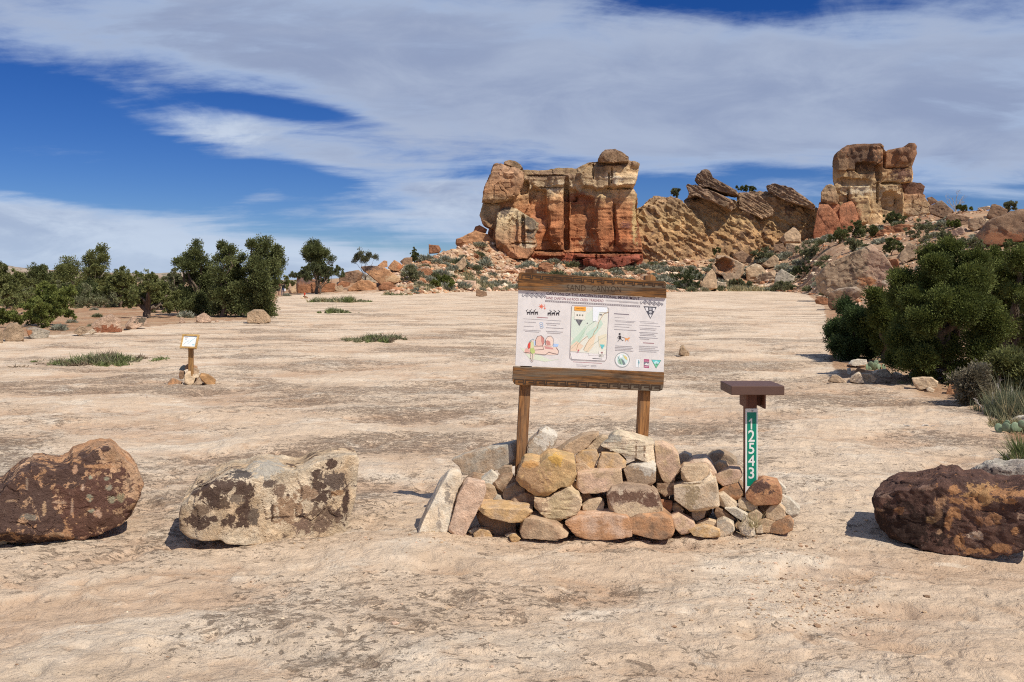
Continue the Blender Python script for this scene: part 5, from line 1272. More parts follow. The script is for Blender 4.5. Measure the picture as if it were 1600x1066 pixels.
def big_sign():
    YS, roll, yaw = 6.74, RAD(2.9), RAD(3.2)
    k = YS / F
    pc = W(922, 517, YS)
    gzv = gz(pc[0], pc[1]) - 0.02
    h = pc[2] - gzv
    R = Euler((0, roll, yaw)).to_matrix()
    loc = Vector(pc) - R @ Vector((0, 0, h))
    t = thing('information_sign', 'large white trailhead information panel between two carved wooden boards on two posts', 'sign', loc)
    t.rotation_euler = (0, roll, yaw)
    cr_, sr_ = math.cos(roll), math.sin(roll)
    def pl(px, py):
        X, Z = (px - 922) * k, -(py - 517) * k
        return X * cr_ - Z * sr_, X * sr_ + Z * cr_ + h
    def S(cx, cy):
        return pl(780 + cx / 5.329, 420 + cy / 5.329)
    # posts
    for (tx, ty), (bx, by) in (((830.5, 419), (814.5, 722)), ((1018.5, 429), (1005.5, 692))):
        x1, z1 = pl(tx, ty); x0, z0 = pl(bx, by)
        f = (-0.12 - z0) / (z1 - z0)
        xb = x0 + (x1 - x0) * f
        w = 0.041
        prism('post', [(xb - w, -0.12), (xb + w, -0.12), (x1 + w, z1 - .02), (x1 + w * .2, z1), (x1 - w, z1 - .012)], 0.004, 0.092, M_POST, t, 0.004)
    def board(name, TL, TR, BR, BLc, rt, rb):
        a, b, c, d = [np.array(S(*p)) for p in (TL, TR, BR, BLc)]
        def corner(p, q0, q1, r):
            if r == 0: return [tuple(p)]
            u0 = (q0 - p) / np.linalg.norm(q0 - p) * r; u1 = (q1 - p) / np.linalg.norm(q1 - p) * r
            o = p + u0 + u1
            return [tuple(o - u1 * math.cos(s) * 1.0 - u0 * math.sin(s)) if False else tuple(p + u0 * (1 - math.sin(s)) + u1 * (1 - math.cos(s))) for s in np.linspace(0, math.pi / 2, 6)]
        pts = corner(a, d, b, rt) + corner(b, a, c, rt) + corner(c, b, d, rb) + corner(d, c, a, rb)
        return prism(name, pts, -0.042, 0.0, M_BOARD, t, 0.004)
    tb = board('top_board', (160, 28), (1388, 106), (1390, 244), (152, 174), 0.02, 0.0)
    bb = board('bottom_board', (113, 808), (1372, 864), (1362, 1022), (106, 958), 0.0, 0.04)
    # carved frets and words
    ink = (.06, .038, .024)
    def fret(name, p0, p1, n, hgt, parent, flip, w):
        P = Print(S, -0.0424)
        p0, p1 = np.array(p0, float), np.array(p1, float)
        d = (p1 - p0) / n; nn = np.array([d[1], -d[0]]) / np.linalg.norm(d) * hgt
        for i in range(n):
            o = p0 + d * i
            q = lambda a, b: tuple(o + d * a + nn * (b if not flip else 1 - b))
            P.line([q(0, 0), q(0, 1), q(.82, 1), q(.82, .42), q(.36, .42)], w, ink)
            P.line([q(.82, 0), q(1, 0)], w, ink)
        o = P.build(name, parent)
        o.data.materials.clear(); o.data.materials.append(M_CARVE)
    fret('carved_fret', (185, 78), (1375, 152), 14, 26, tb, False, 8)
    fret('carved_fret', (125, 946), (1350, 1004), 14, 32, bb, False, 10)
    P = Print(S, -0.0424)
    for word, a_, b_ in (('SAND', (555, 180), (712, 186)), ('CANYON', (762, 188), (1008, 196))):
        P = Print(S, -0.0424)
        P.text(word, a_, b_, 48, ink, -0.012)
        o = P.build('carved_lettering', tb)
        o.data.materials.clear(); o.data.materials.append(M_CARVE)
    # the panel
    M_PANEL = flat_mat('white_panel', (.80, .765, .74), 0.5, 0.35)
    nt = M_PANEL.node_tree
    pn = prism('panel', [S(132, 800), S(1370, 862), S(1392, 246), S(158, 176)], -0.026, 0.0, M_PANEL, t, 0.0)
    y = -0.0262
    dk, br, gy = (.05, .045, .05), (.16, .05, .06), (.42, .40, .41)
    P = Print(S, y)
    P.text('CANYONS OF THE ANCIENTS NATIONAL MONUMENT', (388, 216), (1166, 262), 25, (.12, .06, .075), 0.008)
    P.text('SAND CANYON and ROCK CREEK TRAILHEAD', (385, 252), (864, 278), 22, (.34, .14, .16))
    P.build('title_lettering', pn)
    # border band of small marks and the two scroll ornaments
    P = Print(S, y)
    P.line([(386, 268), (1164, 314)], 15, (.30, .27, .28))
    for i in range(52):
        f = (i + .5) / 52
        P.poly([(386 + 778 * f - 4, 263 + 46 * f), (386 + 778 * f + 4, 267 + 46 * f), (386 + 778 * f, 275 + 46 * f)], (.72, .69, .68), i == 0)
    for x0, y0, x1, y1 in ((205, 218, 372, 226), (1190, 278, 1352, 292)):
        for i in range(4):
            cx, cy = x0 + 24 + (x1 - x0 - 48) * i / 3, y0 + (y1 - y0) * i / 3
            P.line([(cx - 20, cy), (cx, cy - 18), (cx + 20, cy), (cx, cy + 18), (cx - 20, cy)], 4, (.22, .21, .24))
            P.line([(cx - 8, cy), (cx, cy - 7), (cx + 8, cy), (cx, cy + 7), (cx - 8, cy)], 4, (.25, .24, .27))
        P.line([(x0 + 4, y0), (x0 - 8, y0 + 14), (x0 - 18, y0 + 2), (x0 - 10, y0 - 8)], 4, (.22, .21, .24))
        P.line([(x1 - 4, y1), (x1 + 4, y1 + 14), (x1 + 12, y1 + 4), (x1 + 2, y1 - 8)], 4, (.22, .21, .24))
    P.build('ornament_band', pn)
    rng = random.Random(4)
    def lines(name, rows, col=gy, w=3.4):
        P = Print(S, y)
        for (x0, yy, x1) in rows:
            x = x0
            while x < x1:
                l = rng.uniform(8, 26)
                e = min(x + l, x1)
                P.line([(x, yy + (x - x0) * .06), (e, yy + (e - x0) * .06)], w, col)
                x = e + 4
        P.build(name, pn)['kind'] = 'stuff'
    P = Print(S, y)
    P.line([(312, 402), (400, 408)], 6, (.40, .20, .22)); P.line([(958, 374), (1075, 382)], 8, (.25, .22, .25)); P.line([(1200, 617), (1284, 622)], 7, (.40, .22, .24)); P.line([(612, 772), (848, 786)], 4.5, (.5, .28, .30))
    P.build('heading_text', pn)['kind'] = 'stuff'
    lines('small_text', [(200, 414, 510), (206, 440, 300), (203, 475, 285), (200, 506, 345), (215, 518, 330), (388, 450, 505), (396, 464, 470), (388, 487, 530), (388, 516, 525), (396, 530, 505)])
    lines('small_text', [(960, 405, 1040), (960, 430, 1130), (970, 440, 1120), (958, 460, 1100), (958, 480, 1080), (955, 503, 1140), (965, 640, 1100), (962, 652, 1110), (962, 664, 1095), (962, 676, 1115)])
    lines('small_text', [(1168, 438, 1290), (1172, 450, 1320), (1168, 470, 1340), (1168, 492, 1310), (1172, 504, 1300), (1166, 528, 1320), (1172, 540, 1290), (1172, 552, 1310), (1165, 570, 1320), (1172, 582, 1250), (1165, 642, 1320), (1165, 656, 1300), (1165, 670, 1330), (1165, 684, 1310), (885, 262, 1150), (1000, 274, 1160)])
    lines('small_text', [(640, 796, 745), (640, 806, 720), (760, 802, 805), (760, 812, 805)])
    # hoofed animals with a sun and a thermometer
    P = Print(S, y)
    for sgn, xs, yb in ((1, (240, 272, 305), 380), (-1, (412, 446, 482), 386)):
        for i, x in enumerate(xs):
            s = 1.0 if i % 2 == 0 else 1.1
            P.poly([(x - 13 * s, yb - 22), (x + 13 * s, yb - 25), (x + 14 * s, yb - 12), (x - 12 * s, yb - 10)], dk, i == 0)
            for lx in (-11, -6, 7, 12):
                P.line([(x + lx * s, yb - 13), (x + lx * s, yb)], 3, dk)
            P.line([(x - 12 * s * sgn, yb - 20), (x - 16 * s * sgn, yb - 34), (x - 20 * s * sgn, yb - 32)], 4, dk)
            P.line([(x - 14 * s * sgn, yb - 34), (x - 4 * s * sgn, yb - 44)], 3, dk)
    P.build('animal_figures', pn)
    P = Print(S, y)
    rd = (.78, .16, .08)
    P.disc(347, 313, 10, 10, rd)
    for a in np.linspace(0, 2 * math.pi, 8, endpoint=False):
        P.line([(347 + 12 * math.cos(a), 313 + 12 * math.sin(a)), (347 + 20 * math.cos(a), 313 + 20 * math.sin(a))], 4, rd)
    P.line([(376, 298), (376, 326)], 4, rd); P.disc(376, 330, 6, 6, rd)
    P.build('sun_symbol', pn)
    P = Print(S, y)
    for yy in (452, 468, 484):
        P.ring(345 + (yy - 452) * .2, yy, 13, 8, 3, (.45, .60, .80))
    P.build('water_bottle_drawing', pn)
    # hiker in front of the two domed rocks
    P = Print(S, y)
    rk, rk2, ol = (.80, .55, .46), (.62, .28, .24), (.16, .09, .08)
    P.poly([(170, 650), (300, 700), (420, 755), (500, 750), (380, 770), (250, 745)], (.72, .78, .62))
    P.poly([(440, 620), (490, 625), (485, 645), (450, 648)], (.45, .62, .90)); P.poly([(285, 600), (305, 598), (300, 640), (288, 640)], (.55, .70, .92))
    P.poly([(200, 690), (210, 665), (240, 650), (300, 635), (380, 632), (450, 650), (480, 652), (490, 690), (486, 710), (430, 715), (300, 705), (230, 705)], (.85, .66, .56))
    P.poly([(210, 690), (215, 660), (240, 650), (255, 690)], (.78, .45, .38)); P.poly([(372, 640), (440, 655), (448, 668), (380, 662)], (.66, .32, .30))
    P.poly([(300, 630), (300, 590), (315, 560), (345, 553), (368, 575), (372, 610), (358, 636), (320, 640)], rk)
    P.poly([(345, 556), (368, 575), (372, 610), (356, 636), (346, 600)], rk2)
    P.poly([(382, 630), (384, 585), (400, 562), (425, 558), (446, 580), (445, 625), (430, 642), (395, 640)], (.87, .70, .60))
    P.poly([(384, 600), (400, 592), (420, 605), (424, 635), (392, 636)], rk2)
    P.line([(300, 630), (300, 590), (315, 560), (345, 553), (368, 575), (372, 610), (358, 636)], 3, ol); P.line([(382, 630), (384, 585), (400, 562), (425, 558), (446, 580), (445, 630)], 3, ol)
    P.line([(210, 690), (300, 704), (380, 712), (410, 690), (440, 700), (486, 708), (490, 680), (470, 652)], 3, ol); P.line([(290, 640), (360, 640), (365, 668), (290, 672)], 2.5, ol)
    P.build('cliff_drawing', pn)
    P = Print(S, y - 0.0026)
    P.poly([(240, 640), (250, 605), (268, 596), (282, 612), (284, 650), (262, 664)], (.70, .72, .42)); P.poly([(234, 640), (240, 615), (258, 605), (256, 655), (240, 660)], (.72, .09, .07))
    P.poly([(255, 660), (285, 655), (296, 690), (276, 706), (256, 690)], (.52, .62, .22))
    P.poly([(258, 700), (272, 704), (266, 745), (256, 738)], (.78, .64, .54)); P.poly([(278, 703), (292, 698), (284, 740), (272, 758)], (.80, .66, .56))
    P.disc(272, 596, 9, 9, (.82, .68, .58)); P.line([(258, 608), (250, 600), (268, 588), (286, 586)], 4, (.20, .30, .34)); P.line([(256, 745), (268, 766), (280, 762)], 4, (.3, .2, .15))
    P.build('hiker_drawing', pn)
    # the trail map
    P = Print(S, y)
    outer = [(608, 302), (895, 318), (910, 335), (888, 752), (872, 768), (600, 754), (584, 738), (598, 316)]
    P.poly(outer, (.84, .80, .76))
    P.poly([(600, 320), (903, 332), (886, 712), (586, 688)], (.80, .80, .70))
    P.poly([(600, 400), (640, 380), (700, 400), (780, 330), (850, 340), (800, 460), (720, 560), (640, 600), (592, 560)], (.70, .79, .68))
    P.poly([(600, 600), (660, 540), (720, 470), (700, 560), (640, 650), (590, 680)], (.56, .72, .58)); P.poly([(720, 540), (800, 480), (840, 420), (860, 460), (790, 560), (740, 580)], (.58, .74, .62))
    P.poly([(590, 640), (640, 600), (700, 640), (660, 684), (588, 684)], (.84, .66, .50)); P.poly([(700, 680), (740, 590), (800, 540), (780, 640), (740, 690)], (.84, .70, .52)); P.poly([(820, 560), (892, 540), (886, 640), (830, 650)], (.80, .74, .56))
    P.poly([(776, 316), (896, 322), (892, 362), (830, 360), (818, 400), (815, 440), (776, 436)], (.86, .91, .95))
    tr = (.50, .34, .20)
    P.line([(700, 668), (725, 620), (745, 590), (775, 560), (790, 520), (815, 490), (822, 450), (850, 400), (870, 372), (905, 362)], 4, tr); P.line([(640, 670), (650, 630), (690, 590), (730, 560)], 3, tr); P.line([(600, 660), (640, 620), (680, 560), (740, 470), (800, 430)], 2.5, (.45, .55, .42)); P.line([(720, 690), (760, 640), (830, 590), (890, 560)], 2.5, (.55, .58, .46))
    P.line(outer + [outer[0]], 3, (.25, .22, .25))
    P.poly([(586, 690), (884, 714), (876, 764), (600, 750)], (.83, .80, .78)); P.line([(586, 690), (740, 702), (740, 720), (880, 716)], 2.5, (.42, .38, .40)); P.line([(775, 745), (850, 750)], 6, (.16, .14, .15))
    P.poly([(622, 312), (718, 317), (716, 352), (621, 346)], (.88, .40, .06)); P.line([(640, 330), (702, 334)], 5, (.60, .24, .03))
    P.poly([(622, 356), (716, 361), (712, 425), (620, 418)], (.84, .82, .72))
    for i in range(3):
        P.disc(645 + i * 22, 385 + i, 7, 8, (.22, .24, .22))
    P.poly([(632, 422), (692, 426), (664, 474)], (.15, .15, .17)); P.poly([(648, 430), (678, 432), (664, 456)], (.70, .70, .70))
    P.poly([(832, 628), (876, 631), (855, 668)], (.16, .58, .60)); P.disc(655, 678, 6, 8, (.60, .10, .16)); P.disc(648, 696, 9, 7, (.52, .10, .18)); P.poly([(826, 682), (872, 685), (868, 738), (824, 734)], (.86, .84, .78)); P.poly([(838, 690), (862, 690), (852, 712)], (.62, .10, .12))
    P.line([(835, 380), (850, 382)], 8, (.2, .2, .22)); P.disc(730, 452, 5, 4, (.2, .2, .22))
    P.build('trail_map', pn)
    # the two black and white triangle badges and the other emblems
    P = Print(S, y)
    P.poly([(1200, 312), (1312, 318), (1258, 418)], (.10, .10, .12)); P.poly([(1214, 322), (1238, 323), (1240, 352), (1222, 350)], (.78, .77, .78)); P.poly([(1276, 326), (1298, 328), (1292, 354), (1278, 352)], (.78, .77, .78)); P.poly([(1248, 324), (1268, 325), (1268, 346), (1248, 345)], (.5, .5, .52)); P.disc(1258, 362, 12, 10, (.72, .72, .73)); P.poly([(1246, 380), (1270, 382), (1258, 408)], (.80, .79, .79)); P.line([(1250, 362), (1266, 362)], 4, (.1, .1, .12))
    P.build('triangle_badge', pn)
    P = Print(S, y)
    P.disc(1000, 543, 9, 8, dk); P.poly([(992, 556), (1010, 556), (1014, 586), (994, 588)], dk); P.line([(994, 560), (984, 572), (988, 582)], 4, dk); P.line([(998, 586), (990, 600), (984, 602)], 4, dk); P.line([(1010, 586), (1024, 598), (1030, 596)], 4, dk); P.line([(1012, 566), (1048, 578)], 2.5, dk)
    og = (.84, .38, .14)
    P.poly([(1046, 576), (1074, 580), (1074, 594), (1048, 594)], og); P.disc(1078, 577, 7, 6, og); P.line([(1050, 592), (1048, 602)], 4, og); P.line([(1070, 592), (1072, 602)], 4, og); P.line([(1046, 578), (1038, 572)], 3, og)
    P.build('dog_walker_figure', pn)
    P = Print(S, y)
    P.disc(1022, 757, 62, 62, (.55, .62, .62), 32); P.disc(1022, 757, 57, 57, (.86, .86, .84), 32); P.disc(1022, 757, 45, 45, (.62, .80, .78), 28)
    P.poly([(985, 760), (1005, 745), (1030, 775), (1022, 798), (992, 788)], (.36, .55, .40)); P.poly([(1028, 715), (1060, 735), (1066, 762), (1044, 748)], (.75, .62, .24)); P.poly([(1012, 745), (1032, 760), (1050, 795), (1030, 800)], (.20, .26, .28)); P.poly([(1000, 720), (1020, 715), (1024, 735), (1006, 745)], (.9, .92, .92)); P.line([(985, 730), (1000, 760), (1010, 790)], 4, (.24, .30, .30))
    P.ring(1022, 757, 61, 61, 3, (.35, .38, .38))
    P.build('round_seal', pn)
    P = Print(S, y)
    P.poly([(1138, 752), (1170, 754), (1168, 822), (1134, 818)], (.84, .87, .88)); P.poly([(1160, 758), (1168, 780), (1162, 800), (1154, 780)], (.20, .48, .55)); P.line([(1158, 760), (1160, 816)], 3, (.12, .30, .36))
    P.build('heron_emblem', pn)
    P = Print(S, y)
    P.poly([(1204, 752), (1248, 755), (1246, 827), (1202, 823)], (.45, .09, .20)); P.poly([(1204, 777), (1247, 780), (1246, 808), (1203, 804)], (.20, .22, .26)); P.poly([(1210, 796), (1222, 784), (1236, 792), (1244, 786), (1244, 806), (1208, 802)], (.80, .78, .76)); P.line([(1210, 768), (1242, 770)], 4, (.80, .60, .66)); P.line([(1210, 815), (1240, 817)], 4, (.80, .60, .66))
    P.build('red_emblem', pn)
    P = Print(S, y)
    P.poly([(1266, 757), (1350, 762), (1306, 832)], (.12, .28, .20)); P.poly([(1272, 760), (1343, 765), (1306, 825)], (.16, .66, .66)); P.poly([(1284, 782), (1306, 766), (1330, 782), (1322, 792), (1292, 790)], (.55, .84, .86)); P.poly([(1288, 792), (1326, 794), (1306, 824)], (.20, .58, .36)); P.poly([(1312, 778), (1318, 800), (1308, 800)], (.05, .16, .10))
    P.build('teal_triangle_emblem', pn)
big_sign()

# ------------------------------------------------------------------ number post with its register box
def number_post():
    YF = 6.27
    t = thing('number_post', 'brown steel register post with a green number plate rising out of the stones', 'marker post', tuple(W(1173, 790, 6.42)))
    t.location.z = gz(t.location.x, t.location.y)
    o0 = np.array(t.location)
    M_BR = flat_mat('brown_steel', (.115, .062, .045), 0.55, 0.4)
    M_BR2 = flat_mat('rusted_brown_steel', (.15, .06, .035), 0.6, 0.35)
    M_GREEN = flat_mat('green_sheeting', (.0, .235, .145), 0.45, 0.4)
    M_WHITE = flat_mat('white_sheeting', (.80, .80, .76), 0.45, 0.4)
    M_BOLT = flat_mat('zinc_bolt', (.45, .44, .42), 0.4, 0.5, 0.6)
    ox, oy, s = 1100, 580, 5.33
    def lx(cx, cy, Y):
        w = W(ox + cx / s, oy + cy / s, Y)
        return w[0] - o0[0], w[2] - o0[2]
    def box(name, x0, x1, z0, z1, y0, y1, mat, parent=t, bev=0.003):
        return prism(name, box_pts(x0, x1, z0, z1), y0 - o0[1], y1 - o0[1], mat, parent, bev)
    xa, za = lx(227, 200, YF); xb, zb = lx(671, 124, YF)
    lid = box('lid', xa, xb, za, zb, YF, YF + .33, M_BR, bev=.005)
    xl, zl0 = lx(352, 308, YF + .06); xr, _ = lx(516, 308, YF + .06)
    box('back_plate', xl + .004, xr - .004, zl0 + .004, za - .002, YF + .16, YF + .168, M_BR2)
    box('side_plate', xl, xl + .011, zl0, za - .001, YF + .06, YF + .25, M_BR2)
    box('side_plate', xr - .012, xr, zl0 - .006, za - .001, YF + .06, YF + .25, M_BR2)
    for cy in (222, 267):
        bm = bmesh.new()
        x, z = lx(403, cy, YF + .155)
        bmesh.ops.create_cone(bm, cap_ends=True, segments=8, radius1=.009, radius2=.007, depth=.012, matrix=Matrix.Translation((x, YF + .153 - o0[1], z)) @ Matrix.Rotation(RAD(90), 4, 'X'))
        bm_obj('bolt', bm, M_BOLT, t)
    YP = YF + .115
    px0, pz1 = lx(345, 312, YP); px1, _ = lx(447, 312, YP)
    box('post', px0 - .002, px1 - .004, -.12, za - .004, YP + .004, YP + .056, M_BR2)
    plate = box('number_plate', px0, px1, -.02, pz1, YP, YP + .0025, M_WHITE, bev=0)
    gx0, gz1 = lx(359, 343, YP); gx1, gz0 = lx(437, 957, YP)
    m = bpy.data.meshes.new('green_field')
    yy = YP - .0008 - o0[1]
    m.from_pydata([(gx0, yy, gz0), (gx1, yy, gz0), (gx1, yy, gz1), (gx0, yy, gz1)], [], [(0, 1, 2, 3)])
    link('green_field', m, M_GREEN, plate)
    for ch, y0, y1, xw in (('1', 395, 485, (372, 412)), ('2', 491, 588, (368, 422)), ('5', 597, 690, (371, 419)), ('4', 700, 790, (367, 422)), ('3', 801, 896, (371, 418))):
        v, f = text_geo(ch, 0.012)
        if ch == '1':
            v, f = np.array([(.42, 0), (.72, 0), (.72, 1), (.46, 1), (.02, .80), (.02, .66), (.42, .80)]), [(0, 1, 2, 3, 4, 5, 6)]
        a, b = lx(xw[0], y1, YP), lx(xw[1], y0, YP)
        me = bpy.data.meshes.new('numeral')
        me.from_pydata([(a[0] + (b[0] - a[0]) * q[0], yy - .0006, a[1] + (b[1] - a[1]) * q[1]) for q in v], [], f)
        link('numeral', me, M_WHITE, plate)
    bm = bmesh.new()
    x, z = lx(403, 333, YP)
    bmesh.ops.create_cone(bm, cap_ends=True, segments=8, radius1=.007, radius2=.005, depth=.008, matrix=Matrix.Translation((x, YP - .004 - o0[1], z)) @ Matrix.Rotation(RAD(90), 4, 'X'))
    bm_obj('bolt', bm, M_BOLT, plate)
number_post()

# ------------------------------------------------------------------ the little sign on its cairn
def little_sign():
    h = hit(298, 601)
    Y = h[1] + .15
    t = thing('trail_sign', 'little framed map on a short wooden post rising from a small cairn', 'sign', tuple(W(297.5, 600, Y)))
    t.location.z = gz(t.location.x, t.location.y)
    o0 = np.array(t.location)
    k = Y / F
    M_PINE = wood_mat('yellow_pine', 'x', (.62, .40, .15), (.48, .27, .09), (.5, .38, .2), .3)
    M_POSTW = wood_mat('small_post_wood', 'z', (.46, .26, .09), (.26, .13, .05), (.22, .13, .07), .4)
    pw = lambda px, py: (W(px, py, Y)[0] - o0[0], W(px, py, Y)[2] - o0[2])
    x0, zt = pw(294.6, 545); x1, _ = pw(301, 545)
    prism('post', box_pts(x0, x1, -.1, zt + .05), -.02, .06, M_POSTW, t, .005)
    e = bpy.data.objects.new('map_frame', None)
    cx, cz = pw(297.3, 533.5)
    fw, fh, bar = 27 * k / 2, 22.5 * k / 2, 2.6 * k
    Rm = Matrix.Translation((cx, -.03, cz)) @ Euler((RAD(-22), RAD(1.5), RAD(-6))).to_matrix().to_4x4()
    def tilt(name, pts, y0, y1, mat, parent, bev=0):
        bm = bmesh.new(); prism_bm(bm, pts, y0, y1, bev)
        bmesh.ops.transform(bm, matrix=Rm, verts=bm.verts)
        return bm_obj(name, bm, mat, parent)
    fr = tilt('backing_board', box_pts(-fw + .004, fw - .004, -fh + .004, fh - .004), 0, .018, M_PINE, t)
    tilt('frame_bar', box_pts(-fw, fw, fh - bar, fh), -.022, .02, M_PINE, t, .004)
    tilt('frame_bar', box_pts(-fw, fw, -fh, -fh + bar), -.022, .02, M_PINE, t, .004)
    tilt('frame_bar', box_pts(-fw + .002, -fw + bar, -fh + bar, fh - bar), -.02, .02, M_PINE, t, .004)
    tilt('frame_bar', box_pts(fw - bar, fw - .002, -fh + bar, fh - bar), -.02, .02, M_PINE, t, .004)
    M_W = flat_mat('white_map_sheet', (.80, .84, .82), .4, .4)
    sh = tilt('map_sheet', box_pts(-fw + bar, fw - bar, -fh + bar, fh - bar), -.006, 0, M_W, t)
    P = Print(lambda a, b: (a, b), -.0065)
    a, b = fw - bar, fh - bar
    P.line([(-.75 * a, .7 * b), (-.35 * a, .72 * b)], .006, (.5, .2, .15)); P.poly([(-.7 * a, .35 * b), (-.45 * a, .35 * b), (-.45 * a, .45 * b), (-.7 * a, .45 * b)], (.12, .2, .3))
    P.line([(-.8 * a, -.6 * b), (-.3 * a, .0 * b), (-.1 * a, .1 * b)], .005, (.3, .35, .38)); P.line([(-.2 * a, -.5 * b), (.2 * a, .1 * b), (.6 * a, .5 * b), (.85 * a, .8 * b)], .006, (.35, .5, .62)); P.line([(.1 * a, -.1 * b), (.4 * a, .3 * b)], .005, (.3, .6, .6)); P.poly([(.5 * a, -.7 * b), (.85 * a, -.7 * b), (.85 * a, -.55 * b), (.5 * a, -.55 * b)], (.2, .5, .65))
    o = P.build('map_print', sh)
    o.data.transform(Rm)
little_sign()

def far_marker():
    h = hit(476, 465)
    t = thing('trail_marker', 'tiny red topped stake marking the trail on the far slab', 'trail marker', tuple(h))
    bm = bmesh.new()
    prism_bm(bm, box_pts(-.05, .05, -.05, .30), -.05, .05, .01)
    bm_obj('stake', bm, flat_mat('stake_wood', (.30, .12, .06)), t)
    bm = bmesh.new()
    prism_bm(bm, [(-.09, .30), (.09, .30), (.09, .48), (.05, .54), (-.06, .54), (-.09, .48)], -.07, .07, .015)
    bm_obj('cap', bm, flat_mat('red_paint', (.55, .06, .03)), t)
far_marker()

# ------------------------------------------------------------------ trees, shrubs, grass
def unit(rng, n):
    v = rng.normal(size=(n, 3))
    return v / np.linalg.norm(v, axis=1)[:, None]
def leaves(pos, dirs, ln, wd, rng):
    """one narrow leaf (a triangle) at each place"""
    n = len(pos)
    w = np.cross(dirs, unit(rng, n))
    w /= np.linalg.norm(w, axis=1)[:, None] + 1e-9
    l = ln * rng.uniform(.6, 1.2, (n, 1)); b = wd * rng.uniform(.7, 1.3, (n, 1)) / 2
    v = np.stack([pos - w * b, pos + w * b, pos + dirs * l], 1).reshape(-1, 3)
    return v, np.arange(3 * n).reshape(-1, 3)
def crown_mesh(name, cen, rad, nsub, nleaf, ln, wd, rsub, c_lo, c_hi, rng, flat=0.85, shell=2.6, upb=0.25):
    cen, rad = np.asarray(cen), np.asarray(rad)
    wgt = rad ** 2; wgt = wgt / wgt.sum()
    bi = rng.choice(len(cen), nsub, p=wgt)
    d = unit(rng, nsub); d[:, 2] += upb; d /= np.linalg.norm(d, axis=1)[:, None]
    rr_ = rng.uniform(0, 1, nsub) ** (1 / shell)
    rr_ = np.where(rng.uniform(0, 1, nsub) < .16, rng.uniform(1.0, 1.30, nsub), rr_)      # sprays that stand out of the crown
    sp = cen[bi] + d * (rad[bi] * rr_)[:, None] * (1, 1, flat)
    tone = rng.uniform(0, 1, nsub)
    si = rng.integers(0, nsub, nleaf)
    d2 = unit(rng, nleaf)
    rs = rsub * rng.uniform(.6, 1.35, nsub)
    pos = sp[si] + d2 * (rs[si] * rng.uniform(0, 1, nleaf) ** .5)[:, None]
    dr = d2 * .9 + d[si] * .5 + (0, 0, .35) + .4 * unit(rng, nleaf)
    dr /= np.linalg.norm(dr, axis=1)[:, None]
    v, f = leaves(pos, dr, ln, wd, rng)
    tn = np.clip(tone[si] * .65 + rng.uniform(0, .5, nleaf), 0, 1)[:, None]
    col = np.array(c_lo) * (1 - tn) + np.array(c_hi) * tn
    return mesh_np(name, v, f, False, np.repeat(col, 3, 0))

def tube_np(pts, rads, seg=6):
    V, Fc = [], []
    pts = [np.array(p, float) for p in pts]
    for i, p in enumerate(pts):
        t = pts[min(i + 1, len(pts) - 1)] - pts[max(i - 1, 0)]
        t /= np.linalg.norm(t) + 1e-9
        a = np.cross(t, (0.3, 0.9, 0.2)); a /= np.linalg.norm(a) + 1e-9
        b = np.cross(t, a)
        for k in range(seg):
            s = 2 * math.pi * k / seg
            V.append(p + (a * math.cos(s) + b * math.sin(s)) * rads[i])
    for i in range(len(pts) - 1):
        for k in range(seg):
            Fc.append((i * seg + k, i * seg + (k + 1) % seg, (i + 1) * seg + (k + 1) % seg, (i + 1) * seg + k))
    return np.array(V), np.array(Fc)
def merge(parts):
    V, Fc, o = [], [], 0
    for v, f in parts:
        V.append(v); Fc.append(f + o); o += len(v)
    return np.concatenate(V), np.concatenate(Fc)
def limb(a, b, r0, r1, rng, n=5, wob=.12):
    a, b = np.array(a, float), np.array(b, float)
    L = np.linalg.norm(b - a)
    pts, rr = [], []
    for i in range(n + 1):
        s = i / n
        p = a + (b - a) * s
        p[2] += L * .10 * math.sin(s * math.pi)
        if 0 < i < n:
            p += rng.normal(size=3) * L * wob * .4
        pts.append(p); rr.append(r0 + (r1 - r0) * s)
    return tube_np(pts, rr)

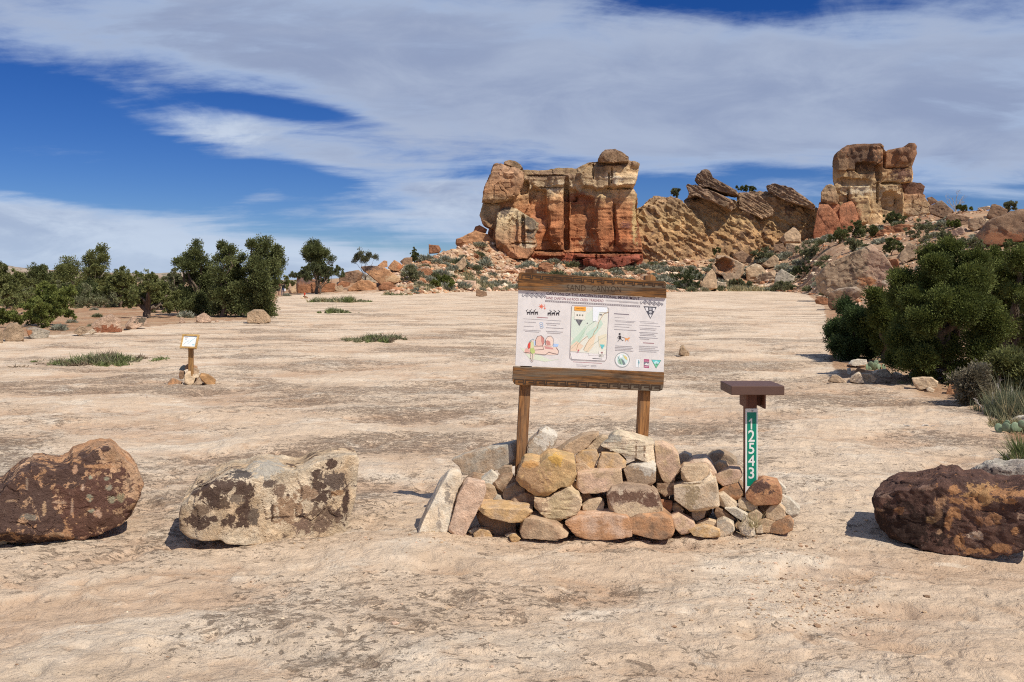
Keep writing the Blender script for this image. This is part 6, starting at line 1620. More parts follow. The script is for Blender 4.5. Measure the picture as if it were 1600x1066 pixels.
DKG = ((.060, .074, .028), (.180, .200, .074))
JUN = ((.046, .064, .018), (.165, .192, .048))
PIN = ((.082, .096, .032), (.235, .245, .088))
OLV = ((.105, .112, .058), (.25, .255, .135))
GRY = ((.20, .205, .15), (.40, .40, .30))
GRN = ((.076, .098, .026), (.215, .240, .062))
def tree(name, label, cat, base, blobs, pal, nleaf, ln, nsub=None, rsub=None, trunk=0.12, limbs=8, group=None, seed=1, shell=2.6, depth=0.9, flat=.9, Y=None, extra=6):
    rng = np.random.default_rng(seed)
    h = hit(*base)
    Y = Y or h[1]
    k = Y / F
    bx = (base[0] - HX) * k
    bz = gz(bx, Y)
    B = np.array(blobs, float)
    B[:, 2] *= 0.96
    xc, wd = (B[:, 0].min() + B[:, 0].max()) / 2, max(np.ptp(B[:, 0]) + 2 * B[:, 2].mean(), 1)
    cen, rad = [], []
    for px, py, r in B:
        off = rng.uniform(-1, 1) * depth * .5 * wd * k * math.sqrt(max(1 - ((px - xc) / (wd * .55)) ** 2, .05))
        p = W(px, py, Y); p[1] += off
        cen.append(p); rad.append(r * k)
    for _ in range(extra):       # more of the crown on its near and far sides
        i = rng.integers(len(B)); j = rng.integers(len(B))
        px, py, r = (B[i] * .6 + B[j] * .4)
        p = W(px, py, Y); p[1] += rng.choice((-1, 1)) * depth * rng.uniform(.2, .5) * wd * k
        cen.append(p); rad.append(r * k * .8)
    cen, rad = np.array(cen), np.array(rad)
    t = thing(name, label, cat, (bx, Y, bz), group)
    org = np.array((bx, Y, bz))
    rsub = rsub or 0.26 * rad.mean()
    if nleaf < 30000:
        nleaf, ln = int(nleaf * 1.9), ln * .74
    nsub = nsub or int(nleaf / 70)
    link('crown', crown_mesh('crown', cen - org, rad, nsub, nleaf, ln, ln * .72, rsub, pal[0], pal[1], rng, flat, shell), M_LEAF, t)
    if trunk:
        top = cen[:len(B)].mean(0) - org
        order = rng.permutation(len(B))[:limbs]
        fork = np.array([0, 0, 0]) + top * np.array([.35, .35, .38])
        parts = [limb((0, 0, -.15), fork, trunk, trunk * .75, rng, 4, .08)]
        for i in order:
            parts.append(limb(fork * rng.uniform(.45, 1.0), cen[i] - org + (0, 0, rad[i] * .4), trunk * .5, trunk * .10, rng))
        v, f = merge(parts)
        link('trunk', mesh_np('trunk', v, f, True), M_BARK, t)
    return t

def trees():
    rng = np.random.default_rng(44)
    for i in range(26):
        px = -60 + i * 20.5 + rng.uniform(-8, 8)
        Yd = rng.uniform(88, 170)
        w = rng.uniform(1.2, 2.6) * F / Yd
        pb = HY + CH * F / Yd
        hh = rng.uniform(1.5, 3.0) * F / Yd
        tree('juniper_tree', 'dark juniper far off in the scrub behind the left trees', 'tree', (px, pb), [(px + rng.uniform(-.6, .6) * w, pb - hh * rng.uniform(.25, .85), w * rng.uniform(.4, .6)) for _ in range(6)], [DKG, PIN, GRN, OLV][i % 4], 1500, .26, seed=200 + i, group='junipers far off in the scrub', trunk=.1, limbs=3, Y=Yd, extra=2)
    GL, GP, GR = 'pines and junipers at the left of the slab', 'dense pine group at the left of the slab', 'junipers at the right of the slab'
    for i in range(22):
        px = -20 + i * 20.5 + rng.uniform(-7, 7)
        pb = 481 + 10 * rng.uniform(-1, 1) - max(px - 300, 0) * .04
        Yd = CH * F / (pb - HY)
        w = rng.uniform(.8, 1.7) * F / Yd
        tree('juniper_bush', 'low juniper bush in the scrub belt at the left of the slab', 'bush', (px, pb), [(px + rng.uniform(-1, 1) * w, pb - rng.uniform(.15, 1.0) * w * .8, w * rng.uniform(.35, .55)) for _ in range(7)], [PIN, GRN, OLV, DKG, OLV][i % 5], 3200, .13, seed=300 + i, group='low juniper bushes in the scrub belt', trunk=.06, limbs=3, Y=Yd, extra=3)
    tree('pinyon_pine', 'light green pinyon cut off by the left edge', 'tree', (12, 482), [(10, 424, 15), (24, 438, 16), (6, 452, 18), (30, 456, 15), (-10, 440, 20), (15, 470, 14)], PIN, 9000, .15, seed=11, group=GL)
    tree('juniper_tree', 'very dark round topped juniper behind the lighter ones', 'tree', (68, 478), [(68, 432, 20), (58, 446, 18), (82, 446, 18), (66, 422, 11), (76, 460, 16), (54, 462, 14)], DKG, 9000, .15, seed=12, group=GL, Y=78)
    tree('juniper_tree', 'spreading low green juniper behind the lichen spotted boulder', 'tree', (62, 510), [(60, 472, 20), (42, 482, 20), (80, 470, 20), (92, 486, 13), (24, 492, 14), (48, 456, 14), (62, 496, 16), (84, 500, 12), (40, 500, 12), (88, 458, 10)], GRN, 14000, .11, seed=13, group=GL)
    tree('pinyon_pine', 'tall thin airy pinyon standing above all its neighbours at the left', 'tree', (137, 482), [(150, 392, 9), (143, 402, 11), (158, 408, 9), (134, 412, 10), (150, 418, 12), (161, 424, 8), (138, 430, 13), (157, 438, 12), (128, 442, 9), (148, 448, 13)], PIN, 7000, .16, seed=14, group=GL, rsub=.34, nsub=120, trunk=.14, Y=72, shell=1.8)
    tree('pinyon_pine', 'short airy pinyon beside the tall thin one', 'tree', (108, 480), [(104, 412, 10), (98, 424, 10), (112, 424, 10), (106, 438, 12), (118, 414, 7), (97, 440, 8)], PIN, 5000, .16, seed=15, group=GL, rsub=.34, nsub=100, Y=74, shell=1.9)
    tree('pinyon_pine', 'dark thicket of young pine at the foot of the tall thin pinyon', 'tree', (128, 478), [(112, 456, 14), (128, 460, 15), (145, 462, 14), (160, 458, 13), (135, 450, 12), (172, 462, 11)], ((.05, .062, .026), (.13, .15, .055)), 10000, .15, seed=16, group=GL, Y=66)
    tree('pinyon_pine', 'olive green pinyon left of the pine with a bare trunk', 'tree', (190, 482), [(186, 434, 12), (196, 428, 11), (178, 442, 12), (192, 446, 14), (172, 452, 9), (202, 440, 10)], PIN, 7000, .15, seed=17, group=GL, Y=62)
    tree('pinyon_pine', 'bushy yellowish pine with its dark bare trunk showing', 'tree', (229, 497), [(205, 462, 13), (224, 452, 12), (243, 436, 10), (249, 452, 14), (258, 468, 14), (214, 470, 11), (236, 464, 13), (262, 482, 9), (200, 474, 8)], PIN, 12000, .12, seed=18, group=GL, trunk=.22, limbs=9)
    tree('pinyon_pine', 'small pale pine seen between the yellowish pine and the dense pine group', 'tree', (272, 492), [(270, 428, 8), (278, 436, 9), (264, 440, 8), (272, 452, 10), (266, 466, 12), (280, 470, 11), (274, 482, 9)], OLV, 7000, .13, seed=19, group=GL, Y=56)
    tree('pinyon_pine', 'tall dense pine at the left of the dense pine group', 'tree', (312, 493), [(312, 382, 6), (304, 392, 8), (314, 398, 9), (292, 404, 8), (320, 412, 9), (302, 416, 11), (286, 412, 6), (312, 430, 13), (296, 436, 10), (325, 440, 12), (308, 455, 14), (292, 460, 10), (320, 470, 13), (306, 482, 11), (290, 478, 9), (324, 484, 9)], DKG, 16000, .12, seed=20, group=GP, rsub=.26, trunk=.2)
    tree('pinyon_pine', 'middle pine of the dense pine group, lower than its neighbours', 'tree', (350, 496), [(345, 386, 6), (358, 392, 7), (350, 400, 9), (366, 408, 8), (340, 408, 8), (354, 416, 11), (378, 404, 6), (344, 430, 13), (366, 430, 13), (352, 452, 17), (372, 458, 14), (338, 462, 13), (356, 480, 14), (376, 480, 12), (338, 484, 10)], DKG, 17000, .12, seed=21, group=GP, rsub=.26, trunk=.2)
    tree('pinyon_pine', 'tallest broad pine at the right of the dense pine group', 'tree', (402, 496), [(410, 378, 6), (420, 384, 8), (400, 386, 7), (430, 392, 7), (408, 396, 10), (424, 402, 11), (396, 404, 8), (434, 412, 7), (410, 416, 13), (428, 424, 11), (398, 426, 12), (416, 440, 14), (432, 444, 7), (396, 450, 14), (416, 462, 13), (400, 474, 14), (420, 484, 11), (388, 484, 11), (404, 488, 10)], DKG, 20000, .12, seed=22, group=GP, rsub=.26, trunk=.22)
    tree('pinyon_pine', 'two headed dark pine above the roof shaped boulder', 'tree', (495, 442), [(484, 388, 7), (490, 383, 6), (480, 398, 7), (502, 387, 8), (508, 394, 6), (478, 407, 6), (492, 404, 8), (504, 404, 7), (515, 406, 6), (522, 412, 4), (498, 414, 7)], DKG, 9000, .24, seed=23, rsub=.55, nsub=90, trunk=.3, Y=128, shell=1.8, limbs=11)
    tree('shrub', 'broad olive bush under the two headed dark pine', 'shrub', (500, 446), [(478, 426, 9), (490, 420, 10), (502, 424, 11), (515, 424, 9), (526, 422, 8), (466, 432, 7), (500, 434, 10), (536, 430, 6)], ((.06, .072, .034), (.15, .165, .075)), 9000, .26, seed=24, trunk=.15, Y=124)
    tree('shrub', 'sparse airy shrub on the skyline above the orange slab', 'shrub', (572, 420), [(560, 402, 6), (568, 397, 6), (578, 400, 6), (588, 404, 5), (574, 408, 6), (556, 408, 4)], ((.07, .075, .04), (.16, .165, .09)), 2600, .22, seed=25, trunk=.10, Y=140, nsub=90, rsub=.35, shell=1.6)
    tree('conifer_tree', 'lone little dark conifer on the skyline left of the slope', 'tree', (648, 412), [(648, 388, 2.5), (648, 393, 4), (648, 399, 5.5), (647, 405, 6)], DKG, 3200, .22, seed=26, trunk=.15, extra=2)
    tree('shrub', 'grey green bush below the lone little conifer', 'shrub', (643, 440), [(640, 420, 8), (646, 428, 8), (636, 432, 8), (650, 436, 6), (628, 438, 6)], OLV, 5000, .22, seed=27, trunk=.1)
    tree('shrub', 'round bright green bush at the slab edge below the slope', 'shrub', (691, 449), [(684, 440, 9), (698, 440, 9), (691, 435, 8), (706, 444, 5), (678, 445, 5)], GRN, 6000, .24, seed=28, trunk=.1)
    tree('shrub', 'small olive bush in front of the broad orange boulder', 'shrub', (562, 453), [(558, 448, 4), (566, 448, 5), (572, 451, 3)], OLV, 2000, .2, seed=29, trunk=.05)
    # the right
    tree('juniper_tree', 'small dark green juniper at the left of the big junipers, on the slab edge', 'tree', (1335, 560), [(1334, 482, 13), (1326, 498, 18), (1344, 500, 16), (1308, 514, 14), (1328, 520, 20), (1350, 522, 18), (1298, 540, 13), (1318, 544, 16), (1340, 546, 16), (1358, 546, 12)], ((.030, .054, .020), (.098, .140, .048)), 70000, .046, seed=31, group=GR, rsub=.12, nsub=900)
    tree('juniper_tree', 'slim yellow green juniper between the small dark one and the large one', 'tree', (1388, 568), [(1362, 464, 12), (1372, 474, 14), (1388, 472, 14), (1370, 492, 15), (1388, 492, 16), (1376, 512, 18), (1394, 512, 16), (1384, 534, 16), (1398, 540, 14)], JUN, 60000, .044, seed=32, group=GR, rsub=.12, nsub=800)
    tree('juniper_tree', 'largest juniper, a broad dense yellow green crown', 'tree', (1470, 600), [(1480, 390, 14), (1462, 402, 18), (1498, 398, 18), (1446, 416, 18), (1480, 414, 20), (1514, 412, 20), (1424, 440, 20), (1456, 440, 22), (1492, 440, 24), (1526, 440, 22), (1412, 466, 18), (1440, 472, 22), (1476, 474, 26), (1512, 474, 26), (1412, 500, 20), (1446, 506, 24), (1484, 512, 26), (1520, 508, 26), (1406, 532, 18), (1436, 540, 22), (1472, 546, 24), (1506, 548, 22), (1456, 572, 16), (1490, 578, 16), (1420, 566, 16), (1438, 584, 14), (1474, 590, 15), (1506, 586, 14), (1404, 560, 12)], JUN, 300000, .034, seed=33, group=GR, rsub=.115, nsub=2900, trunk=.22, limbs=12, extra=14)
    tree('juniper_tree', 'darker olive juniper cut off by the right edge of the photo', 'tree', (1578, 602), [(1556, 408, 18), (1582, 402, 20), (1606, 398, 24), (1540, 430, 20), (1570, 432, 24), (1602, 434, 26), (1640, 430, 34), (1548, 464, 24), (1580, 470, 26), (1612, 474, 30), (1652, 480, 36), (1546, 498, 22), (1576, 506, 26), (1610, 512, 30), (1650, 530, 36), (1552, 532, 20), (1584, 544, 24), (1620, 560, 30)], ((.050, .066, .018), (.165, .188, .045)), 190000, .040, seed=34, group=GR, rsub=.125, nsub=2000, trunk=.22, limbs=12, extra=10, Y=18.5)
    tree('shrub', 'loose brown green shrub at the foot of the olive juniper', 'shrub', (1560, 622), [(1556, 566, 16), (1580, 574, 18), (1600, 566, 18), (1566, 590, 16), (1590, 596, 18), (1612, 600, 20), (1574, 610, 12)], ((.075, .075, .03), (.19, .20, .065)), 22000, .055, seed=35, rsub=.12, nsub=520, trunk=.06, shell=1.4, limbs=12)
    tree('shrub', 'grey brown twiggy shrub beside the brown orange stone', 'shrub', (1520, 632), [(1512, 590, 14), (1526, 584, 13), (1536, 598, 12), (1506, 606, 12), (1522, 610, 14), (1510, 624, 9), (1534, 616, 9)], ((.12, .098, .065), (.27, .24, .16)), 7000, .055, seed=36, rsub=.10, nsub=420, trunk=.04, shell=1.15, limbs=14)
    tree('shrub', 'bright moss green low shrub before the twiggy shrub', 'shrub', (1527, 632), [(1520, 614, 7), (1530, 611, 8), (1538, 617, 6), (1526, 622, 6)], ((.06, .075, .018), (.15, .165, .04)), 6000, .05, seed=37, rsub=.09, trunk=.03, Y=13.9)
    # bushes high on the slope and along the ridge
    GB = 'bushes on the slope below the rock towers'
    B = [('dark bush on the ledge at the foot of the tower', (1395, 352), [(1394, 340, 9), (1386, 346, 8), (1402, 346, 8)], DKG),
         ('dark bush below the red pillars, leftmost of three', (1318, 380), [(1310, 366, 9), (1322, 362, 9), (1304, 374, 8), (1318, 374, 9)], DKG),
         ('tall dark bush in front of the red pillars', (1341, 372), [(1340, 350, 8), (1334, 358, 9), (1348, 358, 9), (1342, 366, 8)], DKG),
         ('olive bush above the huge lichen covered boulder', (1334, 392), [(1328, 380, 8), (1340, 380, 8), (1334, 386, 8)], OLV),
         ('small dark bush left of the layered red ledge', (1364, 372), [(1362, 358, 6), (1366, 364, 6)], DKG),
         ('dark bush under the layered red ledge', (1392, 400), [(1388, 376, 9), (1398, 382, 10), (1386, 390, 9), (1404, 392, 8)], DKG),
         ('broad grey green bush in the middle of the upper slope', (1440, 382), [(1428, 358, 10), (1444, 352, 11), (1458, 358, 11), (1438, 368, 11), (1468, 368, 10), (1452, 374, 10)], OLV),
         ('low bush under the very large dark boulder', (1512, 398), [(1500, 382, 9), (1516, 380, 10), (1530, 386, 9)], OLV),
         ('olive bush left of the very large dark boulder', (1478, 384), [(1474, 368, 8), (1486, 372, 8)], OLV),
         ('low bright bush below the tilted brown slab', (1490, 358), [(1484, 350, 5), (1494, 349, 6), (1500, 352, 4)], GRN),
         ('bush on the skyline right of the pale flat stone', (1576, 332), [(1572, 322, 5), (1580, 318, 5), (1584, 324, 5), (1576, 328, 5)], OLV),
         ('low green growth on the skyline by the leafless shrub', (1508, 332), [(1496, 325, 4), (1508, 326, 4), (1520, 326, 3)], GRN),
         ('dense bush on the slope edge by the square brown block', (1263, 408), [(1256, 392, 10), (1270, 388, 9), (1262, 400, 10), (1276, 398, 8)], OLV),
         ('green bush below the long brown grey block', (1256, 432), [(1246, 424, 9), (1258, 420, 10), (1268, 426, 8)], ((.05, .062, .028), (.12, .135, .06))),
         ('leafy bush above the brown boulder by the hollowed one', (1190, 412), [(1182, 398, 9), (1194, 394, 9), (1188, 405, 9), (1202, 402, 7)], OLV),
         ('small dark bush at the foot of the ridge', (1118, 402), [(1114, 394, 5), (1121, 392, 5)], DKG),
         ('large dark green bush right above the top board of the sign', (1072, 452), [(1062, 436, 11), (1076, 426, 11), (1086, 434, 11), (1070, 444, 10), (1086, 446, 9), (1056, 446, 7)], ((.05, .062, .028), (.13, .148, .06))),
         ('pale green bush at the slab edge under the hollowed boulder', (1156, 452), [(1148, 444, 7), (1160, 442, 8), (1170, 446, 6)], OLV),
         ('olive bush between the humped grey boulder and the slab', (1222, 456), [(1212, 450, 6), (1226, 446, 7), (1240, 450, 6)], OLV),
         ('bush beside the crown of the olive juniper', (1590, 392), [(1584, 382, 9), (1600, 378, 9), (1610, 386, 9)], DKG)]
    for i, (lab, base, bl, pal) in enumerate(B):
        h = hit(*base)
        tree('bush', lab, 'bush', base, bl, pal, 2600, .0018 * h[1] + .02, seed=60 + i, group=GB, trunk=.06, limbs=4, extra=3)
    for i, (lab, base, bl) in enumerate([('lone bush growing on the crest of the ridge', (1056, 314), [(1053, 300, 4.5), (1059, 298, 4.5), (1056, 306, 4)]), ('row of dark tree tops showing over the middle of the ridge', (1166, 306), [(1152, 296, 4), (1160, 294, 4.5), (1168, 295, 5), (1177, 297, 4.5)])]):
        tree('bush', lab, 'bush', base, bl, DKG if i else OLV, 2200, .36, seed=90 + i, trunk=.1, Y=207, limbs=4, depth=.5, extra=2)
trees()

def blades(n, foot, hgt, lean, wd, rng, pal):
    """n narrow blades rising from points FOOT (n,3)"""
    d = np.stack([rng.normal(0, lean, n), rng.normal(0, lean, n), np.ones(n)], 1)
    d /= np.linalg.norm(d, axis=1)[:, None]
    w = np.cross(d, unit(rng, n)); w /= np.linalg.norm(w, axis=1)[:, None] + 1e-9
    h = hgt * rng.uniform(.5, 1.2, (n, 1))
    b = wd * rng.uniform(.6, 1.3, (n, 1)) / 2
    v = np.stack([foot - w * b, foot + w * b, foot + d * h], 1).reshape(-1, 3)
    t = rng.uniform(0, 1, (n, 1))
    c = np.array(pal[0]) * (1 - t) + np.array(pal[1]) * t
    return v, np.arange(3 * n).reshape(-1, 3), np.repeat(c, 3, 0)

def sage():
    rng = np.random.default_rng(8)
    protos = []
    for i in range(5):
        n = 420
        a = rng.uniform(0, 6.283, n); r = np.sqrt(rng.uniform(0, 1, n)) * .42
        d = unit(rng, n); d[:, 2] = np.abs(d[:, 2])
        rr = rng.uniform(.35, 1, n)
        pos = d * (rr * .5)[:, None] * (1.1, 1.1, .8)
        dr = d + .5 * unit(rng, n) + (0, 0, .4); dr /= np.linalg.norm(dr, axis=1)[:, None]
        v, f = leaves(pos, dr, .22, .10, rng)
        t = rng.uniform(0, 1, (n, 1))
        lo, hi = [GRY, OLV, GRY, ((.18, .17, .11), (.38, .35, .23)), GRY][i]
        protos.append(mesh_np('sagebrush', v, f, False, np.repeat(np.array(lo) * (1 - t) + np.array(hi) * t, 3, 0)))
        protos[-1].materials.append(M_LEAF)
    pts = []
    for _ in range(150):
        pts.append((rng.uniform(640, 1060), rng.uniform(.03, .98)))
    for _ in range(85):
        pts.append((rng.uniform(1030, 1300), rng.uniform(.03, .9)))
    for _ in range(60):
        pts.append((rng.uniform(1290, 1640), rng.uniform(.15, .95)))
    for u, t in pts:
        yt, yc = np.interp(u, _uu, _TOE), np.interp(u, _uu, _CRY)
        Y = yt + (yc - yt) * t
        X = (u - HX) * Y / F
        o = bpy.data.objects.new('sagebrush', protos[rng.integers(5)])
        COL.objects.link(o)
        s = rng.uniform(1.1, 2.9) * min(Y / 150, 1.1)
        o.location = (X, Y, gz(X, Y) - .05)
        o.scale = (s * rng.uniform(.9, 1.4), s, s * rng.uniform(.7, 1.0))
        o.rotation_euler = (0, 0, rng.uniform(0, 6.28))
        zn = 'left of the sign and below the butte' if u < 1040 else ('under the ridge right of the sign' if u < 1290 else 'on the upper slope near the tower')
        tag(o, 'grey green sagebrush tuft among the rubble ' + zn, 'shrub', 'sagebrush tufts ' + zn)
    # grey tufts among the stones at the left
    for i, (px, py, w, lb) in enumerate([(8, 492, 9, 'grey sagebrush by the left edge, behind the round topped boulder'), (4, 502, 8, 'second grey sagebrush by the left edge, lower'), (92, 516, 12, 'grey sagebrush under the spreading low juniper'), (152, 478, 7, 'pale sagebrush at the foot of the tall thin pinyon'), (147, 485, 6, 'dark grey sagebrush below the pale one'), (176, 480, 8, 'straw coloured bush behind the rough pinkish boulder'), (152, 496, 8, 'round grey green sagebrush above the rough pinkish boulder'), (112, 505, 8, 'low dry sagebrush left of the small dark tan boulder'), (143, 510, 6, 'small grey sagebrush beside the rough pinkish boulder'), (97, 474, 9, 'pale feathery sagebrush between two junipers'), (290, 496, 12, 'dark low shrub at the left of the pinkish pale boulder'), (425, 494, 8, 'low green shrub right of the large tan boulder'), (448, 463, 6, 'brownish low shrub beside the two walkers'), (655, 446, 8, 'grey sagebrush at the slab edge left of the round green bush')]):
        h = hit(px, py)
        o = bpy.data.objects.new('sagebrush', protos[i % 5]); COL.objects.link(o)
        s = w * h[1] / F * 2.0
        o.location = (h[0], h[1], h[2] - .03); o.scale = (s, s, s * .9); o.rotation_euler = (0, 0, i * 1.3)
        tag(o, lb, 'shrub', 'low shrubs at the left of the slab')
sage()

def patch(name, label, cat, x0, x1, pyb, hp, n, pals, seed, dep=1.0, lean=.45, wd=.02, group=None):
    rng = np.random.default_rng(seed)
    h = hit((x0 + x1) / 2, pyb)
    Y, k = h[1], h[1] / F
    V, Fc, Cc, o = [], [], [], 0
    w = (x1 - x0) / 2 * k
    org = np.array((h[0], Y, h[2]))
    for pal, share in pals:
        m = int(n * share)
        # tussocks along the patch, thinning out raggedly, some standing apart
        nt = max(8, m // 45)
        ta = rng.normal(0, .48, nt); ty = rng.normal(0, .42, nt)
        tw = np.exp(rng.normal(0, .8, nt)); ti = rng.choice(nt, m, p=tw / tw.sum())
        th_ = np.exp(rng.normal(-.15, .35, nt))
        px = ta[ti] * w + rng.normal(0, w * .045, m)
        py = ty[ti] * dep * .5 + rng.normal(0, .05 * dep, m)
        X, YY = h[0] + px, Y + py
        foot = np.stack([X, YY, terr(X, YY) - .01], 1) - org
        v, f, c = blades(m, foot, (hp * k * th_[ti] * np.clip(1.1 - .5 * np.abs(px / w), .3, 1))[:, None], lean * 1.25, wd, rng, pal)
        V.append(v); Fc.append(f + o); Cc.append(c); o += len(v)
    me = mesh_np(name, np.concatenate(V), np.concatenate(Fc), False, np.concatenate(Cc))
    ob = link(name, me, M_LEAF, None, org)
    return tag(ob, label, cat, group)
def patches():
    G = 'plants growing in hollows of the slab'
    gr, ol, br = ((.09, .12, .04), (.23, .26, .10)), ((.15, .15, .08), (.32, .31, .18)), ((.14, .10, .065), (.26, .20, .13))
    st = ((.30, .25, .13), (.48, .41, .24))
    patch('weed_patch', 'long low patch of green and purplish weeds behind the little sign', 'plants', 72, 242, 566, 15, 6500, [(gr, .42), (br, .3), (ol, .28)], 1, 1.5, 1.0, .035, G)
    patch('weed_patch', 'grassy clump in the hollow in the middle of the slab', 'plants', 548, 626, 532, 11, 3400, [(gr, .3), (ol, .45), (br, .25)], 2, 1.8, .9, .04, G)
    patch('weed_patch', 'small dark green patch on the left of the far slab', 'plants', 502, 546, 489, 8, 1800, [(gr, .6), (ol, .4)], 3, 2.0, .6, .07, G)
    patch('weed_patch', 'long grey green grass patch near the trail marker', 'plants', 490, 568, 472, 9, 2600, [(ol, .6), (st, .2), (gr, .2)], 4, 4.0, .5, .10, G)
    patch('weed_patch', 'thin grass streak on the far slab below the round green bush', 'plants', 596, 640, 461.5, 5, 1000, [(ol, .6), (st, .4)], 5, 4.0, .5, .12, G)
    patch('grass_clump', 'tall grey green sage grass at the right edge above the white rock', 'grass clump', 1556, 1640, 652, 40, 7000, [(((.10, .115, .06), (.24, .25, .15)), .8), (st, .2)], 6, 1.2, .28, .014)
    patch('grass_clump', 'fresh green plant cut off by the right edge, behind the grey white boulder', 'grass clump', 1586, 1650, 730, 32, 2600, [(gr, .7), (st, .3)], 7, .5, .4, .012)
    patch('weed_patch', 'yellowish weeds around the prickly pear at the right edge', 'plants', 1550, 1610, 668, 16, 2500, [(ol, .4), (st, .4), (gr, .2)], 8, .6, .5, .014)
    patch('grass_clump', 'strip of dry yellow grass along the foot of the slope left of the sign', 'grass clump', 700, 810, 450, 8, 4200, [(st, .5), (ol, .5)], 9, 8, .4, .16)
    patch('grass_clump', 'strip of dry grass along the foot of the slope right of the sign', 'grass clump', 1040, 1260, 455, 7, 4200, [(st, .45), (ol, .55)], 10, 8, .4, .16)
    patch('grass_clump', 'dry grass between the low boulders left of the slope', 'grass clump', 618, 690, 452, 7, 2400, [(st, .6), (ol, .4)], 12, 5, .4, .14)
    patch('weed_patch', 'dry twigs and weeds on the soil in front of the largest juniper', 'plants', 1380, 1500, 600, 8, 2200, [(br, .6), (st, .3), (gr, .1)], 13, 1.2, .8, .012)
    # dry stalks among the heap
    rng = np.random.default_rng(3)
    p = W(1176, 812, 6.15)
    n = 60
    foot = np.stack([p[0] + rng.normal(0, .03, n), p[1] + rng.normal(0, .02, n), np.full(n, p[2] - .05)], 1)
    v, f, c = blades(n, foot - p, .16, .55, .004, rng, st)
    tag(link('grass_clump', mesh_np('grass_clump', v, f, False, c), M_LEAF, None, p), 'wisps of dry grass between the stones below the green number plate', 'grass clump')
patches()

def cactus(label, px, py, pads, seed):
    rng = np.random.default_rng(seed)
    h = hit(px, py)
    k = h[1] / F
    t = thing('prickly_pear', label, 'cactus', tuple(h), 'prickly pears by the junipers')
    v0, f0 = ico(3)
    for (dx, dy, r, a) in pads:
        v = v0 * np.array((r * k, r * k * .28, r * k * 1.25))
        v = v * (1 + .05 * perlin(v0 * 3 + dx, seed))[:, None]
        M = Euler((rng.uniform(-.3, .3), RAD(a), rng.uniform(-.8, .8))).to_matrix()
        v = v @ np.array(M).T + (dx * k, rng.uniform(-.08, .08), -dy * k + 0.0)
        n = fbm(v0 * 3 + dx, 3, seed)[:, None]
        col = np.array((.20, .26, .16)) * (1 + .35 * n)
        link('pad', mesh_np('pad', v, f0, True, col), M_LEAFY, t)
M_LEAFY = col_mat('cactus_skin', .6, .3)
cactus('blue green prickly pear behind the flat pale slab', 1362, 579, [(-9, -5, 4, -15), (-2, -8, 5, 5), (5, -6, 5, 0), (12, -5, 4.5, 15), (18, -5, 4, -10), (-5, -1, 4, 20), (8, -12, 3.5, 20), (3, -1, 4, 0)], 1)
cactus('pale green prickly pear behind the large yellowish tan block', 1432, 592, [(-6, -5, 4, -10), (0, -8, 4, 10), (3, -3, 3.5, 0), (14, -4, 4, 5), (-3, -10, 3, 25), (34, -5, 4, 0), (40, -4, 3.5, 20), (30, -9, 3.2, -15)], 2)
cactus('prickly pear at the right edge in front of the sage grass', 1572, 679, [(-8, -6, 6, -10), (-1, -9, 6, 10), (6, -6, 6, 0), (14, -9, 6, 15), (22, -7, 6, -5), (3, -14, 4.5, 20), (18, -15, 5, 0)], 3)

def dead_branches():
    def bush(name, label, cat, px, py, stems, seed, r, rec=2, Y=None):
        rng = np.random.default_rng(seed)
        h = hit(px, py)
        k = h[1] / F
        parts = []
        def grow(a, d, L, rad, lv):
            b = a + d * L
            parts.append(limb(a, b, rad, rad * .45, rng, 4, .14))
            if lv > 0:
                for _ in range(rng.integers(2, 4)):
                    s = rng.uniform(.35, .95)
                    nd = d + rng.normal(0, .5, 3); nd /= np.linalg.norm(nd)
                    grow(a + (b - a) * s, nd, L * rng.uniform(.35, .6), rad * .5, lv - 1)
        for dx, dy in stems:
            d = np.array((dx, rng.uniform(-.3, .3) * abs(dx) + .01, -dy), float)
            L = np.linalg.norm(d) * k
            grow(np.array((rng.normal(0, .05), 0, 0)), d / np.linalg.norm(d), L, r, rec)
        v, f = merge(parts)
        return tag(link(name, mesh_np(name, v, f, True), M_DEAD, None, h), label, cat)
    bush('dead_branch', 'bleached dead branch fanned out in front of the largest juniper', 'branch', 1512, 600, [(-54, -20), (-40, -22), (-50, -10), (-22, -20), (-30, -2)], 1, .014)
    bush('dead_branch', 'bleached dead branch lying above the tall sage grass', 'branch', 1566, 626, [(-22, -20), (-16, -6), (10, -16), (22, -12), (-10, -26)], 2, .012)
    bush('dead_branch', 'thin bleached twigs beside the tall sage grass', 'branch', 1552, 648, [(-12, -22), (-4, -20), (4, -24), (-18, -8)], 3, .009)
    o = bush('leafless_shrub', 'leafless grey shrub on the skyline right of the tower', 'shrub', 1493, 330, [(-12, -16), (-5, -22), (2, -24), (8, -20), (13, -15), (-8, -12), (5, -12)], 4, .06, 3)
    bush('dead_branch', 'dry twig lying on the slab below the moss green shrub', 'branch', 1430, 668, [(14, 2), (-6, -1)], 6, .012, 1)
dead_branches()

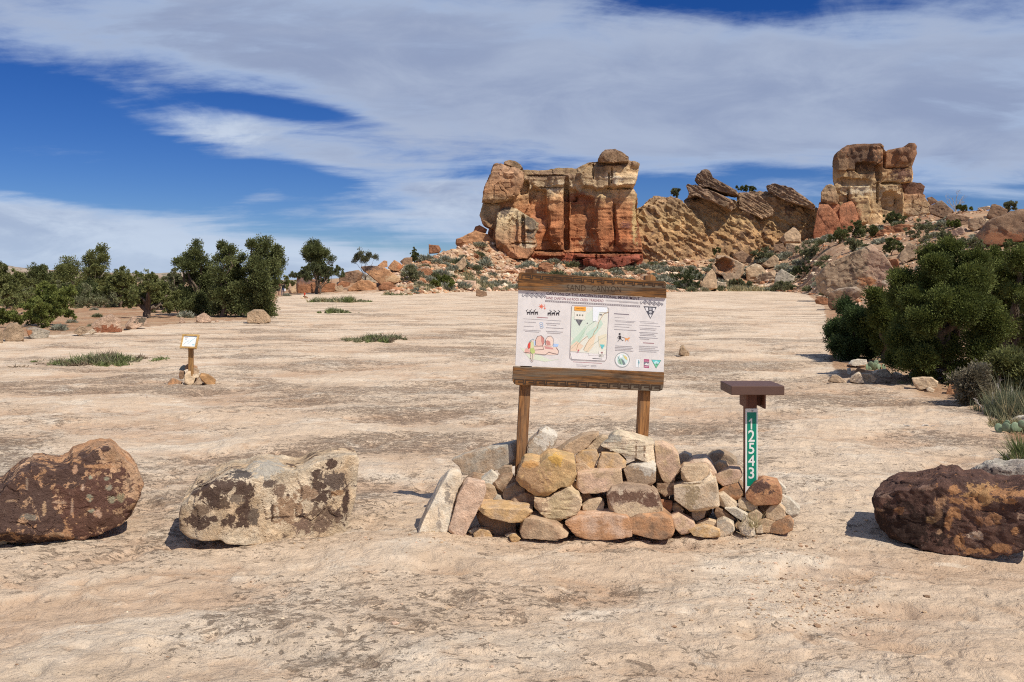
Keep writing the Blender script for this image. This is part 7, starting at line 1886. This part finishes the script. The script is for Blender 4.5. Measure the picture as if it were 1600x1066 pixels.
# ------------------------------------------------------------------ the walkers
def person(label, px, pyf, hpx, cols, pose, seed, item=None):
    h = hit(px, pyf)
    H = hpx * h[1] / F
    t = thing('person', label, 'person', tuple(h))
    s = H / 1.75
    lean, la, ra, sl, sr, face = pose
    J = {'pelvis': (0, 0, .96), 'waist': (lean * .10, 0, 1.12), 'chest': (lean * .25, 0, 1.34), 'neck': (lean * .34, -.01, 1.50), 'head': (lean * .40, -.02, 1.62), 'crown': (lean * .42, -.02, 1.70),
         'shl': (lean * .3 - .19, 0, 1.43), 'ell': (lean * .3 - .25 + la[0] * .5, la[1] * .5, 1.15), 'hal': (lean * .3 - .24 + la[0], la[1], .90 + la[2]),
         'shr': (lean * .3 + .19, 0, 1.43), 'elr': (lean * .3 + .25 + ra[0] * .5, ra[1] * .5, 1.15), 'har': (lean * .3 + .24 + ra[0], ra[1], .90 + ra[2]),
         'hpl': (-.095, 0, .90), 'knl': (-.11, sl * .5, .50), 'anl': (-.11, sl, .09), 'tol': (-.12, sl - .16 * face, .04),
         'hpr': (.095, 0, .90), 'knr': (.11, sr * .5, .50), 'anr': (.11, sr, .09), 'tor': (.12, sr - .16 * face, .04)}
    Rr = dict(pelvis=.15, waist=.13, chest=.155, neck=.06, head=.10, crown=.07, shl=.075, ell=.048, hal=.040, shr=.075, elr=.048, har=.040, hpl=.095, knl=.062, anl=.045, tol=.035, hpr=.095, knr=.062, anr=.045, tor=.035)
    E = [('pelvis', 'waist'), ('waist', 'chest'), ('chest', 'neck'), ('neck', 'head'), ('head', 'crown'), ('chest', 'shl'), ('shl', 'ell'), ('ell', 'hal'), ('chest', 'shr'), ('shr', 'elr'), ('elr', 'har'), ('pelvis', 'hpl'), ('hpl', 'knl'), ('knl', 'anl'), ('anl', 'tol'), ('pelvis', 'hpr'), ('hpr', 'knr'), ('knr', 'anr'), ('anr', 'tor')]
    names = list(J)
    me = bpy.data.meshes.new('body')
    me.from_pydata([tuple(c * s for c in J[n]) for n in names], [(names.index(a), names.index(b)) for a, b in E], [])
    o = bpy.data.objects.new('body', me); COL.objects.link(o)
    md = o.modifiers.new('skin', 'SKIN')
    for i, n in enumerate(names):
        me.skin_vertices[0].data[i].radius = (Rr[n] * s, Rr[n] * s * (.75 if n in ('chest', 'waist', 'pelvis') else 1))
        me.skin_vertices[0].data[i].use_root = n == 'pelvis'
    sd = o.modifiers.new('sub', 'SUBSURF'); sd.levels = 1; sd.render_levels = 1
    bpy.context.view_layer.update()
    m2 = bpy.data.meshes.new_from_object(o.evaluated_get(bpy.context.evaluated_depsgraph_get()))
    bpy.data.objects.remove(o)
    v = np.array([x.co[:] for x in m2.vertices]) / s
    top, legs, skin, hair, shoe, hem = cols
    c = np.tile(np.array(top, dtype=np.float32), (len(v), 1))
    c[v[:, 2] < .98] = legs
    c[(v[:, 2] < hem) & (np.abs(v[:, 0] - lean * .1) < .22)] = skin
    c[v[:, 2] < .10] = shoe
    c[v[:, 2] > 1.49] = skin
    hd = (v[:, 2] > 1.60) | ((v[:, 2] > 1.52) & (v[:, 1] * face > -.02))
    c[hd] = hair
    arm = (np.abs(v[:, 0] - lean * .3) > .20) & (v[:, 2] < 1.02) & (v[:, 2] > .70)
    c[arm] = skin
    at = m2.attributes.new('Col', 'FLOAT_COLOR', 'POINT')
    cc = np.ones((len(v), 4), dtype=np.float32); cc[:, :3] = c
    at.data.foreach_set('color', cc.ravel())
    for p in m2.polygons: p.use_smooth = True
    m2.materials.clear()
    link('body', m2, M_CLOTH, t)
    return t, s, J
M_CLOTH = col_mat('cloth', .9, .1)
SK = (.42, .25, .17)
t1, s1, J1 = person('person in a dark reddish top and dark shorts walking away up the slab', 436, 462, 21.5, ((.12, .035, .03), (.02, .02, .028), SK, (.06, .035, .02), (.3, .3, .3), .52), (0.05, (.02, .05, .04), (-.02, -.05, .02), .14, -.12, -1), 1)
t2, s2, J2 = person('person in a black jacket and blue jeans carrying something white', 442, 463, 22, ((.012, .014, .018), (.05, .07, .13), SK, (.02, .015, .012), (.04, .04, .05), 0.0), (-.03, (-.01, .04, .03), (.05, -.06, .02), -.10, .12, -1), 2)
bg = bmesh.new()
prism_bm(bg, [(-.09, -.30), (.09, -.30), (.10, -.06), (.03, .03), (-.03, .03), (-.10, -.06)], -.05, .05, .02)
hx = np.array(J2['har']) * s2 + np.array(t2.location)
bag = bm_obj('white_bag', bg, flat_mat('white_cloth', (.75, .75, .74)), None)
bag.location = tuple(hx)
tag(bag, 'small white bag in the hand of the walker in blue jeans', 'bag')
t3, s3, J3 = person('person in a bright red top half hidden behind the dense pine group', 429, 462.5, 20, ((.55, .05, .05), (.02, .02, .03), SK, (.02, .012, .01), (.3, .3, .3), .5), (.12, (-.08, -.12, .10), (.06, -.1, .12), .1, -.1, 1), 3)
